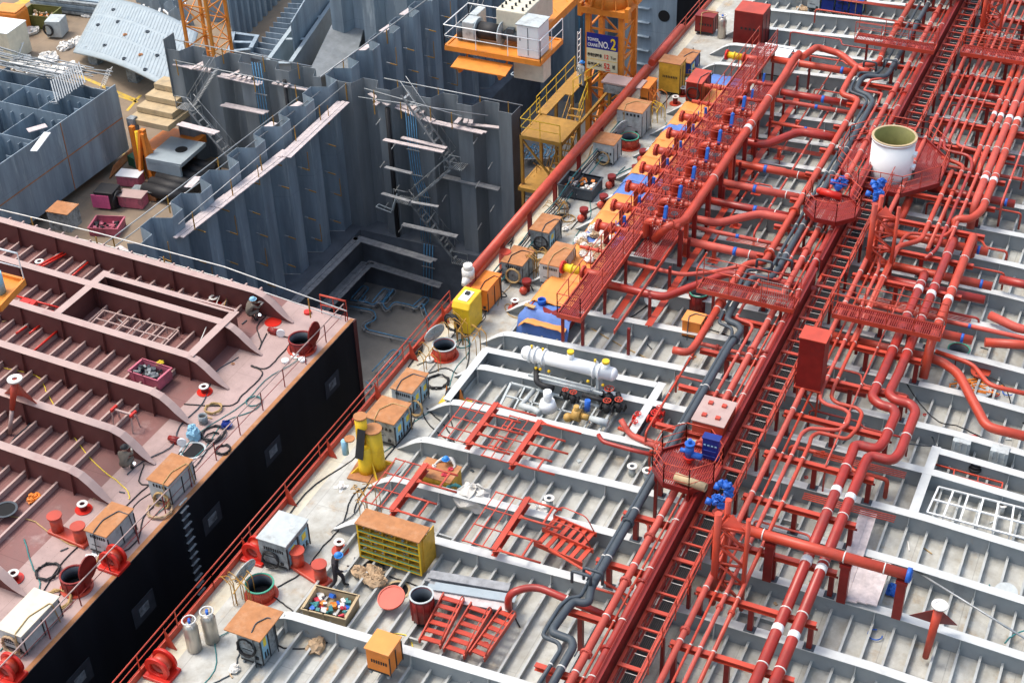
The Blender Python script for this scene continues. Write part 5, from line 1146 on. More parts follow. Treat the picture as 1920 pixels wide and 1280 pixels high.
# ================================================================ yard clutter (upper left)
def boxthing(name, label, cat, p, d, mt, rz=0, lid=None, group=None, legs=True, bevel=.02):
    r_ = T(name, label, cat, tuple(p), group); p = Vector(p); m = MB(); m.box(p+Vector((0, 0, d[2]/2+.06)), (d[0], d[1], d[2]), rz); 
    R = Matrix.Rotation(rz, 3, 'Z')
    for k in range(3): 
        q = R @ Vector((-d[0]/2-.01, (k-1)*d[1]/3, d[2]/2+.06)); m.box(p+q, (.03, .05, d[2]*.9), rz)
    m.build('body', X[mt], r_, bevel=bevel)
    if lid: m = MB(); m.box(p+Vector((0, 0, d[2]+.085)), (d[0]+.08, d[1]+.08, .04), rz); m.build('lid', X[lid], r_)
    m = MB()
    for a in (-1, 1): m.box(p+R @ Vector((0, a*d[1]*.35, .03)), (d[0]*.95, .1, .06), rz)
    m.build('skid', X['grime'], r_); return r_
def skip_bin(name, label, cat, p, d, mt, fill=None, rz=0, group=None, open_=.12):
    r_ = T(name, label, cat, tuple(p), group); p = Vector(p); R = Matrix.Rotation(rz, 3, 'Z'); m = MB(); t = .05; L_, W_, H_ = d
    for c, s_ in (((0, 0, .08), (L_, W_, .05)), ((L_/2-t/2, 0, H_/2), (t, W_, H_)), ((-L_/2+t/2, 0, H_/2), (t, W_, H_)), ((0, W_/2-t/2, H_/2), (L_-2*t, t, H_)), ((0, -W_/2+t/2, H_/2), (L_-2*t, t, H_)), ((L_/2, 0, H_-.03), (t*2, W_+.1, .06)), ((-L_/2, 0, H_-.03), (t*2, W_+.1, .06)), ((0, W_/2, H_-.03), (L_, t*2, .058)), ((0, -W_/2, H_-.03), (L_, t*2, .058)), ((-L_/2-.02, 0, H_/2), (.04, .08, H_)), ((-L_/2-.02, W_*.35, H_/2), (.04, .06, H_))):
        m.box(p+R @ Vector(c), s_, rz)
    m.build('bin_body', X[mt], r_)
    if fill:
        for k in range(46):
            q = p+R @ Vector((rnd.uniform(-.42, .42)*L_, rnd.uniform(-.42, .42)*W_, H_*rnd.uniform(.3, .72))); m = MB(); m.box(q, (rnd.uniform(.08, .28), rnd.uniform(.08, .3), rnd.uniform(.04, .16)), rnd.uniform(0, 3), Matrix.Rotation(rnd.uniform(-.8, .8), 3, 'X')); m.build('scrap', X[rnd.choice(fill)], r_)
    return r_
Z = -8
boxthing('toolbox', 'pink lidded chest on the rusty ground near the orange machine', 'chest', g(252, 385, Z), (.9, 1.6, .75), 'pink', .2, 'rflange')
boxthing('toolbox', 'pink chest with a white board on top beside the orange machine', 'chest', g(247, 345, Z), (.9, 1.5, .7), 'pink', .2, 'white')
boxthing('crate', 'small rusty box on sticks just below the orange machine', 'box', g(275, 372, Z), (.7, 1.6, .6), 'rust', .2, 'grime')
cmp_ = T('compressor', 'hot pink fronted black machine with hose reel on the yard', 'machine', tuple(g(205, 388, Z)))
p = g(203, 388, Z); m = MB(); m.box(p+Vector((.2, 0, .7)), (1.2, 1.3, 1.1), .2); m.build('body', X['black'], cmp_, bevel=.05); m = MB(); m.box(p+Vector((-.45, .1, .6)), (.06, 1.2, .9), .2); m.build('front_panel', X['hpink'], cmp_); m = MB(); m.tube([p+Vector((.2+.5*math.cos(t*.5), -.75+.06*math.sin(t), .6+.5*math.sin(t*.5))) for t in range(40)], .09, 6); m.build('hose_reel', X['black'], cmp_)
skip_bin('rod_rack', 'pink open crate full of dark rods on the yard below the machine', 'crate', g(203, 432, Z), (1.4, 1.8, .6), 'pink', ['black', 'pink'], .3)
boxthing('cable_box', 'small grey-red cabinet half hidden behind the brown ship at the left', 'cabinet', g(125, 425, -6), (1.2, 1.4, 1.2), 'grime', .1, 'rust')
# orange machine: hydraulic post with concrete weights
om = T('lifting_machine', 'orange steel hoist frame with stacked stained concrete weights on top', 'hoist', tuple(g(290, 370, Z)))
p = g(292, 330, Z); m = MB(); m.box(p+Vector((1.6, -.6, 1.6)), (3.0, 3.0, .5), 0); m.box(p+Vector((-.2, 1.0, 1.2)), (.3, .3, 4.6)); m.box(p+Vector((-.3, .1, 1.2)), (.3, .3, 4.6)); m.prism([p+Vector((-1, -.4, -.9)), p+Vector((-.6, .1, 3.3)), p+Vector((-.3, .1, 3.3)), p+Vector((-.3, -.9, -.9))], (0, -1, 0), .22); m.bar(p+Vector((-1.2, .4, -.5)), p+Vector((-.3, .3, 3.4)), .2); m.build('frame', X['orange'], om)
m = MB(); m.box(p+Vector((.9, -.6, .2)), (2.4, 2.2, 2.8)); m.build('rusty_panel', X['rust'], om); m = MB(); m.cyl(p+Vector((-.55, .55, .0)), p+Vector((-.35, .55, 3.3)), .14, 12); m.build('cylinder', X['yellow'], om)
m = MB(); m.box(p+Vector((0.2, 1.2, 1.3)), (.5, .5, 5.2)); m.build('post', X['grime'], om)
for k in range(4): m = MB(); m.box(p+Vector((1.9+.5*k, .0+.05*k, 3.6+.42*k)), (3.4-.75*k, 3.1-.35*k, .38)); m.build('concrete_weight', X['conc'], om, bevel=.02)
m = MB(); q = g(330, 285, -6.2); m.box(q, (3.0, 2.6, .25), .05); m.box(q+Vector((-1.4, 0, -.4)), (.15, 2.6, .8)); m.m = 1; m.cyl(q+Vector((.2, -.3, .13)), q+Vector((.2, -.3, .15)), .4, 16); solo(m, 'deck_tray', [X['plate'], X['hole']], 'pale blue tray with a round hole between the hoist and the left cross wall', 'steel tray')
m = MB(); q = g(335, 335, -7.5); 
for k in range(6): m.cyl(q+Vector((-2+k*.75, 1.2, .1)), q+Vector((-2+k*.75, -1.8, .1)), .42, 14)
solo(m, 'roller_bank', X['black'], 'row of black fat rollers beside the orange hoist', 'rollers')
m = MB(); q = g(258, 318, Z); m.prism([q+Vector((0, 0, 0)), q+Vector((2.2, -.5, 0)), q+Vector((2.2, -.5, .9)), q+Vector((0, 0, .7))], (.3, 1, 0), .9); solo(m, 'green_sheet', X['greent'], 'dark green sheeted bundle behind the pink chest', 'sheet')
m = MB()
for k in range(16): q = g(215+k*3, 330-k*3, Z); m.bar(q+Vector((-.5, 0, .1)), q+Vector((.5, .3, .5)), .06)
solo(m, 'steel_grille', X['rust'], 'rusty orange folded steel grilles left of the hoist', 'grille')
# top-left: containers, bags, machines
oc = T('orange_bin', 'bright orange rounded container near the top left corner', 'container', tuple(g(30, 60, Z))); p = g(28, 60, Z); m = MB(); m.box(p+Vector((0, 0, 1.0)), (1.6, 2.2, 1.8), .15); m.build('body', X['orange'], oc, bevel=.15); m = MB(); m.box(p+Vector((0, 0, 1.95)), (1.5, 2.0, .12), .15); m.build('top', X['tarpo'], oc, bevel=.05)
sk = skip_bin('waste_skip', 'green rusty skip overflowing with cartons and rags near the top left', 'skip', g(80, 45, Z), (1.9, 2.6, 1.1), 'olive', ['litter', 'conc', 'tan', 'orange'], .15)
wm = T('welding_machine', 'grey welding set with a coiled hose standing alone on the top left yard', 'welding machine', tuple(g(108, 68, Z))); p = g(110, 66, Z); m = MB(); m.box(p+Vector((0, 0, .75)), (1.4, 1.2, 1.3), .3); m.build('body', X['ltgrey'], wm, bevel=.04); m = MB(); m.tube([p+Vector((-.75-.02*t/10, .2+.42*math.cos(t*.5), .7+.42*math.sin(t*.5))) for t in range(36)], .07, 6); m.build('hose_coil', X['black'], wm)
# stacked steel sections
for k in range(22):
    q = g(85+3.6*(k % 6), 10+(k//6)*5, Z); m = MB(); h = .25+.28*(k % 4); m.bar(Vector((q.x, q.y+1.2, Z+h)), Vector((q.x+.8, q.y-5.5, Z+h)), .3, .22); solo(m, 'steel_section', X['grime' if k % 3 else 'steel'], 'long grey steel section in the stacks at the top left', 'steel section', 'stacked steel sections')
boxthing('cabin', 'pale green-grey site cabinet cut by the left edge near the white bags', 'cabinet', g(12, 105, Z), (2.4, 3.0, 2.4), 'cream', .1, 'white')
m = MB(); q = g(28, 108, Z)
for k in range(6): m.bar(q+Vector((-.8, .9-.34*k, .1)), q+Vector((.4, .9-.34*k, 1.2)), .06)
for k in range(4): m.bar(q+Vector((-.8+.35*k, .9, .15+.33*k)), q+Vector((-.8+.35*k, -.8, .15+.33*k)), .05)
solo(m, 'white_barrier', X['white'], 'white slatted barrier leaning beside the site cabinet', 'barrier')
def bag(label, p, s=1.0, mt='litter', group='white bags on the yard', name='sack', flat=.4):
    m = MB(); p = Vector(p); R = random.Random(int(p.x*100)+int(p.y*10))
    m.sph(p+Vector((0, 0, .3*s*flat)), .62*s, 14, 9, (1, R.uniform(.8, 1.3), flat))
    m.v = [(a[0]+R.uniform(-.15, .15)*s, a[1]+R.uniform(-.15, .15)*s, max(p.z+.01, a[2]+R.uniform(-.1, .16)*s)) for a in m.v]
    m.sm = [False]*len(m.sm)
    return solo(m, name, X[mt], label, 'bag', group)
for i, (u, v, s) in enumerate([(35, 122, 1.2), (48, 128, 1.3), (60, 126, 1.1), (72, 134, 1.3), (85, 136, 1.1), (92, 112, 1.2), (108, 142, 1.4), (127, 130, 1.1), (45, 115, 1.0), (60, 62, 1.0), (122, 90, 1.0), (138, 84, .9), (152, 133, .6), (175, 22, .8), (165, 30, .7), (148, 78, .8)]):
    bag('crumpled white bag on the top left yard, %s in its scattered row' % ordn[i], g(u, v, Z), s)
for i in range(26):
    u = 300+rr.uniform(-20, 60); v = rr.uniform(0, 70); q = g(u, v, Z); m = MB(); m.bar(q+Vector((0, 0, rr.uniform(.2, 1.2))), q+Vector((rr.uniform(-1.2, 1.2), rr.uniform(-1.5, 1.5), rr.uniform(.2, 1.4))), .14, .1)
    solo(m, 'white_strut', X['white'], 'white painted strut in the tangle behind the lattice mast', 'strut', 'white struts behind the mast')
for i in range(10):
    q = g(255+i*9, 5+(i % 4)*9+max(0, i-4)*6, Z); m = MB(); m.prism([q+Vector((0, 0, 0)), q+Vector((0, -1.4, 0)), q+Vector((0, -1.0, 1.8)), q+Vector((0, -.1, 1.2))], (1, .2, 0), .08); solo(m, 'bracket_plate', X['steel'], 'blue-grey pointed bracket plate standing behind the pale panel', 'bracket plate', 'bracket plates behind the panel')
# ================================================================ MANIFOLD
GM = 'manifold branch lines'
BX = [68.6, 66.6, 64.65, 62.7, 60.7, 58.75, 56.75]
proto_b = None
for i, x in enumerate(BX):
    lab = 'flanged red branch line poking over the tarps, %s from the near end' % ordn[len(BX)-1-i]
    if proto_b is None:
        r_ = T('manifold_branch', lab, 'pipe', (x, 22.0, 2.2), GM); z = 2.2
        m = MB(); m.cyl((x, 22.85, z), (x, 22.1, z), .2, 16); m.cyl((x, 22.1, z), (x, 21.9, z), .2, 16, r2=.15); m.cyl((x, 21.9, z), (x, 20.6, z), .15, 16); m.tube([(x, 20.7, z), (x, 20.4, z), (x, 20.4, 3.05), (x, 19.0, 3.05), (x, 18.75, 3.05)], .17, 14, .35); m.build('pipe_run', X['red'], r_)
        for y, rr_ in ((22.85, .31), (22.15, .27), (21.35, .24)):
            m = MB(); m.cyl((x, y-.1, z), (x, y-.03, z), rr_, 18); m.cyl((x, y-.02, z), (x, y+.04, z), rr_, 18)
            for k in range(12): t = 2*PI*k/12; m.cyl((x+rr_*.85*math.cos(t), y-.14, z+rr_*.85*math.sin(t)), (x+rr_*.85*math.cos(t), y+.08, z+rr_*.85*math.sin(t)), .022, 5)
            m.build('flange', X['red'], r_)
        for y in (20.0, 19.62, 19.32):
            m = MB(); m.cyl((x, y-.05, 3.05), (x, y, 3.05), .27, 16); m.cyl((x, y+.02, 3.05), (x, y+.07, 3.05), .27, 16)
            for k in range(10): t = 2*PI*k/10; m.cyl((x+.24*math.cos(t), y-.1, 3.05+.24*math.sin(t)), (x+.24*math.cos(t), y+.12, 3.05+.24*math.sin(t)), .026, 5)
            m.m = 1
            for k in range(10): t = 2*PI*(k+.5)/10; m.sph((x+.25*math.cos(t), y+.01, 3.05+.25*math.sin(t)), .03, 5, 4)
            m.build('bolted_flange', [X['red'], X['clamp']], r_)
        m = MB(); m.bar((x-.04, 19.5, 3.28), (x+.14, 19.5, 3.85), .15, .2); m.sph((x+.13, 19.5, 3.85), .11, 8, 6); m.cyl((x, 19.5, 3.2), (x, 19.5, 3.45), .08, 8); m.build('valve_handle', X['blue'], r_)
        for y in (20.3, 19.15): m = MB(); m.ring((x+.3, y, 3.5), (0, 0, 1), .16, .13, .025, 14); m.bar((x+.15, y, 3.51), (x+.45, y, 3.51), .02); m.bar((x+.3, y-.15, 3.51), (x+.3, y+.15, 3.51), .02); m.cyl((x+.3, y, 3.1), (x+.3, y, 3.5), .02, 6); m.build('handwheel', X['gpipe'], r_)
        m = MB(); P = [(x-.35, 18.95, 3.5), (x-.35, 20.9, 3.5), (x+.65, 20.9, 3.5), (x+.65, 18.95, 3.5)]
        m.tube([Vector(p) for p in P], .025, 6, .2); m.tube([Vector(p)-Vector((0, 0, .4)) for p in P], .018, 5, .2)
        for p in P: m.bar(p, Vector(p)-Vector((0, 0, 1.0)), .035)
        m.build('hoop_rail', X['red'], r_)
        m = MB(); m.cyl((x-.05, 21.9, z+.2), (x-.05, 21.9, z+.5), .03, 6); m.box((x+.5, 21.6, z-.1), (.22, .3, .3)); m.box((x+.55, 21.7, z+.2), (.12, .12, .5)); m.build('blue_actuator', X['blue'], r_)
        for q_ in ((x-.1, x+.1, 22.3, 22.5, .8, 2.05), (x-.08, x+.08, 18.6, 18.8, .9, 2.85), (x-.06, x+.06, 20.1, 20.22, 1.3, 2.85)): m = MB(); m.box0(*q_); m.build('support_leg', X['dred'], r_)
        proto_b = r_
    else: copy_tree(proto_b, loc=(x, 22.0, 2.2), label=lab)
for i, (x, r) in enumerate([(72.5, .1), (70.45, .1), (54.7, .075)]):
    root = pipe('small flanged red branch line over the tarps, %s' % ('furthest of three', 'middle of three', 'nearest of three'[:20])[i], [(x, 22.9, 2.2), (x, 20.4, 2.2), (x, 20.4, 2.9), (x, 18.8, 2.9)] if i < 2 else [(x, 22.9, 2.2), (x, 20.6, 2.2)], r, X['red'], (), [('y', 22.5), ('y', 22.0), ('y', 20.0), ('y', 19.5)], fil=.2, group='small manifold branches')
    if i < 2: m = MB(); m.bar((x, 19.6, 3.0), (x+.1, 19.6, 3.45), .1, .13); m.build('valve_handle', X['blue'], root)
for i, (x, side) in enumerate([(52.8, 'near'), (76.6, 'far')]):
    r_ = T('yellow_nozzle', 'bright yellow capped pipe nozzle at the %s end of the manifold' % side, 'nozzle', (x, 22.3, 2.2), 'yellow nozzles')
    m = MB(); m.cyl((x, 22.9, 2.2), (x, 22.0, 2.2), .19, 18); m.cyl((x, 22.55, 2.2), (x, 22.45, 2.2), .24, 18); m.box0(x-.06, x+.06, 21.95, 22.05, 1.4, 2.1); m.build('barrel', X['yellow'], r_)
    m = MB(); m.cyl((x, 23.0, 2.2), (x, 22.9, 2.2), .3, 20)
    for k in range(12): t = 2*PI*k/12; m.cyl((x+.25*math.cos(t), 22.85, 2.2+.25*math.sin(t)), (x+.25*math.cos(t), 23.04, 2.2+.25*math.sin(t)), .025, 5)
    m.build('end_flange', X['bred'], r_); m = MB(); m.cyl((x, 22.0, 2.2), (x, 20.8, 2.2), .2, 16); m.cyl((x, 22.0, 2.2), (x, 21.9, 2.2), .3, 18); m.build('red_pipe', X['red'], r_)
# gallery
ga = T('gallery_walkway', 'long dark red grated gallery walkway with railings behind the manifold flanges', 'walkway', (64, 21, 2.3))
m = MB(); m.box0(49.2, 78.6, 20.55, 20.6, 2.1, 2.34); m.box0(49.2, 78.6, 21.65, 21.7, 2.1, 2.34); m.box0(49.15, 49.2, 20.55, 21.7, 2.1, 2.34); m.box0(49.2, 78.6, 19.0, 19.05, 1.9, 2.1); m.build('edge_beam', X['red'], ga)
m = MB(); slats(m, (49.2, 78.6, 20.62, 21.64), 2.3, .085, w=.045); 
for k in range(60): m.box0(49.4+k*.49, 49.43+k*.49, 20.6, 21.65, 2.22, 2.26)
m.build('walkway_grating', X['grating'], ga)
m = MB(); slats(m, (55.2, 74.6, 19.1, 20.5), 2.05, .1, w=.055); m.build('inner_grating', X['grating'], ga)
for k in range(12):
    x = 49.6+k*2.6
    for y in (20.65, 21.6, 18.5): m = MB(); m.box0(x-.06, x+.06, y-.06, y+.06, zdk(y), 2.1); m.build('leg', X['dred'], ga)
for y, lb_ in ((20.6, 'inner'), (21.68, 'outer')): rail(ga, [(49.2, y, 2.3), (78.5, y, 2.3)], 1.05, X['red'], 1.3, .025, (.3, .55, .8) if y < 21 else (.5,), name='handrail')
rail(ga, [(49.2, 20.6, 2.3), (49.2, 21.68, 2.3)], 1.05)
for y in (19.9, 18.3, 16.4):
    m = MB(); m.box0(51.5 if y > 17 else 52.5, 75, y-.16, y+.16, 1.02, 1.05); m.box0(51.5 if y > 17 else 52.5, 75, y-.012, y+.012, .93, 1.02)
    if y > 17: solo(m, 'foundation_beam', X['red'], 'long red foundation beam running under the manifold, %s one' % ('left' if y > 19 else 'right'), 'beam', 'foundation beams')
for i, x in enumerate((57.6, 60.9, 64.3, 68.2, 71.5)):
    for y in (18.72, 17.3):
        m = MB(); m.box0(x-.09, x+.09, y-.09, y+.09, .95, 2.88 if y > 18 else 1.6); m.box0(x-.25, x+.25, y-.25, y+.25, 1.052, 1.08); solo(m, 'header_post', X['red'], 'red post under the manifold header, %s from the near end, %s row' % (ordn[i], 'left' if y > 18 else 'right'), 'post', 'posts under the header')
# drip tray under tarps
dt = T('drip_tray', 'long raised tray at the deck edge covered by orange and blue tarps', 'tray', (63, 23, .6))
m = MB(); m.box0(50.9, 75.4, 21.9, 23.9, .1, .88); m.build('tray_body', X['dred'], dt)
def tarp(label, x0, x1, mt, z=.8, y0=21.95, y1=24.05, drop=.5, front=False):
    m = MB(); nx = max(4, int((x1-x0)/.4)); ny = 8; vs = []; R = random.Random(int(x0*10))
    for i in range(nx+1):
        for j in range(ny+1):
            x = x0+(x1-x0)*i/nx; y = y0+(y1-y0)*j/ny; zz = z+R.uniform(-.03, .04)+.02*math.sin(x*3+y)
            if j == ny: zz -= drop*.7; y += .06
            if j == 0: zz -= drop*.3
            if front and i == 0: zz -= drop*1.5; x -= .15
            vs.append((x, y, zz))
    fs = [(i*(ny+1)+j, (i+1)*(ny+1)+j, (i+1)*(ny+1)+j+1, i*(ny+1)+j+1) for i in range(nx) for j in range(ny)]
    n = len(vs); vs += [(a, b_, c-.03) for a, b_, c in vs]; f2 = [tuple(n+k for k in reversed(f)) for f in fs]
    edge = [(i*(ny+1)+ny, (i+1)*(ny+1)+ny) for i in range(nx)]+[((i+1)*(ny+1), i*(ny+1)) for i in range(nx)]+[(j+1, j) for j in range(ny)]+[(nx*(ny+1)+j, nx*(ny+1)+j+1) for j in range(ny)]
    f3 = [(a, n+a, n+b_, b_) for a, b_ in edge]
    m.add(vs, fs+f2+f3, True); solo(m, 'tarpaulin', X[mt], label, 'tarp', 'tarps over the tray')
tarp('crumpled blue tarp with orange edge at the near end of the long tray', 50.6, 51.6, 'tarpb', .86, y0=21.8, y1=24.3, drop=.7, front=True)
tarp('orange strip showing under the near blue tarp', 50.35, 50.9, 'tarpo', .5, y0=21.9, y1=24.1, drop=.4)
for i, (a, b, c) in enumerate([(51.5, 53.6, 'tarpo'), (53.5, 55.4, 'tarpo'), (55.3, 57.0, 'tarpo'), (57.0, 57.9, 'tarpb'), (57.8, 60.0, 'tarpo'), (59.9, 61.8, 'tarpo'), (61.7, 63.0, 'tarpb'), (63.1, 63.25, 'tarpb'), (63.3, 64.0, 'tarpb'), (64.0, 66.0, 'tarpo'), (65.9, 68.0, 'tarpo'), (67.9, 69.2, 'tarpo'), (69.1, 69.9, 'tarpb'), (69.8, 71.6, 'tarpo'), (71.5, 75.3, 'tarpo')]):
    tarp('%s tarp sheet covering the long tray, %s from the near end' % ({'tarpo': 'orange', 'tarpb': 'blue'}[c], ordn[i]), a, b, c, .95+.012*(i % 2), y1=24.15)
tarp('crumpled blue tarp under the far yellow nozzle', 75.3, 76.9, 'tarpb', .7)
for k in range(42):
    p = Vector((57.6+rnd.uniform(-2.2, 1.0), 23.3+rnd.uniform(-.9, .7), 1.0)); bag('dirty white rag heap piece on the tarps beside the near branch lines', p, rnd.uniform(.2, .42), rnd.choice(('litter', 'litter', 'tan')), 'rags heaped on the tarps', 'rag', .7)
for k in range(5): bag('blue scrap of sheet in the rag heap', (57.6+rnd.uniform(-.8, 1.6), 22.2+rnd.uniform(-.3, .4), .9), .35, 'blue', 'blue scraps in the rag heap', 'blue_scrap', .8)
p = g(1016, 566, 1.0); m = MB(); m.ring(p-Vector((0, 0, .05)), (0, 0, 1), .2, .17, .2, 14); m.cyl(p-Vector((0, 0, .05)), p, .17, 14); solo(m, 'bucket', X['blue'], 'small blue bucket standing on the near tarp', 'bucket')
m = MB(); m.bar(g(984, 570, 1.02), g(1003, 576, 1.02), .22, .03); solo(m, 'plank_piece', X['wood'], 'short timber board lying on the near blue tarp', 'board')
# ================================================================ port side pipe along the edge
ep = T('edge_pipe', 'long faded red pipe running along the left edge of the grey deck', 'pipe', (52, 27.3, 1.0))
m = MB(); m.cyl((51.9, 27.4, 1.1), (75.5, 27.35, 1.1), .24, 18); m.cyl((76.2, 27.35, 1.1), (81.5, 27.35, 1.1), .22, 18); m.build('pipe_run', X['red'], ep)
m = MB()
for k in range(9): x = 52.4+3.2*k; m.box0(x-.08, x+.08, 27.25, 27.45, -.6, .95)
m.build('stand', X['dred'], ep)
m = MB(); m.cyl((51.95, 27.4, 1.05), (51.95, 27.4, 1.5), .3, 16); m.cyl((51.95, 27.4, 1.5), (51.95, 27.4, 1.75), .22, 14); m.cyl((51.85, 27.4, 1.05), (51.4, 27.4, .95), .26, 14, r2=.1); m.build('white_cap', X['clamp'], ep)
m = MB(); m.cyl((52.1, 27.35, -.6), (52.1, 27.35, .9), .17, 12); m.cyl((55.1, 27.0, -.6), (55.1, 27.0, .7), .3, 14); m.build('stub', X['red'], ep)
# guard rail on the ship edge
for i, (a, b) in enumerate([(20, 31.5), (31.5, 42), (42, 51.4), (78.0, 84.5), (84.6, 100)]):
    ya, yb = (28.15 if a > 30 else 28.15-(30-a)*.0), 28.15
    r_ = T('guard_rail', 'red guard rail on the grey ship edge, %s stretch from the near end' % ordn[i], 'railing', (a, ya, -.65), 'guard rails on the grey ship')
    rail(r_, [(a, ya, -.65), (b, yb, -.65)], 1.08, X['red'], 2.4, .03, (.35, .68))
    if i < 3: m = MB(); 
    for k in range(3): x = a+2+k*3.2; m.prism([(x, 28.1, -.65), (x, 27.7, -.65), (x, 28.1, .3)], (1, 0, 0), .04)
    if i < 3: m.build('stay', X['red'], r_)
m = MB(); m.box0(20, 100, 28.14, 28.22, -.66, -.35); m.build('waterway_bar', X['red'], ship)
# ================================================================ generic deck equipment
def coilmb(c, ax, R, n=3, r=.03, jit=.03):
    m = MB(); c = Vector(c); ax = Vector(ax).normalized(); u = Vector((0, 0, 1)) if abs(ax.z) < .9 else Vector((1, 0, 0)); a = ax.cross(u).normalized(); b = a.cross(ax); P = []
    q = random.Random(int(c.x*31+c.y*17))
    for k in range(n*16): t = 2*PI*k/16; rr_ = R*(1+q.uniform(-jit, jit)*2); P.append(c+(a*math.cos(t)+b*math.sin(t))*rr_+ax*(q.uniform(-1, 1)*.06))
    m.tube(P, r, 5); return m
def cabinet(label, p, d, body='grime', top='rust', rz=0.0, stickers=0, coil=None, hooks=0, over=.04, side=False, group='welding power cabinets', slats_=True):
    """d = (length x, width y, height)"""
    r_ = T('power_cabinet', label, 'cabinet', tuple(p), group); p = Vector(p); R = Matrix.Rotation(rz, 3, 'Z'); L_, W_, H_ = d
    def B(m, c, s_): m.box(p+R @ Vector(c), s_, rz)
    m = MB(); B(m, (0, 0, H_/2+.1), (L_, W_, H_-.12)); m.build('body', X[body], r_, bevel=.03)
    m = MB(); B(m, (0, 0, H_+.06), (L_+over*2, W_+over*2, .05)); m.build('lid', X[top], r_, bevel=.015)
    m = MB()
    for a in (-.38, .38): B(m, (0, W_*a, .04), (L_*1.02, .09, .08))
    m.build('skid', X['grime'], r_)
    m = MB()
    vq = random.Random(label); nl = vq.choice((0, 5, 7, 9)); lz = vq.choice((H_-.14, H_*.6, H_*.75))
    for k in range(nl): B(m, (-L_/2-.012, -W_*.36+k*W_*.72/nl, lz), (.02, W_*.36/nl, .14))
    if vq.random() < .5: B(m, (-L_/2-.012, W_*.1, H_*.45), (.02, W_*.42, .02)); B(m, (-L_/2-.03, -W_*.3, H_*.3), (.05, .12, .12))
    B(m, (0, -W_/2-.012, H_*.5), (.05, .02, H_*.8)); B(m, (-L_*.48, -W_/2-.012, H_*.5), (.05, .02, H_*.8)); B(m, (L_*.48, -W_/2-.012, H_*.5), (.05, .02, H_*.8)); B(m, (-L_/2-.012, 0, .2), (.02, W_*.9, .06))
    m.build('frame_strips', X['black'], r_)
    if vq.random() < .75 and W_ > .6 and H_ < 2:   # a lead thrown over the lid
        e = vq.uniform(-.3, .3); m = MB(); m.tube([p+R @ Vector(c) for c in ((-L_/2-.1, W_*e, .1), (-L_/2-.06, W_*e, H_*.7), (-L_/2-.03, W_*e, H_+.12), (-L_*.1, W_*(e+.1), H_+.11), (L_*.3, W_*(e-.15), H_+.11), (L_*.3, -W_/2-.06, H_+.08), (L_*.35, -W_/2-.1, .1))], .024, 5, .1); m.build('lead', X[vq.choice(('black', 'gpipe', 'wood'))], r_)
    for k in range(stickers):
        m = MB(); B(m, (-L_*.24+k*L_*.48, -W_/2-.014, H_*.55), (L_*.36, .02, H_*.6)); m.build('door_panel', X['sticb'], r_); m = MB(); B(m, (-L_*.24+k*L_*.48, -W_/2-.03, H_*.68), (L_*.16, .02, H_*.22)); m.build('yellow_label', X['sticky'], r_)
        m = MB(); B(m, (-L_*.3+k*L_*.48, -W_/2-.03, H_*.32), (L_*.07, .02, H_*.18)); B(m, (-L_*.16+k*L_*.48, -W_/2-.03, H_*.32), (L_*.07, .02, H_*.18)); m.build('socket', X['black'], r_)
    if coil:
        cc, mt_ = coil; m = coilmb(p+R @ Vector(cc), R @ Vector((-1, 0, .15)), .36, 5, .035); m.build('cable_coil', X[mt_], r_)
    return r_
def d_(u, v, h=0): return gd(u, v, h)
P_ = lambda x, y: (x, y, zdk(y))
CG = 'welding power cabinets'
cabinet('grey power cabinet with rusty lid and yellow labels just above the yellow post', P_(42.1, 26.35), (1.5, 1.35, 1.25), 'grime', 'rust', 0, 2)
cabinet('light cabinet with rusty lid and yellow labels by the rail, second above the yellow post', P_(44.3, 26.5), (1.5, 1.0, 1.2), 'ltgrey', 'rust', 0, 2, ((-.75, -.6, .5), 'wood'))
cabinet('grimy cabinet with a rusty top tangled in yellow cables below the open manhole', P_(55.1, 26.3), (1.5, 1.1, 1.15), 'grime', 'rust', 0, 0, ((-.85, -.1, .6), 'wood'))
cabinet('cabinet with rusty lid and thick grey hose bundle just below the open manhole', P_(58.4, 26.3), (1.6, 1.0, 1.1), 'grime', 'rust', 0, 1, ((-.85, -.1, .5), 'black'))
cabinet('cabinet with a long rusty lid beside the near yellow nozzle', (54.6, 24.0, .3), (2.0, 1.0, 1.2), 'ltgrey', 'rust', 0, 0, None, over=.02)
cabinet('whitish stained cabinet with yellow coil beside the small green-rimmed hatch', P_(67.4, 26.6), (1.2, 1.2, 1.25), 'ltgrey', 'rust', 0, 0, ((-.65, 0, .45), 'wood'))
cabinet('clean grey cabinet with rusty lid and yellow ladder rack on its side', P_(70.9, 26.4), (1.5, 1.5, 1.6), 'ltgrey', 'rust', 0, 0, None)
cabinet('cream-topped grey power cabinet wrapped with thick black cables near the bollards', P_(34.15, 26.6), (1.6, 1.25, 1.3), 'grime', 'ltgrey', 0, 2, ((-.9, .1, .5), 'black'))
cabinet('leaning grimy cabinet under a big overhanging rusty sheet at the bottom', P_(29.3, 24.7), (1.0, .95, 1.7), 'grime', 'rust', 0, 1, ((-.55, .1, .9), 'black'), over=.28)
cabinet('blue-sided cabinet with a hose ring on top near the far rail', P_(79.3, 26.2), (1.8, 1.0, .9), 'dblue', 'rust', 0, 1)
cabinet('ochre tall cabinet with a round white disc beside the big edge pipe', P_(76.3, 26.1), (1.0, 1.3, 2.0), 'rack', 'rust', 0, 0)
cabinet('small orange cabinet with drooping orange rods beside the edge pipe', P_(74.0, 26.7), (1.4, .5, 1.5), 'orange', 'orange', .0, 0)
cabinet('orange and yellow cabinet tilted beside the end of the edge pipe', P_(52.4, 26.7), (1.5, .8, 1.3), 'orange', 'orange', .0, 0)
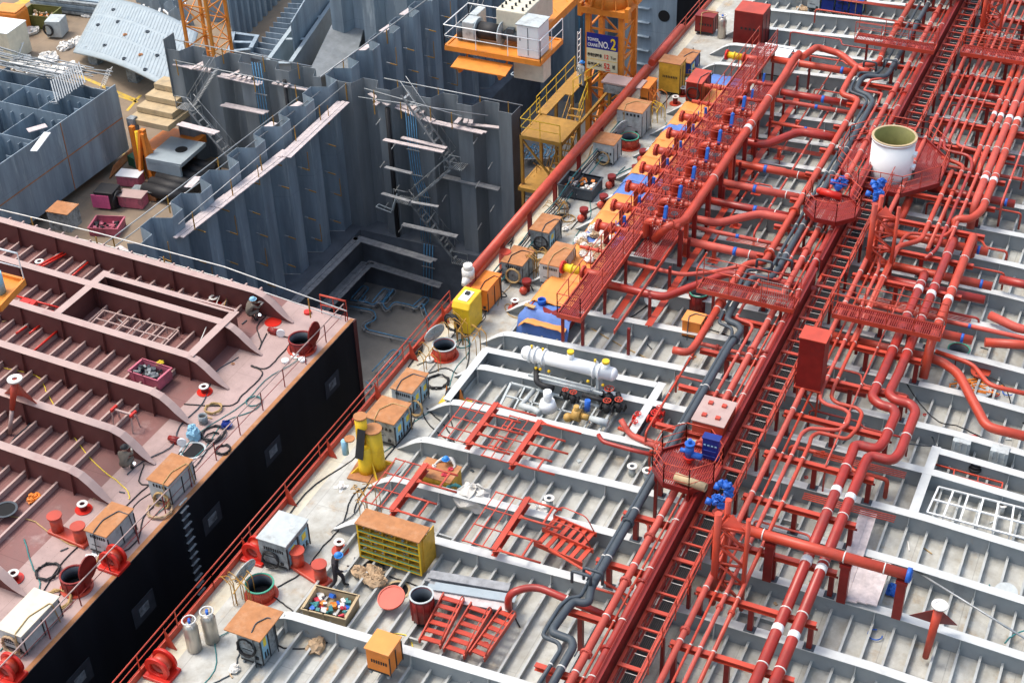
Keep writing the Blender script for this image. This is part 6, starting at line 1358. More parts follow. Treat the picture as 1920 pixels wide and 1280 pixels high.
cabinet('dark red cabinet with hose coil and clothes on top on the far tarp', (73.6, 23.6, .75), (1.7, .9, 1.3), 'dred', 'red', 0, 0, ((-.9, 0, .7), 'black'))
cabinet('bright orange box standing between two bays left of the grey pipes', (52.45, 16.5, .3), (.75, .85, 1.0), 'orange', 'tarpo', 0, 0)
cabinet('faded orange box behind the bottom cross frame', (30.0, 19.9, .3), (.9, .9, 1.15), 'orange', 'tarpo', 0, 0)
cabinet('tall red locker with grey foot at the far end of the manifold', P_(83.6, 23.6), (1.6, 1.8, 2.5), 'dred', 'red', 0, 0, None, over=.0)
cabinet('red square locker by the far rail', P_(84.9, 26.9), (.9, 1.2, 1.2), 'dred', 'dred', 0, 0)
cabinet('pale cabinet with yellow label behind the far tarp end', (79.6, 20.9, .1), (1.6, 1.7, 1.3), 'ltgrey', 'white', 0, 1)
for k in range(4): cabinet('blue cabinet with yellow label at the top edge, %s from the left' % ordn[k], (89.4, 21.2-k*.9, .0), (.8, .8, 1.1), 'dblue' if k else 'ltgrey', 'dblue' if k else 'white', 0, 1, group='cabinets at the top edge')
# gas cylinder + drums
def hatch(label, p, r=.5, h=.7, lid=True, rim='green', body='red', lidrot=(0, 1), open_=True, base=True, lidmt='ltgrey', group='round hatch coamings'):
    r_ = T('hatch', label, 'hatch', tuple(p), group); p = Vector(p); m = MB(); m.ring(p, (0, 0, 1), r, r-.03, h, 28)
    for k in range(10): t = 2*PI*k/10; m.bar(p+Vector((r*math.cos(t), r*math.sin(t), 0)), p+Vector((r*math.cos(t), r*math.sin(t), h-.04)), .05)
    m.build('coaming', X[body], r_)
    m = MB(); m.ring(p+Vector((0, 0, h)), (0, 0, 1), r+.035, r-.03, .035, 28); m.build('rim', X[rim], r_)
    m = MB(); m.ring(p+Vector((0, 0, .02)), (0, 0, 1), r-.032, r-.05, h-.05, 28); m.build('lining', X['gpipe'], r_); m = MB(); m.cyl(p+Vector((0, 0, -.2)), p+Vector((0, 0, .03)), r-.05, 24); m.build('opening', X['hole'], r_)
    if base: m = MB(); m.ring(p+Vector((0, 0, .0)), (0, 0, 1), r+.13, r, .06, 28); m.build('base_ring', X['red'], r_)
    if lid:
        d = Vector((lidrot[0], lidrot[1], 0)).normalized(); c = p+d*(r+.18)+Vector((0, 0, h+.28)); ax = (d+Vector((0, 0, .35))).normalized(); m = MB(); m.cyl(c-ax*.025, c+ax*.025, r+.02, 28); 
        for k in range(4): t = PI*k/4; s_ = ax.cross(Vector((0, 0, 1))).normalized(); w_ = s_.cross(ax); q = (s_*math.cos(t)+w_*math.sin(t))*(r*.9); m.bar(c-q-ax*.04, c+q-ax*.04, .04)
        m.bar(c-Vector((0, 0, r)), p+d*r+Vector((0, 0, h*.6)), .06); m.build('lid', X[lidmt], r_)
    return r_
hatch('round red hatch coaming with its lid hung at the rail below the yellow machine', P_(48.0, 26.75), .52, .6, lidrot=(.5, 1), rim='ltgrey')
hatch('green-rimmed round hatch near the bottom with orange rods over it', P_(31.9, 26.3), .52, .62, lidrot=(.2, 1))
hatch('round green-grey hatch beside the whitish cabinet up the deck edge', P_(69.2, 26.0), .5, .62, lidrot=(.4, 1), rim='green')
hatch('open red-sided drum with yellow rope on its rim near the red stair pieces', (32.8, 19.9, .1), .42, 1.05, lid=False, rim='ltgrey', base=False, body='dred')
hatch('green-rimmed drum standing left of the grey pipes below the crossover bridge', (54.9, 17.1, .05), .42, .95, lid=False, base=False, body='dred')
hatch('green-rimmed drum near the right edge beside the round covers', (55.2, 5.4, .0), .45, .85, lid=False, base=False, body='dred')
def disc(name, label, p, r, mt, h=.04, tilt=None, cat='cover', group='loose round covers', rim=False):
    m = MB(); p = Vector(p); ax = Vector(tilt or (0, 0, 1)).normalized(); m.cyl(p, p+ax*h, r, 28)
    if rim: m.ring(p, ax, r+.02, r-.03, h+.03, 28)
    return solo(m, name, X[mt], label, cat, group)
def manhole(label, p, r=.38, rimmt='conc'):
    r_ = T('manhole', label, 'manhole', tuple(p), 'open manholes in the deck'); p = Vector(p); m = MB(); m.ring(p, (0, 0, 1), r+.09, r, .03, 28); m.build('rim', X[rimmt], r_); m = MB(); m.cyl(p+Vector((0, 0, .003)), p+Vector((0, 0, .008)), r, 28); m.build('opening', X['hole'], r_)
manhole('dark open manhole with a wire cage in the edge deck above the cabinets', P_(60.9, 26.5), .42)
manhole('dark open manhole behind the red round lid near the ochre rack', (33.9, 21.6, .03-.36), .42)
manhole('dark open manhole beside the big white round cover', (55.7, 18.9, -.15), .36); manhole('open manhole under the cross pipes near the tarp side', (68.5, 16.6, .02), .36); manhole('open manhole with rusty ring under the pipes at the bottom', (31.0, 13.6, .05), .5)
manhole('olive-lined open manhole beyond the white barrel on the right', (71.5, 7.3, .02), .5)
disc('round_cover', 'big pale round cover lying beside the open manhole near the crossover bridge', (54.6, 19.1, .3), .5, 'ltgrey', tilt=(-.3, 0, 1))
disc('round_cover', 'red round lid with a bar across it near the ochre rack', (33.0, 21.3, .25), .5, 'red', tilt=(-.25, .1, 1), rim=True)
disc('round_cover', 'red round lid with a green mark beside the drum left of the grey pipes', (55.2, 17.9, .5), .42, 'red', tilt=(-.2, 0, 1))
disc('round_cover', 'pale round cover at the right edge above the red flared vent', (41.9, 1.0, .3), .42, 'ltgrey', tilt=(-.2, 0, 1))
disc('round_cover', 'red round lid beside the drum at the right', (54.6, 4.3, .4), .42, 'red', tilt=(-.2, 0, 1)); disc('round_cover', 'pale ringed cover in the orange clutter at the right', (53.6, 4.1, .1), .45, 'ltgrey', rim=True)
# bollards
def bollard(label, p, q, zf, mt='red', group='double bollards'):
    z1 = zf(p[1]); z2 = zf(q[1]); r_ = T('bollard', label, 'bollard', (*p, z1), group); m = MB(); d = Vector((q[0]-p[0], q[1]-p[1], 0)); c = Vector(((p[0]+q[0])/2, (p[1]+q[1])/2, (z1+z2)/2+.08)); m.box(c, (d.length+.7, .55, .16), math.atan2(d.y, d.x)); m.build('base', X[mt], r_, bevel=.04)
    for a, z in ((p, z1), (q, z2)): m = MB(); m.cyl((*a, z+.1), (*a, z+.85), .24, 22); m.cyl((*a, z+.85), (*a, z+.92), .3, 22); m.build('post', X[mt], r_)
bollard('pair of red bollards near the worker walking with a blue helmet', (33.7, 25.75), (33.35, 24.55), zdk)
def fairlead(label, x, y, zf, s=1.0, group='roller fairleads'):
    z = zf(y); r_ = T('fairlead', label, 'fairlead', (x, y, z), group); m = MB(); m.ring((x-.25*s, y, z+.42*s), (1, 0, 0), .42*s, .24*s, .12, 20); m.ring((x+.15*s, y, z+.42*s), (1, 0, 0), .42*s, .24*s, .12, 20); m.box((x-.05, y, z+.08), (.7*s, .9*s, .14)); m.build('cheek', X['bred'], r_, bevel=.02); m = MB(); m.ring((x-.13*s, y, z+.42*s), (1, 0, 0), .3*s, .22*s, .27*s, 18); m.build('roller', X['red'], r_)
fairlead('red roller fairlead at the rail beside the black-cabled cabinet', 33.6, 27.6, zdk, 1.1); fairlead('red roller fairlead at the rail near the bottom left of the grey deck', 27.3, 27.5, zdk, 1.2)
# gas bottles
for i, (x, y, lab) in enumerate([(28.7, 27.1, 'silver steel gas cylinder with white ring handle, left of the pair'), (29.3, 26.75, 'bronze tinted steel gas cylinder, right of the pair'), (84.4, 25.7, 'grey gas cylinder standing behind the red locker at the top')]):
    z = zdk(y); r_ = T('gas_cylinder', lab, 'gas cylinder', (x, y, z), 'steel gas cylinders'); m = MB(); m.tube([(x, y, z), (x, y, z+.04), (x, y, z+1.15), (x, y, z+1.28), (x, y, z+1.34)], .27, 22, rs=[.24, .27, .27, .2, .12]); m.build('vessel', X['chrome'], r_)
    m = MB(); m.tube([(x+.24*math.cos(2*PI*k/20), y+.24*math.sin(2*PI*k/20), z+1.5) for k in range(20)], .028, 6, closed=True)
    for k in range(3): t = 2*PI*k/3; m.bar((x+.2*math.cos(t), y+.2*math.sin(t), z+1.2), (x+.24*math.cos(t), y+.24*math.sin(t), z+1.5), .04)
    m.build('ring_handle', X['clamp'], r_); m = MB(); m.cyl((x, y, z+1.3), (x, y, z+1.5), .05, 8); m.sph((x+.08, y+.05, z+1.45), .06, 8, 6); m.build('valve', X['blue'], r_)
# yellow machine near rail and yellow double post
ym = T('yellow_machine', 'tall bright yellow machine cabinet with white panel and black hoses at the rail', 'machine', P_(50.3, 27.0))
z = zdk(27); m = MB(); m.box((50.45, 26.75, z+.8), (1.35, .85, 1.45)); m.prism([(49.7, 27.2, z+1.45), (49.7, 26.3, z+1.45), (49.9, 26.3, z+1.75), (49.9, 27.2, z+1.75)], (1, 0, 0), 1.25); m.build('body', X['yellow'], ym, bevel=.05)
m = MB(); m.box((50.4, 26.75, z+1.77), (.8, .45, .04)); m.build('white_panel', X['white'], ym); m = MB(); m.box((50.55, 26.75, z+1.83), (.22, .2, .08)); m.build('lock', X['black'], ym)
for k in range(3): coilmb((49.55-.06*k, 27.1, z+.75), (-1, .2, .1), .42-.05*k, 4, .04).build('hose', X['black'], ym)
yp = T('yellow_ventilator', 'twin yellow column with rusty caps and dark mesh strip on a rusty base plate', 'ventilator', P_(39.6, 26.0)); z = zdk(26)
m = MB(); m.tube([(40.0, 25.85, z+.05), (40.0, 25.85, z+.3), (40.0, 25.85, z+2.0)], .34, 18, rs=[.42, .38, .33]); m.tube([(39.62, 26.1, z+.05), (39.62, 26.1, z+.3), (39.62, 26.1, z+1.35)], .3, 18, rs=[.36, .33, .3]); m.cyl((39.85, 26.3, z+1.3), (39.88, 26.3, z+2.6), .25, 16)
for k in range(4): t = PI/4+PI/2*k; m.prism([(39.8, 25.95, z+.05), (39.8+.9*math.cos(t), 25.95+.9*math.sin(t), z+.05), (39.8, 25.95, z+.75)], (math.sin(t), -math.cos(t), 0), .05)
m.build('column', X['yellow'], yp); m = MB(); m.box((39.7, 25.95, z+.03), (1.5, 1.5, .06), .1); m.build('base_plate', X['rust'], yp)
m = MB(); m.cyl((39.88, 26.3, z+2.6), (39.88, 26.3, z+2.66), .28, 18); m.cyl((40.0, 25.85, z+2.0), (40.0, 25.85, z+2.06), .38, 18); m.cyl((39.6, 26.75, z+1.5), (39.6, 26.75, z+1.56), .22, 12); m.build('rusty_cap', X['rust'], yp)
m = MB(); m.bar((39.22, 26.15, z+.95), (39.6, 26.12, z+2.2), .36, .04, (1, 0, 0)); m.build('mesh_strip', X['black'], yp); m = MB(); m.cyl((39.5, 26.95, z+.75), (39.5, 26.95, z+1.45), .14, 10); m.build('bottle', X['sticb'], yp)
# ochre rack
rk = T('parts_rack', 'ochre steel pigeonhole rack full of clamps with a rusty top', 'rack', (35.0, 22.2, -.2)); z = -.1
x0, y0, y1, W_ = 34.75, 21.0, 23.6, .55
m = MB(); m.box((x0+W_-.02, (y0+y1)/2, z+.85), (.03, y1-y0, 1.7))
for k in range(6): m.box((x0+W_/2, (y0+y1)/2, z+.03+k*.33), (W_, y1-y0, .035))
for k in range(6): y = y0+k*(y1-y0)/5; m.box((x0+W_/2+.012, y, z+.85), (W_-.03, .03, 1.7))
m.box((x0+W_+.12, y0-.03, z+.8), (.9, .04, 1.6)); m.build('shelves', X['rack'], rk); m = MB(); m.box((x0+W_/2+.1, (y0+y1)/2, z+1.74), (W_+.35, y1-y0+.12, .05)); m.build('top', X['rust'], rk)
m = MB()
for k in range(5): m.box((x0-.01, (y0+y1)/2, z+.08+k*.33), (.02, y1-y0-.05, .04))
m.build('green_strip', X['green'], rk)
m = MB()
for k in range(6): m.box((x0-.012, (y0+y1)/2, z+.03+k*.33), (.022, y1-y0+.02, .06))
for k in range(2): m.box((x0-.014, (y0, y1)[k], z+.86), (.026, .07, 1.7))
m.build('yellow_edge', X['yellow'], rk)
for k in range(5):
    for j in range(5):
        y = y0+.26+j*(y1-y0)/5; zz = z+.07+k*.33; m = MB()
        for q in range(7): m.sph((x0+rnd.uniform(.1, .4), y+rnd.uniform(-.17, .17), zz+rnd.uniform(0, .1)), rnd.uniform(.03, .07), 5, 4)
        m.build('parts_pile', X[rnd.choice(('grime', 'gpipe', 'ltgrey'))], rk)
# waste skips, box worker table
skip_bin('waste_bin', 'timber-lined waste bin full of coloured rubbish near the bottom', 'bin', (32.0, 23.3, -.4), (1.2, 1.7, .6), 'conc', ['litter', 'blue', 'glove', 'litter', 'teal', 'orange'], .1)
skip_bin('steel_skip', 'dark steel skip holding orange and white rubbish beside the edge pipe', 'skip', P_(63.6, 26.6), (1.5, 1.9, .75), 'gpipe', ['orange', 'litter'], 0)
wt = boxthing('work_table', 'ochre-brown steel table box with tools and a yellow rag on it', 'table', (39.5, 22.65, -.35), (1.0, 1.5, 1.0), 'rack', 0, 'rust')
m = coilmb((39.0, 21.7, .25), (-1, -.2, .2), .38, 7, .045, .06); solo(m, 'cable_coil', X['teal'], 'thick coil of green and dark cables leaning on the ochre table', 'cable coil')
bag('pale pink padded sheet slumped behind the cable coil', (39.1, 20.9, -.1), 1.0, 'wearw', 'slumped padded sheets', 'padded_sheet', .9)
for k, (x, y) in enumerate([(39.6, 22.9), (39.3, 22.3), (39.7, 22.2), (39.5, 23.3)]): bag('small %s thing lying on the ochre table' % ('white cup', 'red ball', 'red bowl', 'beige glove')[k], (x, y, .73), .16, ('litter', 'glove', 'glove', 'wearw')[k], None, ('cup', 'ball', 'bowl', 'glove')[k], .8)
# lifted red frames with prongs
def prong(label, p, ln, np_, rz=0):
    r_ = T('prong_frame', label, 'steel frame', tuple(p), 'red pronged frames'); p = Vector(p); m = MB(); m.bar(p, p+Vector((ln, 0, 0)), .22, .03); m.box(p+Vector((ln/2, 0, -.17)), (ln, .025, .3)); m.bar(p+Vector((0, 0, -.33)), p+Vector((ln, 0, -.33)), .22, .03); m.build('spine', X['red'], r_)
    for k in range(np_):
        x = p.x+.1+k*(ln-.2)/(np_-1); a = Vector((x, p.y-.1, p.z-.05)); L2 = 1.75 if k % 2 == 0 else 1.35; m = MB(); m.cyl(a, a+Vector((0, -L2, 0)), .045, 8); m.prism([a+Vector((-.2, .12, 0)), a+Vector((.2, .12, 0)), a+Vector((0, -.3, 0))], (0, 0, 1), .03); m.build('prong', X['red'], r_)
    for k in range(0, np_-1, 2): a = p+Vector((.1+k*(ln-.2)/(np_-1), -1.1, -.05)); m = MB(); m.bar(a, a+Vector(((ln-.2)/(np_-1), 0, 0)), .07); m.build('tie_bar', X['red'], r_)
    m = MB()
    for y in (.5, .9, 1.3): m.bar(p+Vector((.05, y, -.1)), p+Vector((ln-.05, y, -.1)), .035)
    for k in range(np_): x = .1+k*(ln-.2)/(np_-1); m.bar(p+Vector((x, .1, -.1)), p+Vector((x, 1.35, -.1)), .04)
    m.build('side_rack', X['red'], r_)
for lab, (u, v), ln, n_ in (('upper left one, lying over the pump bay', (875, 830), 2.8, 5), ('upper right one, beside the pump bay', (957, 868), 2.9, 5), ('lower left one, above the ochre rack', (733, 955), 2.9, 4), ('lower right one, in the middle of the deck', (925, 1030), 3.1, 4)):
    a = g(u, v, 1.25); prong('bright red pronged frame, '+lab, (a.x, a.y, 1.25), ln, n_)
# red stairs pieces
def stairpiece(label, p, rz, n=6, ln=2.2, w=.8, tilt=.12, group='loose red stair sections'):
    r_ = T('stair_section', label, 'stairs', tuple(p), group); p = Vector(p); R = Matrix.Rotation(rz, 3, 'Z') @ Matrix.Rotation(-tilt, 3, 'Y')
    for e in (-1, 1): m = MB(); m.bar(p+R @ Vector((0, e*w/2, .1)), p+R @ Vector((ln, e*w/2, .1)), .05, .22); m.build('stringer', X['red'], r_)
    for k in range(n): m = MB(); c = p+R @ Vector(((k+.5)*ln/n, 0, .12)); d = R @ Vector((0, w/2, 0)); m.bar(c-d, c+d, .22, .04, R @ Vector((.3, 0, 1))); m.build('tread', X['red'], r_)
    m = MB(); m.tube([p+R @ Vector((.1, -w/2, .2)), p+R @ Vector((.5, -w/2-.1, .7)), p+R @ Vector((ln-.3, -w/2-.1, .7)), p+R @ Vector((ln, -w/2, .2))], .025, 6, .2); m.build('handrail', X['red'], r_)
stairpiece('red stair section lying near the drum, left of three', (31.4, 18.9, .35), .05); stairpiece('red stair section lying near the drum, middle of three', (31.3, 17.9, .4), -.02); stairpiece('red stair section lying near the drum, right of three', (31.5, 17.1, .4), -.1, w=.6)
stairpiece('red stair section under the grey pipes, upper of two', (38.0, 15.5, .75), PI/2-.15, tilt=0, ln=1.9); stairpiece('red stair section under the grey pipes, lower of two', (37.2, 15.3, .7), PI/2-.15, tilt=0, ln=2.1)
for k, (u, v, u2, v2, c) in enumerate([(803, 1082, 958, 1108, 'plankg'), (800, 1092, 955, 1118, 'plankg'), (806, 1102, 962, 1126, 'plate'), (795, 1112, 950, 1138, 'plank'), (800, 1075, 950, 1100, 'plankg'), (812, 1098, 965, 1122, 'plate')]):
    px_plank('long ribbed metal scaffold board in the stack right of the ochre rack, %s layer' % ordn[k], (u, v), (u2, v2), .45+.05*k, w=.42, n=1, mt=c, group='metal boards stacked on deck')
for k, (a, b) in enumerate([((1637, 958), (1606, 1052)), ((1622, 958), (1590, 1048)), ((1606, 1040), (1578, 1122)), ((1625, 1046), (1597, 1127)), ((1643, 1052), (1615, 1132)), ((1661, 1058), (1633, 1137))]): px_plank('worn white board in the ramp by the cross pipe, %s from the top left' % ordn[k], a, b, 1.0+.03*k, w=.38, n=1, mt='plank', group='white ramp boards')
# ================================================================ white heat exchanger skid
hx = T('heat_exchanger', 'long white horizontal cylinder with yellow caps on a grey skid', 'heat exchanger', (47.2, 19.5, .9))
a, b = g(985, 662, 1.75), g(1150, 700, 1.75); xx = (a.x+b.x)/2; a = Vector((xx, a.y, 1.75)); b = Vector((xx, b.y, 1.75))
m = MB(); m.cyl(a, b, .3, 24); d = (b-a).normalized()
for t in (.06, .12, .22, .8, .86): c = a.lerp(b, t); m.cyl(c-d*.03, c+d*.03, .38, 24)
m.sph(a, .29, 14, 8, (1, .7, 1)); m.sph(b, .29, 14, 8, (1, .7, 1)); m.cyl(a.lerp(b, .52), a.lerp(b, .52)+Vector((0, 0, .55)), .15, 14); m.cyl(a.lerp(b, .92), a.lerp(b, .92)+Vector((0, 0, .5)), .16, 14); m.build('shell', X['white'], hx)
m = MB()
for t, z_, r in ((.52, .55, .15), (.92, .5, .16), (.07, .33, .05), (.2, .33, .05), (.8, .42, .05)): c = a.lerp(b, t); m.cyl(c+Vector((0, 0, z_)), c+Vector((0, 0, z_+.12)), r, 12)
for t in (.15, .2, .3, .75, .92): c = a.lerp(b, t)+Vector((-.3, 0, -.45)); m.sph(c, .075, 8, 6)
m.build('yellow_cap', X['yellow'], hx)
m = MB()
for t in (.18, .85): c = a.lerp(b, t); m.box0(c.x-.25, c.x+.2, c.y-.06, c.y+.06, .0, 1.5)
m.tube([a.lerp(b, .2)+Vector((-.45, 0, -.6)), a.lerp(b, .8)+Vector((-.45, 0, -.6))], .05, 8); m.tube([a.lerp(b, .2)+Vector((-.5, 0, -.75)), a.lerp(b, .8)+Vector((-.5, 0, -.75))], .06, 8); m.box((xx-.4, (a.y+b.y)/2, .92), (.1, 3.4, .1)); m.build('skid_frame', X['ltgrey'], hx)
def valve(label, p, mt='black', s=1.0, wheel=True, group='valves in the pump bay', wm='bred'):
    r_ = T('valve', label, 'valve', tuple(p), group); p = Vector(p); m = MB(); m.cyl(p+Vector((0, .3, .2))*s, p+Vector((0, -.3, .2))*s, .11*s, 12); m.sph(p+Vector((0, 0, .2))*s, .19*s, 12, 8); m.cyl(p+Vector((0, .32, .2))*s, p+Vector((0, .26, .2))*s, .19*s, 12); m.cyl(p+Vector((0, -.32, .2))*s, p+Vector((0, -.26, .2))*s, .19*s, 12); m.cyl(p+Vector((0, 0, .2))*s, p+Vector((0, 0, .6))*s, .06*s, 8); m.box(p+Vector((0, 0, -.0))*s, (.2*s, .2*s, .2*s)); m.build('body', X[mt], r_)
    if wheel: m = MB(); c = p+Vector((0, 0, .6))*s; m.ring(c, (0, 0, 1), .2*s, .16*s, .03*s, 16); m.bar(c+Vector((-.18*s, 0, .01)), c+Vector((.18*s, 0, .01)), .03*s); m.bar(c+Vector((0, -.18*s, .01)), c+Vector((0, .18*s, .01)), .03*s); m.build('handwheel', X[wm], r_)
for i, (u, v, c, s) in enumerate([(1142, 752, 'black', 1.1), (1075, 752, 'black', .8), (1138, 770, 'black', .9), (1160, 768, 'black', .9), (1196, 790, 'bred', .7), (1228, 795, 'bred', 1.0), (1236, 778, 'bred', .7), (1190, 805, 'red', .7), (1060, 745, 'black', .7)]):
    valve('%s valve among the pump bay pipes, %s one listed from the left cylinder end' % ({'black': 'black', 'bred': 'bright red', 'red': 'dull red'}[c], ordn[i]), g(u, v, .5), c, s, wm='red' if c == 'black' else 'bred')
for i, (pts, r, c, lab) in enumerate([([(1006, 690, 1.2), (1006, 715, .9), (1015, 722, .8), (1038, 728, .8)], .13, 'black', 'black elbow pipe hanging over the white frame at the pump bay'), ([(1092, 740, .8), (1140, 753, .8)], .1, 'black', 'black horizontal pipe with an end flange in the pump bay'), ([(1158, 735, 1.0), (1166, 760, .6), (1172, 765, .6)], .11, 'black', 'black slanting pipe at the right of the pump bay'), ([(975, 760, .5), (1003, 768, .5), (1012, 775, .5)], .14, 'ltgrey', 'thick grey pipe lying on the grey skid rack'), ([(1002, 730, .5), (975, 762, .5)], .1, 'ltgrey', 'grey pipe running lengthwise on the skid rack'), ([(1160, 802, .5), (1185, 812, .6), (1205, 822, .8), (1250, 835, 1.0)], .08, 'red', 'red pipe winding below the red valves'), ([(1122, 815, .9), (1130, 828, .9), (1180, 842, .9), (1235, 855, 1.0)], .09, 'red', 'red pipe with pale elbow hanging on the frame face')]):
    pipe(lab, [g(*q) for q in pts], r, X[c], fil=.25, group='pump bay pipes')
wr = T('skid_rack', 'light grey ladder-like skid rack lying in the pump bay', 'rack', tuple(g(1050, 770, .35))); m = MB(); A_ = [g(958, 718, .4), g(1148, 768, .4), g(1120, 812, .4), g(935, 765, .4)]
for k in range(4): m.bar(A_[k], A_[(k+1) % 4], .1, .08)
for k in range(1, 7): t = k/7; m.bar(A_[0].lerp(A_[1], t), A_[3].lerp(A_[2], t), .07, .06)
m.bar(A_[0].lerp(A_[3], .5), A_[1].lerp(A_[2], .5), .07, .06); m.build('rack_frame', X['ltgrey'], wr)
pm = T('pump', 'ochre-yellow round pump with grey motor on the skid', 'pump', tuple(g(1085, 790, .5))); p = g(1085, 785, .5); m = MB(); m.cyl(p+Vector((0, .25, .2)), p+Vector((0, -.1, .2)), .28, 18); m.cyl(p+Vector((0, -.1, .2)), p+Vector((0, -.45, .2)), .14, 12); m.cyl(p+Vector((0, .1, .2)), p+Vector((0, .1, .65)), .12, 10); m.sph(p+Vector((-.2, .4, .1)), .2); m.build('casing', X['bronze'], pm); m = MB(); m.cyl(p+Vector((0, -.5, .2)), p+Vector((0, -1.3, .15)), .13, 12, r2=.18); m.build('motor', X['ltgrey'], pm); m = MB(); m.cyl(p+Vector((.2, -.3, .4)), p+Vector((.25, -.3, .9)), .13, 10); m.build('blue_cap', X['blue'], pm)
gm = T('motor', 'pale grey conical motor unit in the pump bay', 'motor', tuple(g(1027, 765, .5))); p = g(1027, 765, .5); m = MB(); m.cyl(p, p+Vector((0, 0, .4)), .42, 16, r2=.3); m.cyl(p+Vector((0, 0, .4)), p+Vector((0, 0, .9)), .18, 12); m.build('casing', X['white'], gm)
# ================================================================ vents and mushroom stubs
def stubpipe(label, p, r=.14, h=.45, mt='ltgrey', rim='clamp', base=None, group='short pipe stubs'):
    r_ = T('pipe_stub', label, 'pipe stub', tuple(p), group); p = Vector(p); m = MB(); m.ring(p, (0, 0, 1), r, r-.03, h, 16); m.build('pipe', X[mt], r_); m = MB(); m.ring(p+Vector((0, 0, h)), (0, 0, 1), r+.07, r-.04, .035, 18); m.build('flange', X[rim], r_)
    m = MB(); m.cyl(p+Vector((0, 0, .1)), p+Vector((0, 0, h-.06)), r-.035, 12); m.build('inside', X['hole'], r_)
    if base: m = MB(); m.cyl(p, p+Vector((0, 0, .04)), r+.2, 20); m.build('base', X[base], r_)
for i, (u, v, mt, b, where) in enumerate([(638, 1032, 'red', 'red', 'left of the ochre rack'), (966, 578, 'red', 'red', 'by the near blue tarp'), (1185, 890, 'ltgrey', None, 'in the bay left of the near octagonal platform'), (1213, 898, 'ltgrey', None, 'just left of the near octagonal platform'), (1030, 950, 'ltgrey', None, 'beside the white heap in the middle bay'), (1280, 178, 'dred', 'red', 'on the edge deck beside the far tarps'), (1266, 195, 'dred', 'red', 'second on the edge deck beside the far tarps'), (1333, 1248, 'ltgrey', None, 'under the slim pipes at the bottom'), (1875, 962, 'clamp', None, 'inside the white frame at the right'), (1870, 875, 'black', None, 'black one inside the white frame at the right')]):
    stubpipe('short flanged pipe stub '+where, gd(u, v), mt=mt, base=b)
for i, (u, v) in enumerate([(1147, 348), (1132, 385), (1192, 330), (1206, 300), (1095, 410), (988, 545), (1098, 400)][:6]):
    p = gd(u, v); r_ = T('air_vent', 'dark red mushroom vent on the edge deck beside the tarps, %s listed' % ordn[i], 'vent', tuple(p), 'red mushroom vents'); m = MB(); m.cyl(p, p+Vector((0, 0, .45)), .16, 14); m.cyl(p+Vector((0, 0, .42)), p+Vector((0, 0, .62)), .23, 16); m.build('vent', X['dred'], r_); m = MB(); m.sph(p+Vector((-.3, .05, .18)), .2, 12, 8); m.build('drain_pot', X['red'], r_)
fv = T('flared_vent', 'red post with white round top and triangular wings at lower right', 'vent', tuple(gd(1740, 1245))); a = g(1762, 1135, 2.5); b = g(1735, 1232, .25); m = MB(); m.cyl(b, a, .11, 14, r2=.17); m.build('post', X['red'], fv); m = MB(); m.ring(a, (0, 0, 1), .28, .16, .06, 22); m.cyl(a+Vector((0, 0, -.02)), a+Vector((0, 0, .03)), .2, 16); m.build('white_top', X['clamp'], fv)
m = MB(); m.prism([a+Vector((0, 0, -.15)), g(1705, 1153, 1.2), g(1750, 1168, 1.2)], (1, 0, 0), .03); m.prism([a+Vector((0, 0, -.15)), g(1795, 1172, 1.2), g(1750, 1168, 1.2)], (1, 0, 0), .03); m.build('wing', X['dred'], fv)
m = MB(); m.cyl((39.1, -1, .7), (41.5, 4.6, .7), .04, 8); solo(m, 'loose_tube', X['scaf'], 'long thin grey tube lying across the frames at lower right', 'tube')
# inner tray grid inside the starboard white frame and port brown frame
def grid(name, label, A_, nu, nv, mt, w=.07, zoff=0):
    A_ = [Vector(a) for a in A_]; r_ = T(name, label, 'steel grid', tuple(A_[0])); m = MB()
    for k in range(nu+1): t = k/nu; m.bar(A_[0].lerp(A_[1], t), A_[3].lerp(A_[2], t), w, .05)
    for k in range(nv+1): t = k/nv; m.bar(A_[0].lerp(A_[3], t), A_[1].lerp(A_[2], t), w, .06)
    m.build('grid_bars', X[mt], r_); m = MB()
    for k in range(0, nu+1): 
        for e in (0, 1): c = (A_[0].lerp(A_[1], k/nu) if e == 0 else A_[3].lerp(A_[2], k/nu)); m.bar(c, c-Vector((0, 0, .35)), .05)
    m.build('grid_legs', X[mt], r_)
grid('tray_grid', 'white painted bar grid inside the white box frame at the right', [g(1760, 912, .45), g(1930, 955, .45), g(1925, 1010, .45), g(1738, 960, .45)], 6, 2, 'white')
grid('tray_grid', 'thin red tube grid inside the upper half of the white box frame', [g(1745, 868, .5), g(1880, 905, .5), g(1878, 915, .5), g(1743, 880, .5)], 3, 1, 'red', .05)
m = MB(); p = g(1828, 880, .4); m.ring(p, (0, 0, 1), .25, .12, .12, 16); m.ring(p+Vector((0, 0, .15)), (0, 0, 1), .2, .1, .1, 16); solo(m, 'black_coil', X['black'], 'small black coil inside the white box frame', 'coil')
for i, (u, v) in enumerate([(1800, 850), (1870, 868)]): boxthing('vent_box', 'small grey box on the frame above the white box frame, %s one' % ('left', 'right')[i], 'box', g(u, v, .1), (.5, .7, .7), 'ltgrey')
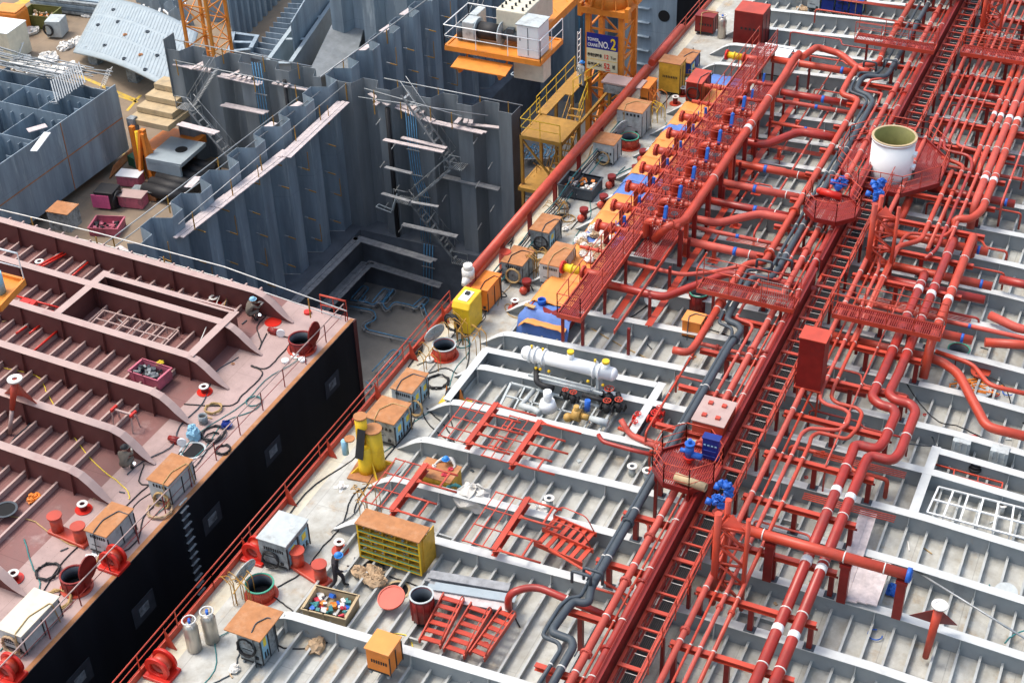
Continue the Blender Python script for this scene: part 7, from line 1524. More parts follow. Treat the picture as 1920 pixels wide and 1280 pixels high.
# loose things on the deck
for i, (u, v, c, R_) in enumerate([(1641, 1191, 'sticb', .16), (1641, 1189, 'blue', .25), (1790, 655, 'blue', .25), (1890, 735, 'blue', .22), (1865, 737, 'bred', .2)]):
    if i: m = MB(); p = gd(u, v, .1); m.tube([p+Vector((R_*math.cos(k*.35), R_*math.sin(k*.35), 0)) for k in range(15)], .025, 6); solo(m, 'hose_ring', X[c], '%s plastic ring lying on the grey deck at the right, %s listed' % ({'blue': 'blue', 'bred': 'red'}[c], ordn[i-1]), 'ring', 'plastic rings')
for i in range(20): q = gd(rr.uniform(1775, 1850), rr.uniform(710, 735), .12); m = MB(); m.bar(q, q+Vector((rr.uniform(-.6, .6), rr.uniform(-1.2, .2), .05)), .06, .05); solo(m, 'orange_batten', X['orange'], 'orange batten in the messy heap by the round covers at the right', 'batten', 'orange battens')
for i in range(12): bag('crumpled brown paper bag in the litter heap left of the rack', gd(rr.uniform(668, 715), rr.uniform(1070, 1095), .15), rr.uniform(.25, .45), 'tan', 'brown paper litter', 'paper_bag', .7)
for i, (u, v, s, c) in enumerate([(592, 1215, .6, 'tan'), (440, 1255, .35, 'litter'), (1015, 955, .5, 'litter'), (690, 850, .4, 'litter'), (1225, 550, .5, 'tan'), (1210, 500, .45, 'wood'), (1605, 1085, .4, 'blue'), (1672, 1108, .45, 'blue'), (640, 912, .25, 'litter'), (805, 675, .3, 'litter'), (1060, 430, .3, 'litter'), (1505, 20, .6, 'tan'), (1500, 250, .5, 'litter')]):
    bag('crumpled %s heap on the grey deck, item %s in the scattered litter' % ({'tan': 'tan', 'litter': 'white', 'wood': 'wooden', 'blue': 'blue'}[c], ordn[i]), gd(u, v, .05), s, c, 'scattered deck litter', 'litter_heap', .5)
# orange bent rods (hose trees)
def rods(label, p, n, mt='ycrane', h=1.1, group='bent rod stands'):
    r_ = T('rod_stand', label, 'rods', tuple(p), group); p = Vector(p)
    for k in range(n):
        a = p+Vector((rnd.uniform(-.5, .5), rnd.uniform(-.5, .5), 0)); m = MB(); hh = h*rnd.uniform(.8, 1.15); m.tube([a, a+Vector((0, 0, hh)), a+Vector((.1, rnd.uniform(.2, .5), hh+.15)), a+Vector((.15, rnd.uniform(.4, .7), hh-.1))], .018, 5, .1); m.build('rod', X[mt], r_)
    m = MB(); m.bar(p+Vector((-.6, 0, h)), p+Vector((.6, .1, h)), .03); m.build('cross_bar', X[mt], r_)
rods('orange bent rods standing over the green-rimmed hatch', P_(31.3, 26.6), 9); rods('orange rods standing beside the yellow machine', P_(49.0, 26.3), 8); rods('thin rusty rods leaning near the yellow machine', P_(48.4, 25.2), 7, h=1.3); rods('tall thin rusty rods beside the red prong frame left of the rack', P_(37.0, 24.6), 7, h=1.4); rods('yellow cable rods by the tarps near the grimy cabinets', P_(55.4, 25.1), 9, h=1.1); rods('orange drooping rods beside the small orange cabinet', P_(73.7, 26.1), 9, 'orange'); rods('yellow rods beside the clean grey cabinet', P_(72.6, 25.5), 8, 'yellow', .8); rods('thin rods by the red vents at the far tarps', P_(76.6, 25.0), 6); rods('wire cage rods around the open manhole', P_(60.9, 26.5), 8, h=.7)
rods('orange rods across the rail beside the hatch at the yellow machine', P_(46.9, 26.9), 5, 'ycrane', .8)
# ================================================================ BROWN-RED SHIP EQUIPMENT
R_ = lambda x, y: (x, y, zrd(y))
rr_l = T('guard_rail', 'pinkish red guard rail along the black-sided hull edge', 'railing', (20, 32.2, -.6), 'hull edge guard rails')
rail(rr_l, [(18, 32.25, -.6), (48.6, 32.25, -.6)], 1.0, X['dred'], 1.85, .022, (.5,))
m = MB(); m.tube([(18, 32.25, .41), (48.6, 32.25, .41)], .03, 6); m.build('top_rail', X['rflange'], rr_l)
rc = T('corner_rail', 'thick red rail bracket at the corner of the brown-red hull', 'railing', (48.7, 32.6, -.6)); rail(rc, [(48.7, 32.2, -.6), (48.7, 33.6, -.6)], 1.1, X['red'], .7, .05, (.5,))
m = MB(); m.box0(4, 48.9, 31.96, 32.16, -.6, -.585); m.build('rusty_edge', X['rust'], rs_)
cabinet('rusty-lidded stained cabinet with yellow hose coil at the black hull edge, upper of three', R_(35.5, 32.75), (1.7, 1.0, 1.1), 'ltgrey', 'rust', 0, 0, ((-.95, -.1, .3), 'wood'), group='cabinets on the brown-red ship')
cabinet('rusty-lidded stained cabinet with tangled hoses at the black hull edge, middle of three', R_(32.1, 33.2), (1.7, 1.0, 1.1), 'ltgrey', 'rust', 0, 0, None, group='cabinets on the brown-red ship')
cabinet('white-topped cabinet with hose coil at the black hull edge, lowest of three', R_(27.0, 33.0), (2.1, 1.1, 1.0), 'ltgrey', 'cream', 0, 0, ((-1.15, 0, .5), 'tan'), group='cabinets on the brown-red ship')
def rhatch(label, x, y, r=.5, h=.6):
    p = R_(x, y); r_ = hatch(label, p, r, h, lid=False, rim='dred', body='dred', group='oval hatches on the brown-red ship'); p = Vector(p)
    m = MB(); c = p+Vector((.2, -r-.05, h+.35)); n = 24; m.prism([c+Vector((.5*math.cos(2*PI*k/n), 0, .55*math.sin(2*PI*k/n))) for k in range(n)], (.25, -1, 0), .05); m.build('lid', X['dred'], r_); m = MB(); m.box(p+Vector((.1, -r-.02, h*.7)), (.3, .12, .5)); m.build('hinge', X['dred'], r_)
rhatch('open dark red hatch with upright lid near the corner of the brown-red ship', 45.9, 33.0, .55, .6); rhatch('open dark red hatch with upright lid near the lower left bollards', 29.5, 33.0, .5, .65)
bollard('pair of red bollards on the brown-red deck at the lower left', (31.6, 35.5), (31.5, 34.3), zrd)
fairlead('bright red roller fairlead at the black hull edge near the middle cabinet', 31.0, 32.35, zrd, 1.1); fairlead('bright red roller fairlead at the black hull edge in the bottom left corner', 25.0, 32.4, zrd, 1.15)
for i, (u, v, w_) in enumerate([(157, 955, 'beside the bollards'), (28, 1085, 'at the lower left edge'), (384, 735, 'between two frame tips in the middle'), (76, 500, 'far back between the first frames'), (402, 568, 'in the bay by the long pole')]):
    stubpipe('short red stub with white ring '+w_, gr(u, v), .15, .3, 'dred', 'clamp', 'bred', group='red stubs with white rings')
for i, (u, v) in enumerate([(577, 587), (512, 604)]): p = gr(u, v); m = MB(); m.cyl(p, p+Vector((0, 0, .12 if i == 0 else .02)), .18 if i == 0 else .4, 18); solo(m, 'deck_plug', X['bred'], ('small bright red domed cap near the ship corner', 'flat bright red paint-ringed plate near the crouching welder')[i], 'cap')
manhole('open manhole with bolted ring behind the upper rusty cabinet', R_(37.9, 33.5), .48, 'ltgrey'); manhole('open bolted manhole at the left edge of the brown-red deck', gr(10, 955, .32), .4, 'gpipe')
fv = T('flared_vent', 'tall red post with white top and wings on the left frame of the brown-red ship', 'vent', tuple(gr(20, 800))); a = g(28, 712, 2.3); b = gr(18, 812, .1); m = MB(); m.cyl(b, b.lerp(a, .45), .09, 14); m.build('lower_post', X['rflange'], fv); m = MB(); m.cyl(b.lerp(a, .45), a, .11, 14, r2=.17); m.build('post', X['red'], fv); m = MB(); m.ring(a, (0, 0, 1), .32, .12, .08, 22); m.build('white_top', X['clamp'], fv)
m = MB(); q = g(45, 745, .9); m.prism([a+Vector((0, 0, -.1)), g(5, 740, .85), q], (1, 0, 0), .03); m.prism([a+Vector((0, 0, -.1)), g(72, 760, .85), q], (1, 0, 0), .03); m.build('wing', X['red'], fv)
skip_bin('parts_bin', 'pink metal bin full of bolts with yellow rolled tube sticking out on the brown-red deck', 'bin', gr(285, 712, .1), (.95, 1.6, .6), 'pink', ['gpipe', 'grime', 'black'], -.05)
bag('yellow-blue rolled tube end sticking out of the pink bin', gr(300, 682, .6), .3, 'sticky', 'things in the pink bin', 'tube_roll')
bn = T('trestle', 'small red trestle stand between deck ribs on the brown-red ship', 'trestle', tuple(gr(240, 795))); p = gr(238, 800); m = MB()
for x in (-.25, .25):
    for y in (-.5, .5): m.bar(p+Vector((x, y, 0)), p+Vector((x*.6, y, .8)), .05)
m.bar(p+Vector((0, -.6, .8)), p+Vector((0, .6, .8)), .08); m.build('legs', X['rflange'], bn); m = MB(); m.box(p+Vector((0, -.5, .86)), (.4, .1, .12)); m.box(p+Vector((0, .5, .86)), (.4, .1, .12)); m.build('cradle', X['bred'], bn)
grid('tray_grid', 'brown-red bar grid inside the box frame on the brown-red ship', [gr(195, 582, .45), gr(335, 620, .45), gr(300, 655, .45), gr(165, 612, .45)], 6, 2, 'rflange', .06); grid('tray_grid', 'small brown-red ladder grid between the first two frames', [gr(345, 575, .5), gr(440, 600, .5), gr(415, 615, .5), gr(330, 588, .5)], 4, 1, 'rflange', .06)
for i, (a, b, c) in enumerate([((68, 500), (118, 474), 'bred'), ((72, 503), (124, 476), 'bred'), ((62, 503), (112, 478), 'bred'), ((130, 522), (165, 492), 'bred'), ((8, 560), (120, 590), 'bred'), ((20, 552), (130, 582), 'bred'), ((58, 662), (108, 620), 'bred'), ((30, 625), (50, 612), 'bred'), ((55, 625), (75, 610), 'bred'), ((415, 548), (372, 648), 'clamp'), ((425, 560), (395, 640), 'wood')]):
    m = MB(); m.cyl(gr(*a, .35), gr(*b, .35 if i < 9 else (.9 if i == 9 else .8)), .05 if i < 9 else .03, 8); solo(m, 'loose_pipe', X[c], '%s pipe lying between frames of the brown-red ship, %s from the left' % ({'bred': 'bright red', 'clamp': 'long white', 'wood': 'long tan'}[c], ordn[i]), 'pipe', 'loose pipes on the brown-red ship')
m = MB(); p = gr(50, 572, .6); m.box(p, (.6, .8, .25), .1); m.box(p+Vector((0, 0, .14)), (.25, .3, .03), .1); solo(m, 'red_box', X['bred'], 'small pinkish red square box on the loose pipes at the left edge', 'box')
bag('green-blue rag bundle on the box frame corner', g(180, 535, .75), .4, 'teal', 'rags on the brown-red ship', 'rag'); bag('white rag smear near the hatch', gr(555, 668), .35, 'litter', 'rags on the brown-red ship', 'rag', .2); bag('orange sheet scrap between the ribs', gr(62, 935, .1), .5, 'orange', 'rags on the brown-red ship', 'rag', .2)
for i, (u, v) in enumerate([(556, 665), (567, 676), (535, 678)]): disc('white_pot', 'small round white pot near the ship corner hatch, %s from the left' % ordn[(1, 2, 0)[i]], gr(u, v), .17, 'white', .12, group='white pots', cat='pot')
b_ = T('bucket', 'dark metal bucket beside the white hose ring on the brown-red deck', 'bucket', tuple(gr(382, 792))); p = gr(382, 792); m = MB(); m.ring(p, (0, 0, 1), .2, .17, .4, 16); m.build('shell', X['grime'], b_); m = MB(); m.cyl(p, p+Vector((0, 0, .3)), .16, 12); m.build('contents', X['black'], b_)
for i, (u, v, c) in enumerate([(425, 800, 'dblue'), (365, 820, 'sticb')]): bag(('dark blue tool bundle by the rail', 'pale blue jacket standing crumpled beside the hose ring')[i], gr(u, v), .38 if i == 0 else .45, c, 'bundles on the brown-red ship', ('tool_bundle', 'jacket')[i], .8 if i == 0 else 1.5)
for i, (u, v) in enumerate([(525, 628), (340, 832)]):
    r_ = T('cable_reel', 'small reel with white disc and brown motor, %s' % ('near the ship corner hatch', 'beside the pale jacket')[i], 'reel', tuple(gr(u, v)), 'small cable reels'); p = gr(u, v); m = MB(); m.cyl(p+Vector((-.05, -.1, .2)), p+Vector((-.12, -.13, .2)), .2, 20); m.build('disc', X['white'], r_); m = MB(); m.cyl(p+Vector((0, .1, .15)), p+Vector((0, .6, .15)), .12, 10); m.box(p+Vector((0, .3, .1)), (.3, .3, .2)); m.build('motor', X['dred'], r_)
# orange jib platform at left edge
oj = T('jib_platform', 'orange open-floored crane platform with white railing entering at the left edge', 'crane jib', tuple(g(10, 540, 8)))
z = 8.0; a, b, c, d = g(-60, 512, z), g(48, 536, z), g(25, 575, z), g(-40, 560, z)
m = MB(); A_ = [g(-60, 500, z), g(46, 528, z), g(0, 578, z), g(-90, 560, z)]
m.prism(A_, (0, 0, -1), .06)
for k in range(4): m.bar(A_[k], A_[(k+1) % 4], .12, .28)
m.build('deck', X['orangec'], oj)
rail(oj, [A_[0], A_[1]], 1.3, X['white'], 1.6, .04, (.5,), name='railing'); m = MB(); p = g(-2, 548, z); m.cyl(p, p+Vector((0, 0, .9)), .28, 14); m.build('blue_drum', X['sticb'], oj)
# ================================================================ PEOPLE
def person(label, p, yaw, pose, suit, helm='helmet', extra=None, sc=1.0):
    """single skinned body; joints in a local frame facing +x"""
    J = dict(pel=(0, 0, .95), spn=(0, 0, 1.15), chest=(.01, 0, 1.35), neck=(.01, 0, 1.5), head=(.03, 0, 1.62), top=(.03, 0, 1.72), nose=(.12, 0, 1.6),
             shl=(0, .19, 1.42), ell=(-.02, .27, 1.14), wrl=(.08, .28, .9), hal=(.12, .27, .8), shr=(0, -.19, 1.42), elr=(-.02, -.27, 1.14), wrr=(.08, -.28, .9), har=(.12, -.27, .8),
             hil=(0, .1, .9), knl=(.02, .11, .5), anl=(0, .11, .1), tol=(.17, .12, .04), hir=(0, -.1, .9), knr=(.02, -.11, .5), anr=(0, -.11, .1), tor=(.17, -.12, .04))
    J.update(pose)
    rad = dict(pel=.15, spn=.135, chest=.155, neck=.062, head=.1, top=.07, nose=.018, shl=.075, ell=.055, wrl=.042, hal=.04, shr=.075, elr=.055, wrr=.042, har=.04, hil=.105, knl=.075, anl=.055, tol=.045, hir=.105, knr=.075, anr=.055, tor=.045)
    E_ = [('pel', 'spn'), ('spn', 'chest'), ('chest', 'neck'), ('neck', 'head'), ('head', 'top'), ('head', 'nose'), ('chest', 'shl'), ('shl', 'ell'), ('ell', 'wrl'), ('wrl', 'hal'), ('chest', 'shr'), ('shr', 'elr'), ('elr', 'wrr'), ('wrr', 'har'), ('pel', 'hil'), ('hil', 'knl'), ('knl', 'anl'), ('anl', 'tol'), ('pel', 'hir'), ('hir', 'knr'), ('knr', 'anr'), ('anr', 'tor')]
    K = list(J); co = [Vector(J[k]) for k in K]; ed = [(K.index(a), K.index(b)) for a, b in E_]; rl = [rad[k] for k in K]
    for h_, w_ in (('hal', 'wrl'), ('har', 'wrr')):    # fingers and thumb
        hp = Vector(J[h_]); d = (hp-Vector(J[w_])).normalized(); s_ = d.cross(Vector((0, 0, 1)) if abs(d.z) < .9 else Vector((1, 0, 0))).normalized()
        for k, (o, ln) in enumerate(((-.03, .07), (-.01, .085), (.01, .08), (.03, .065), (.05, .04))):
            i0 = len(co); co.append(hp+d*.04+s_*o); rl.append(.0125); co.append(hp+d*(.04+ln)+s_*o*1.25+Vector((0, 0, -.015))); rl.append(.009); ed += [(K.index(h_), i0), (i0, i0+1)]
    me = bpy.data.meshes.new('person'); me.from_pydata([c*sc for c in co], ed, []); o = bpy.data.objects.new('person', me); link(o)
    o.modifiers.new('s', 'SKIN'); sv = me.skin_vertices[0].data
    for k, r in enumerate(rl): sv[k].radius = (r*sc, r*sc)
    sv[0].use_root = True
    sub = o.modifiers.new('u', 'SUBSURF'); sub.levels = 1; sub.render_levels = 1
    bpy.context.view_layer.update(); m2 = bpy.data.meshes.new_from_object(o.evaluated_get(bpy.context.evaluated_depsgraph_get())); o.modifiers.clear(); o.data = m2
    m2.materials.clear()
    for q in (suit, 'skin', 'glove' if extra == 'glove' else 'wearw', 'black'): m2.materials.append(X[q])
    hd, n_ = Vector(J['head'])*sc, Vector(J['neck'])*sc; 
    for f in m2.polygons:
        c = f.center; f.use_smooth = True; f.material_index = 0
        if (c-hd).length < .15*sc or (c-(hd+n_)/2).length < .07*sc: f.material_index = 1
        elif min((c-Vector(J[k])*sc).length for k in ('hal', 'har')) < .12*sc: f.material_index = 2
        elif min((c-Vector(J[k])*sc).length for k in ('tol', 'tor', 'anl', 'anr')) < .13*sc: f.material_index = 3
    o.location = p; o.rotation_euler = (0, 0, yaw); ORG[o.name] = Vector(p); tag(o, label, 'person')
    def child(mb, nm, mt): mb.v = [tuple(Vector(a)+Vector(p)) for a in mb.v]; c_ = mb.build(nm, X[mt], o); return c_
    u_ = (Vector(J['top'])-Vector(J['head'])).normalized()*sc; h0 = hd+u_*.03
    m = MB(); m.sph(h0, .135*sc, 14, 8, (1.08, .95, .95), z0=-.1); m.cyl(h0+Vector((.02, 0, -.012))*sc, h0+Vector((.02, 0, .01))*sc, .165*sc, 16); child(m, 'helmet', helm)
    m = MB()
    for e in (-1, 1): m.sph(hd+Vector((.09, .04*e, -.0))*sc, .014, 6, 4); m.sph(hd+Vector((0, .1*e, -.02))*sc, .025, 6, 4)
    m.box(hd+Vector((.092, 0, -.06))*sc, (.015, .05, .012)); child(m, 'face_features', 'black'); return o
person('person in dark work clothes and blue helmet walking between the bollards and the rubbish bin', P_(33.2, 23.75), -1.0, dict(knl=(.22, .1, .52), anl=(.25, .1, .12), tol=(.42, .1, .06), knr=(-.05, -.1, .5), anr=(-.3, -.1, .16), tor=(-.16, -.1, .05), wrl=(-.1, .3, .95), hal=(-.1, .3, .84), wrr=(.28, -.22, 1.05), har=(.36, -.18, 1.02), chest=(.08, 0, 1.35), neck=(.11, 0, 1.49), head=(.16, 0, 1.6), top=(.17, 0, 1.7), nose=(.25, 0, 1.57)), 'wear', sc=1.06)
person('person in pale cream overalls and blue helmet bending over the ochre table with red gloves', (40.35, 22.5, -.35), PI, dict(spn=(.12, 0, 1.12), chest=(.28, 0, 1.25), neck=(.38, 0, 1.34), head=(.46, 0, 1.4), top=(.5, 0, 1.5), nose=(.55, 0, 1.36), shl=(.3, .2, 1.28), ell=(.42, .38, 1.12), wrl=(.62, .3, 1.1), hal=(.7, .24, 1.1), shr=(.3, -.2, 1.28), elr=(.45, -.4, 1.12), wrr=(.64, -.42, 1.12), har=(.74, -.4, 1.1)), 'wearw', extra='glove')
person('person in grey overalls and blue helmet standing on the yellow stair tower looking down', g(1090, 166, .1), -.3, dict(head=(.06, 0, 1.6), top=(.04, 0, 1.71), nose=(.15, 0, 1.56), ell=(-.1, .25, 1.16), wrl=(.0, .16, .98), hal=(.06, .1, .95), elr=(-.12, -.25, 1.16), wrr=(-.02, -.2, .98), har=(.05, -.12, .96)), 'wearg')
CR = dict(pel=(-.15, 0, .38), spn=(-.08, 0, .56), chest=(.04, 0, .74), neck=(.12, 0, .87), head=(.18, 0, .97), top=(.19, 0, 1.07), nose=(.27, 0, .94), shl=(.08, .19, .8), ell=(.3, .2, .62), wrl=(.5, .1, .66), hal=(.58, .06, .68), shr=(.08, -.19, .8), elr=(.3, -.2, .6), wrr=(.5, -.08, .62), har=(.58, -.05, .66), hil=(-.12, .12, .38), knl=(.3, .2, .5), anl=(.05, .18, .1), tol=(.22, .2, .04), hir=(-.12, -.12, .38), knr=(.3, -.2, .5), anr=(.05, -.18, .1), tor=(.22, -.2, .04))
person('crouching welder in brown clothes and pale blue helmet at the furthest brown-red frame', gr(472, 600), -.5, CR, 'wearb', 'sticb', sc=1.1)
person('squatting welder seen from behind in brown clothes and a black helmet', gr(238, 882), .2, CR, 'wearb', 'black', sc=1.1)
person('person in pale clothes and blue helmet under the slim red pipes at the bottom edge', P_(31.1, 10.0), 2.6, dict(ell=(.1, .26, 1.18), wrl=(.28, .2, 1.2), hal=(.36, .18, 1.22), head=(.06, 0, 1.6)), 'wearg')
# welding sparks: real arc light
em = bpy.data.materials.new('welding_arc'); em.use_nodes = True; em.node_tree.nodes.clear(); e_ = em.node_tree.nodes.new('ShaderNodeEmission'); e_.inputs[0].default_value = (.75, .85, 1, 1); e_.inputs[1].default_value = 12; o_ = em.node_tree.nodes.new('ShaderNodeOutputMaterial'); em.node_tree.links.new(e_.outputs[0], o_.inputs[0])
for i, q in enumerate((gr(487, 590, .75), gr(252, 868, .7))): m = MB(); m.sph(q, .05, 8, 6); solo(m, 'welding_arc', em, ('bright welding spark at the first frame', 'bright welding spark in front of the squatting welder')[i], 'spark')
# ================================================================ CABLES AND HOSES
def cable(label, pts, surf='g', r=.022, mt='black', h=.03, group='loose cables on the decks', cat='cable', wig=.05):
    f = {'g': gd, 'r': gr}[surf]; q = random.Random(hash(pts[0]) & 0xffff); P = [f(u, v, h if len(a) == 2 else a[2]) for a in pts for (u, v) in [a[:2]]]
    # Catmull-Rom smoothing with small real-world wander
    Q = []
    for i in range(len(P)-1):
        a, b, c, d = P[max(0, i-1)], P[i], P[i+1], P[min(len(P)-1, i+2)]
        for k in range(6):
            t = k/6; Q.append(.5*((2*b)+(c-a)*t+(2*a-5*b+4*c-d)*t*t+(3*b-a-3*c+d)*t**3)+Vector((q.uniform(-wig, wig)*.4, q.uniform(-wig, wig)*.4, 0)))
    Q.append(P[-1]); m = MB(); m.tube(Q, r, 5); return solo(m, 'cable', X[mt], label, cat, group)
CB = [('r', [(548, 640), (530, 660), (500, 690), (470, 685), (492, 700), (455, 740), (430, 760), (345, 757)], 'black', 'long black cable curling down the brown-red deck from the corner hatch'),
 ('r', [(500, 590), (482, 612), (490, 640), (485, 655), (500, 625)], 'black', 'short black cable loop near the crouching welder'),
 ('r', [(8, 690), (70, 705), (90, 740), (120, 790), (170, 860), (235, 915), (242, 935)], 'sticky', 'yellow hose draped diagonally over the frames of the brown-red ship'),
 ('r', [(75, 760), (60, 790), (20, 830), (5, 880)], 'gpipe', 'grey-blue hose hanging by the flared red vent'),
 ('r', [(340, 845), (310, 880), (255, 930), (200, 980), (120, 1050), (60, 1140), (5, 1200)], 'black', 'long dark cable from the reel past the bollards on the brown-red deck'),
 ('r', [(0, 965), (60, 975), (95, 1000), (150, 1025), (195, 1010), (170, 1080)], 'wood', 'tan hose crossing behind the bollards'),
 ('r', [(270, 870), (262, 905), (300, 905), (318, 880)], 'black', 'black cable loop beside the squatting welder'),
 ('r', [(45, 1010), (60, 1060), (75, 1100), (50, 1160), (0, 1220)], 'teal', 'dark green hose at the lower left of the brown-red deck'),
 ('g', [(690, 910), (660, 930), (640, 985), (600, 1030), (570, 1070), (520, 1100)], 'black', 'long black cable running along the grey edge deck past the bollards'),
 ('g', [(778, 785), (765, 810), (730, 850), (700, 890), (672, 935), (664, 960)], 'black', 'black cable from the cabinets to the rusty rods'),
 ('g', [(800, 700), (790, 740), (800, 790), (850, 830), (835, 800), (800, 765)], 'black', 'curling black cable near the small yellow hose reel'),
 ('g', [(862, 610), (880, 640), (870, 700), (835, 690), (800, 700), (770, 695)], 'black', 'black cable loop between the yellow machine and the hatch'),
 ('g', [(985, 600), (955, 590), (950, 570), (990, 585), (1060, 590), (1150, 640), (1250, 690)], 'wood', 'tan hose running from the near blue tarp across the bays'),
 ('g', [(895, 590), (915, 560), (950, 555), (925, 540), (905, 570)], 'black', 'black cable by the orange and yellow cabinet'),
 ('g', [(1030, 470), (1010, 500), (990, 520), (1000, 545)], 'black', 'black cable beside the near dark red vent'),
 ('g', [(1180, 330), (1150, 370), (1100, 400), (1070, 430)], 'black', 'thin black cable along the edge deck beside the tarps'),
 ('g', [(1250, 230), (1230, 270), (1190, 310), (1150, 330)], 'teal', 'green cable along the edge deck by the small green hatch'),
 ('g', [(1300, 90), (1280, 130), (1270, 160), (1240, 200)], 'black', 'black cable along the far edge deck'),
 ('g', [(500, 1110), (530, 1130), (560, 1150), (610, 1160)], 'black', 'black cable from the green hatch to the rubbish bin'),
 ('g', [(470, 1180), (450, 1220), (435, 1260), (400, 1280)], 'gpipe', 'grey hose running from the leaning cabinet to the bottom edge'),
 ('g', [(505, 1200), (540, 1215), (600, 1210), (640, 1190), (700, 1220)], 'black', 'black cable looping over the ribs at the bottom left'),
 ('g', [(650, 1060), (700, 1070), (760, 1090), (800, 1105), (860, 1130), (930, 1150)], 'black', 'dark cable under the metal board stack'),
 ('g', [(1280, 600), (1340, 620), (1400, 640), (1440, 625)], 'black', 'black cable behind the orange box'),
 ('g', [(1290, 520), (1230, 560), (1170, 600), (1120, 590)], 'black', 'thin cable crossing the bays near the big pale cover'),
 ('g', [(1690, 700, .9), (1720, 750, .5), (1760, 790, .4), (1800, 800, .9), (1860, 830, .3)], 'black', 'dark cable draped over the frames at the right'),
 ('g', [(1830, 700, .5), (1880, 720, .9), (1900, 770, .3), (1925, 800, .3)], 'black', 'dark cable hanging over the upper right frame'),
 ('g', [(1855, 1095, .95), (1870, 1125, .4), (1890, 1135, .3), (1925, 1125, .3)], 'teal', 'green cable hanging from the frame at lower right'),
 ('g', [(1885, 1205, .3), (1900, 1190, .3), (1925, 1180, .3)], 'teal', 'short green cable between ribs at lower right'),
 ('g', [(1700, 790, .4), (1740, 810, .4), (1750, 835, .5), (1690, 830, .3)], 'gpipe', 'grey hose loop by the corner of the white box frame'),
 ('g', [(1210, 560), (1280, 575), (1260, 620), (1330, 640)], 'sticky', 'thin yellow line across the bays near the orange box'),
 ('g', [(1060, 1060), (1000, 1090), (960, 1130), (975, 1175)], 'black', 'dark cable beside the faded elbow pipe'),
 ('g', [(640, 1180), (700, 1190), (760, 1190), (780, 1230)], 'sticky', 'yellow rope over the drum and the bottom frame')]
for s_, pts, c, lab in CB: cable(lab, [tuple(q) for q in pts], s_, .028 if c != 'sticky' else .022, c)
for i, (u, v, c, R, s_, n) in enumerate([(400, 812, 'black', .5, 'r', 5), (400, 765, 'wood', .36, 'r', 4), (90, 1070, 'black', .45, 'r', 5), (300, 955, 'tan', .5, 'r', 7), (105, 1125, 'wood', .55, 'r', 7), (418, 842, 'black', .3, 'r', 4), (1010, 480, 'wood', .4, 'g', 5), (1040, 545, 'black', .25, 'g', 3), (1190, 355, 'wood', .3, 'g', 3), (700, 1065, 'black', .4, 'g', 3), (820, 715, 'black', .5, 'g', 4), (1100, 480, 'black', .3, 'g', 3)]):
    p = (gr if s_ == 'r' else gd)(u, v, .08); coil_ = coilmb(p, (0, .05, 1), R, n, .03, .05); solo(coil_, 'hose_coil', X[c], '%s coil of hose lying flat, %s listed from the %s deck' % ({'black': 'black', 'wood': 'tan', 'tan': 'brown'}[c], ordn[i], 'brown-red' if s_ == 'r' else 'grey'), 'hose coil', 'hose coils on deck')
# hoses bunched beside the edge pipe
for k in range(5):
    pts = [(52.2+j*2.2, 26.95-.07*k+rnd.uniform(-.08, .08), .35+rnd.uniform(-.12, .15)-.12*k) for j in range(11)]
    m = MB(); m.tube([Vector(p) for p in pts], .035, 6, .6); solo(m, 'edge_hose', X[('teal', 'gpipe', 'black', 'gpipe', 'teal')[k]], '%s hose slung under the long edge pipe, %s from the top' % (('green', 'grey', 'black', 'pale grey', 'dark green')[k], ordn[k]), 'hose', 'hoses along the edge pipe')
# small orange-yellow reel
rl = T('hose_reel', 'small yellow reel with red side plates and black hose near the cabinets', 'hose reel', P_(44.9, 24.7)); p = Vector(P_(44.9, 24.7)); m = MB(); m.cyl(p+Vector((0, .3, .45)), p+Vector((0, -.3, .45)), .32, 16); m.build('hose_drum', X['black'], rl); m = MB(); m.prism([p+Vector((-.3, .35, 0)), p+Vector((.3, .35, 0)), p+Vector((0, .35, .9))], (0, -1, 0), .04); m.prism([p+Vector((-.3, -.31, 0)), p+Vector((.3, -.31, 0)), p+Vector((0, -.31, .9))], (0, -1, 0), .04); m.build('side_plate', X['orange'], rl); m = MB(); m.box(p+Vector((-.1, -.1, .12)), (.7, 1.3, .2)); m.build('base', X['yellow'], rl)
# white painted cross marks on the edge decks
for i, (u, v, s_) in enumerate([(640, 912, 'g'), (700, 835, 'g'), (175, 1040, 'r')]):
    p = (gd if s_ == 'g' else gr)(u, v, .006); m = MB(); m.box((p.x, p.y, p.z), (.7, .16, .004), .5, None); m.box((p.x, p.y, p.z+.0045), (.16, .6, .004), .5, None); solo(m, 'paint_cross', X['white'], 'white painted cross on the %s deck edge, %s' % ('grey' if s_ == 'g' else 'brown-red', ('beside the green rods', 'next to the yellow ventilator', 'near the middle cabinet')[i]), 'paint mark', 'white paint crosses')

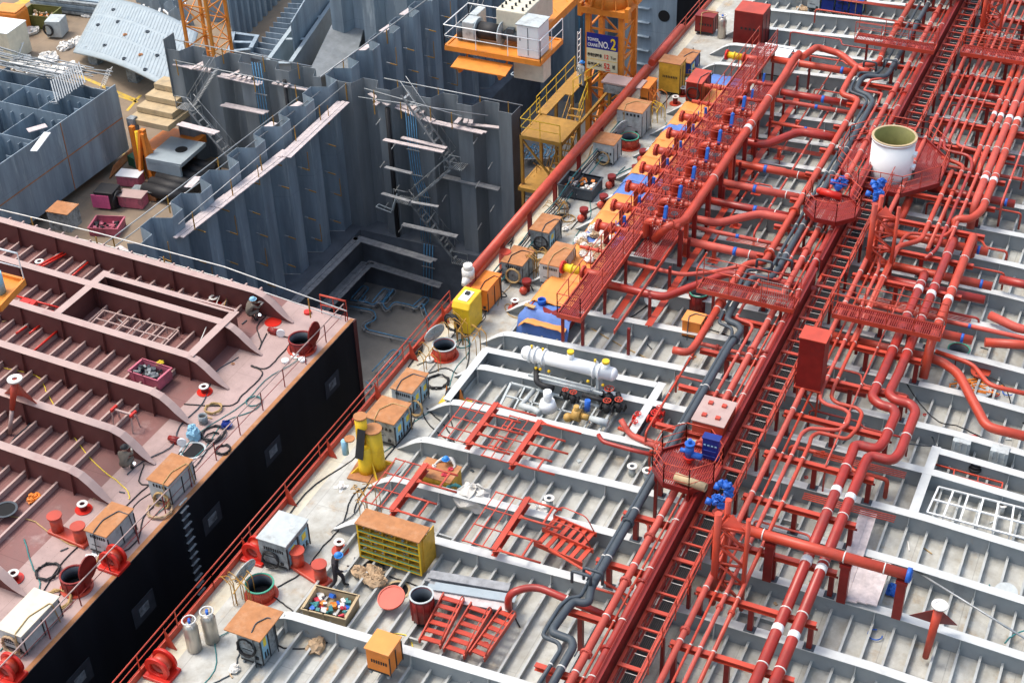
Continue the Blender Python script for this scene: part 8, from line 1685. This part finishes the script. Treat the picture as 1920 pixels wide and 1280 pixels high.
# small offcuts and scraps lying about on both decks
q_ = random.Random(5)
for k in range(190):
    if k < 130: x = q_.uniform(26, 62); y = q_.uniform(-2, 27.5); z = zdk(y); lab, grp = 'small steel or timber scrap on the grey deck', 'scraps on the grey deck'
    else: x = q_.uniform(24, 48); y = q_.uniform(32.5, 52); z = zrd(y); lab, grp = 'small scrap on the brown-red deck', 'scraps on the brown-red deck'
    m = MB(); t = q_.random(); c = q_.choice(('rust', 'wood', 'litter', 'black', 'ltgrey', 'gpipe', 'bred', 'tan'))
    if t < .5: a = q_.uniform(0, 3.1); l = q_.uniform(.15, .5); m.bar((x, y, z+.03), (x+l*math.cos(a), y+l*math.sin(a), z+.04), .045, .035)
    elif t < .8: m.box((x, y, z+.03), (q_.uniform(.08, .25), q_.uniform(.06, .2), .05), q_.uniform(0, 3))
    else: m.ring((x, y, z+.01), (0, 0, 1), .08, .05, .03, 10)
    solo(m, 'scrap_piece', X[c], lab, 'scrap', grp)

q_ = random.Random(23)
for k in range(16):   # long leads running along both deck edges
    red_ = k >= 11; f = zrd if red_ else zdk; y = q_.uniform(32.8, 35.6) if red_ else q_.uniform(24.9, 27.6); x = q_.uniform(24, 36) if red_ else q_.uniform(24, 66); L_ = q_.uniform(5, 12); P = []
    n_ = 22
    for j in range(n_):
        t = j/(n_-1); P.append(Vector((x+L_*t+.25*math.sin(9*t+k), y+.45*math.sin(5*t+k*1.7)+.18*math.sin(17*t+k), f(y)+.03)))
    if q_.random() < .6:
        c = P[-1]; P += [c+Vector((.35*math.sin(a*.7), .35-.35*math.cos(a*.7), .01+.004*a)) for a in range(1, 22)]
    P = [Vector((p.x, min(max(p.y, 32.4 if red_ else 24), 36.5 if red_ else 28.0), p.z)) for p in P]
    m = MB(); m.tube(P, q_.uniform(.018, .03), 5); c_ = q_.choice(('black', 'black', 'gpipe', 'wood', 'teal')); solo(m, 'long_lead', X[c_], 'long %s lead snaking along the edge of the %s deck' % ({'black': 'black', 'gpipe': 'dark grey', 'wood': 'tan', 'teal': 'green'}[c_], 'brown-red' if red_ else 'grey'), 'cable', 'long leads on the deck edges')
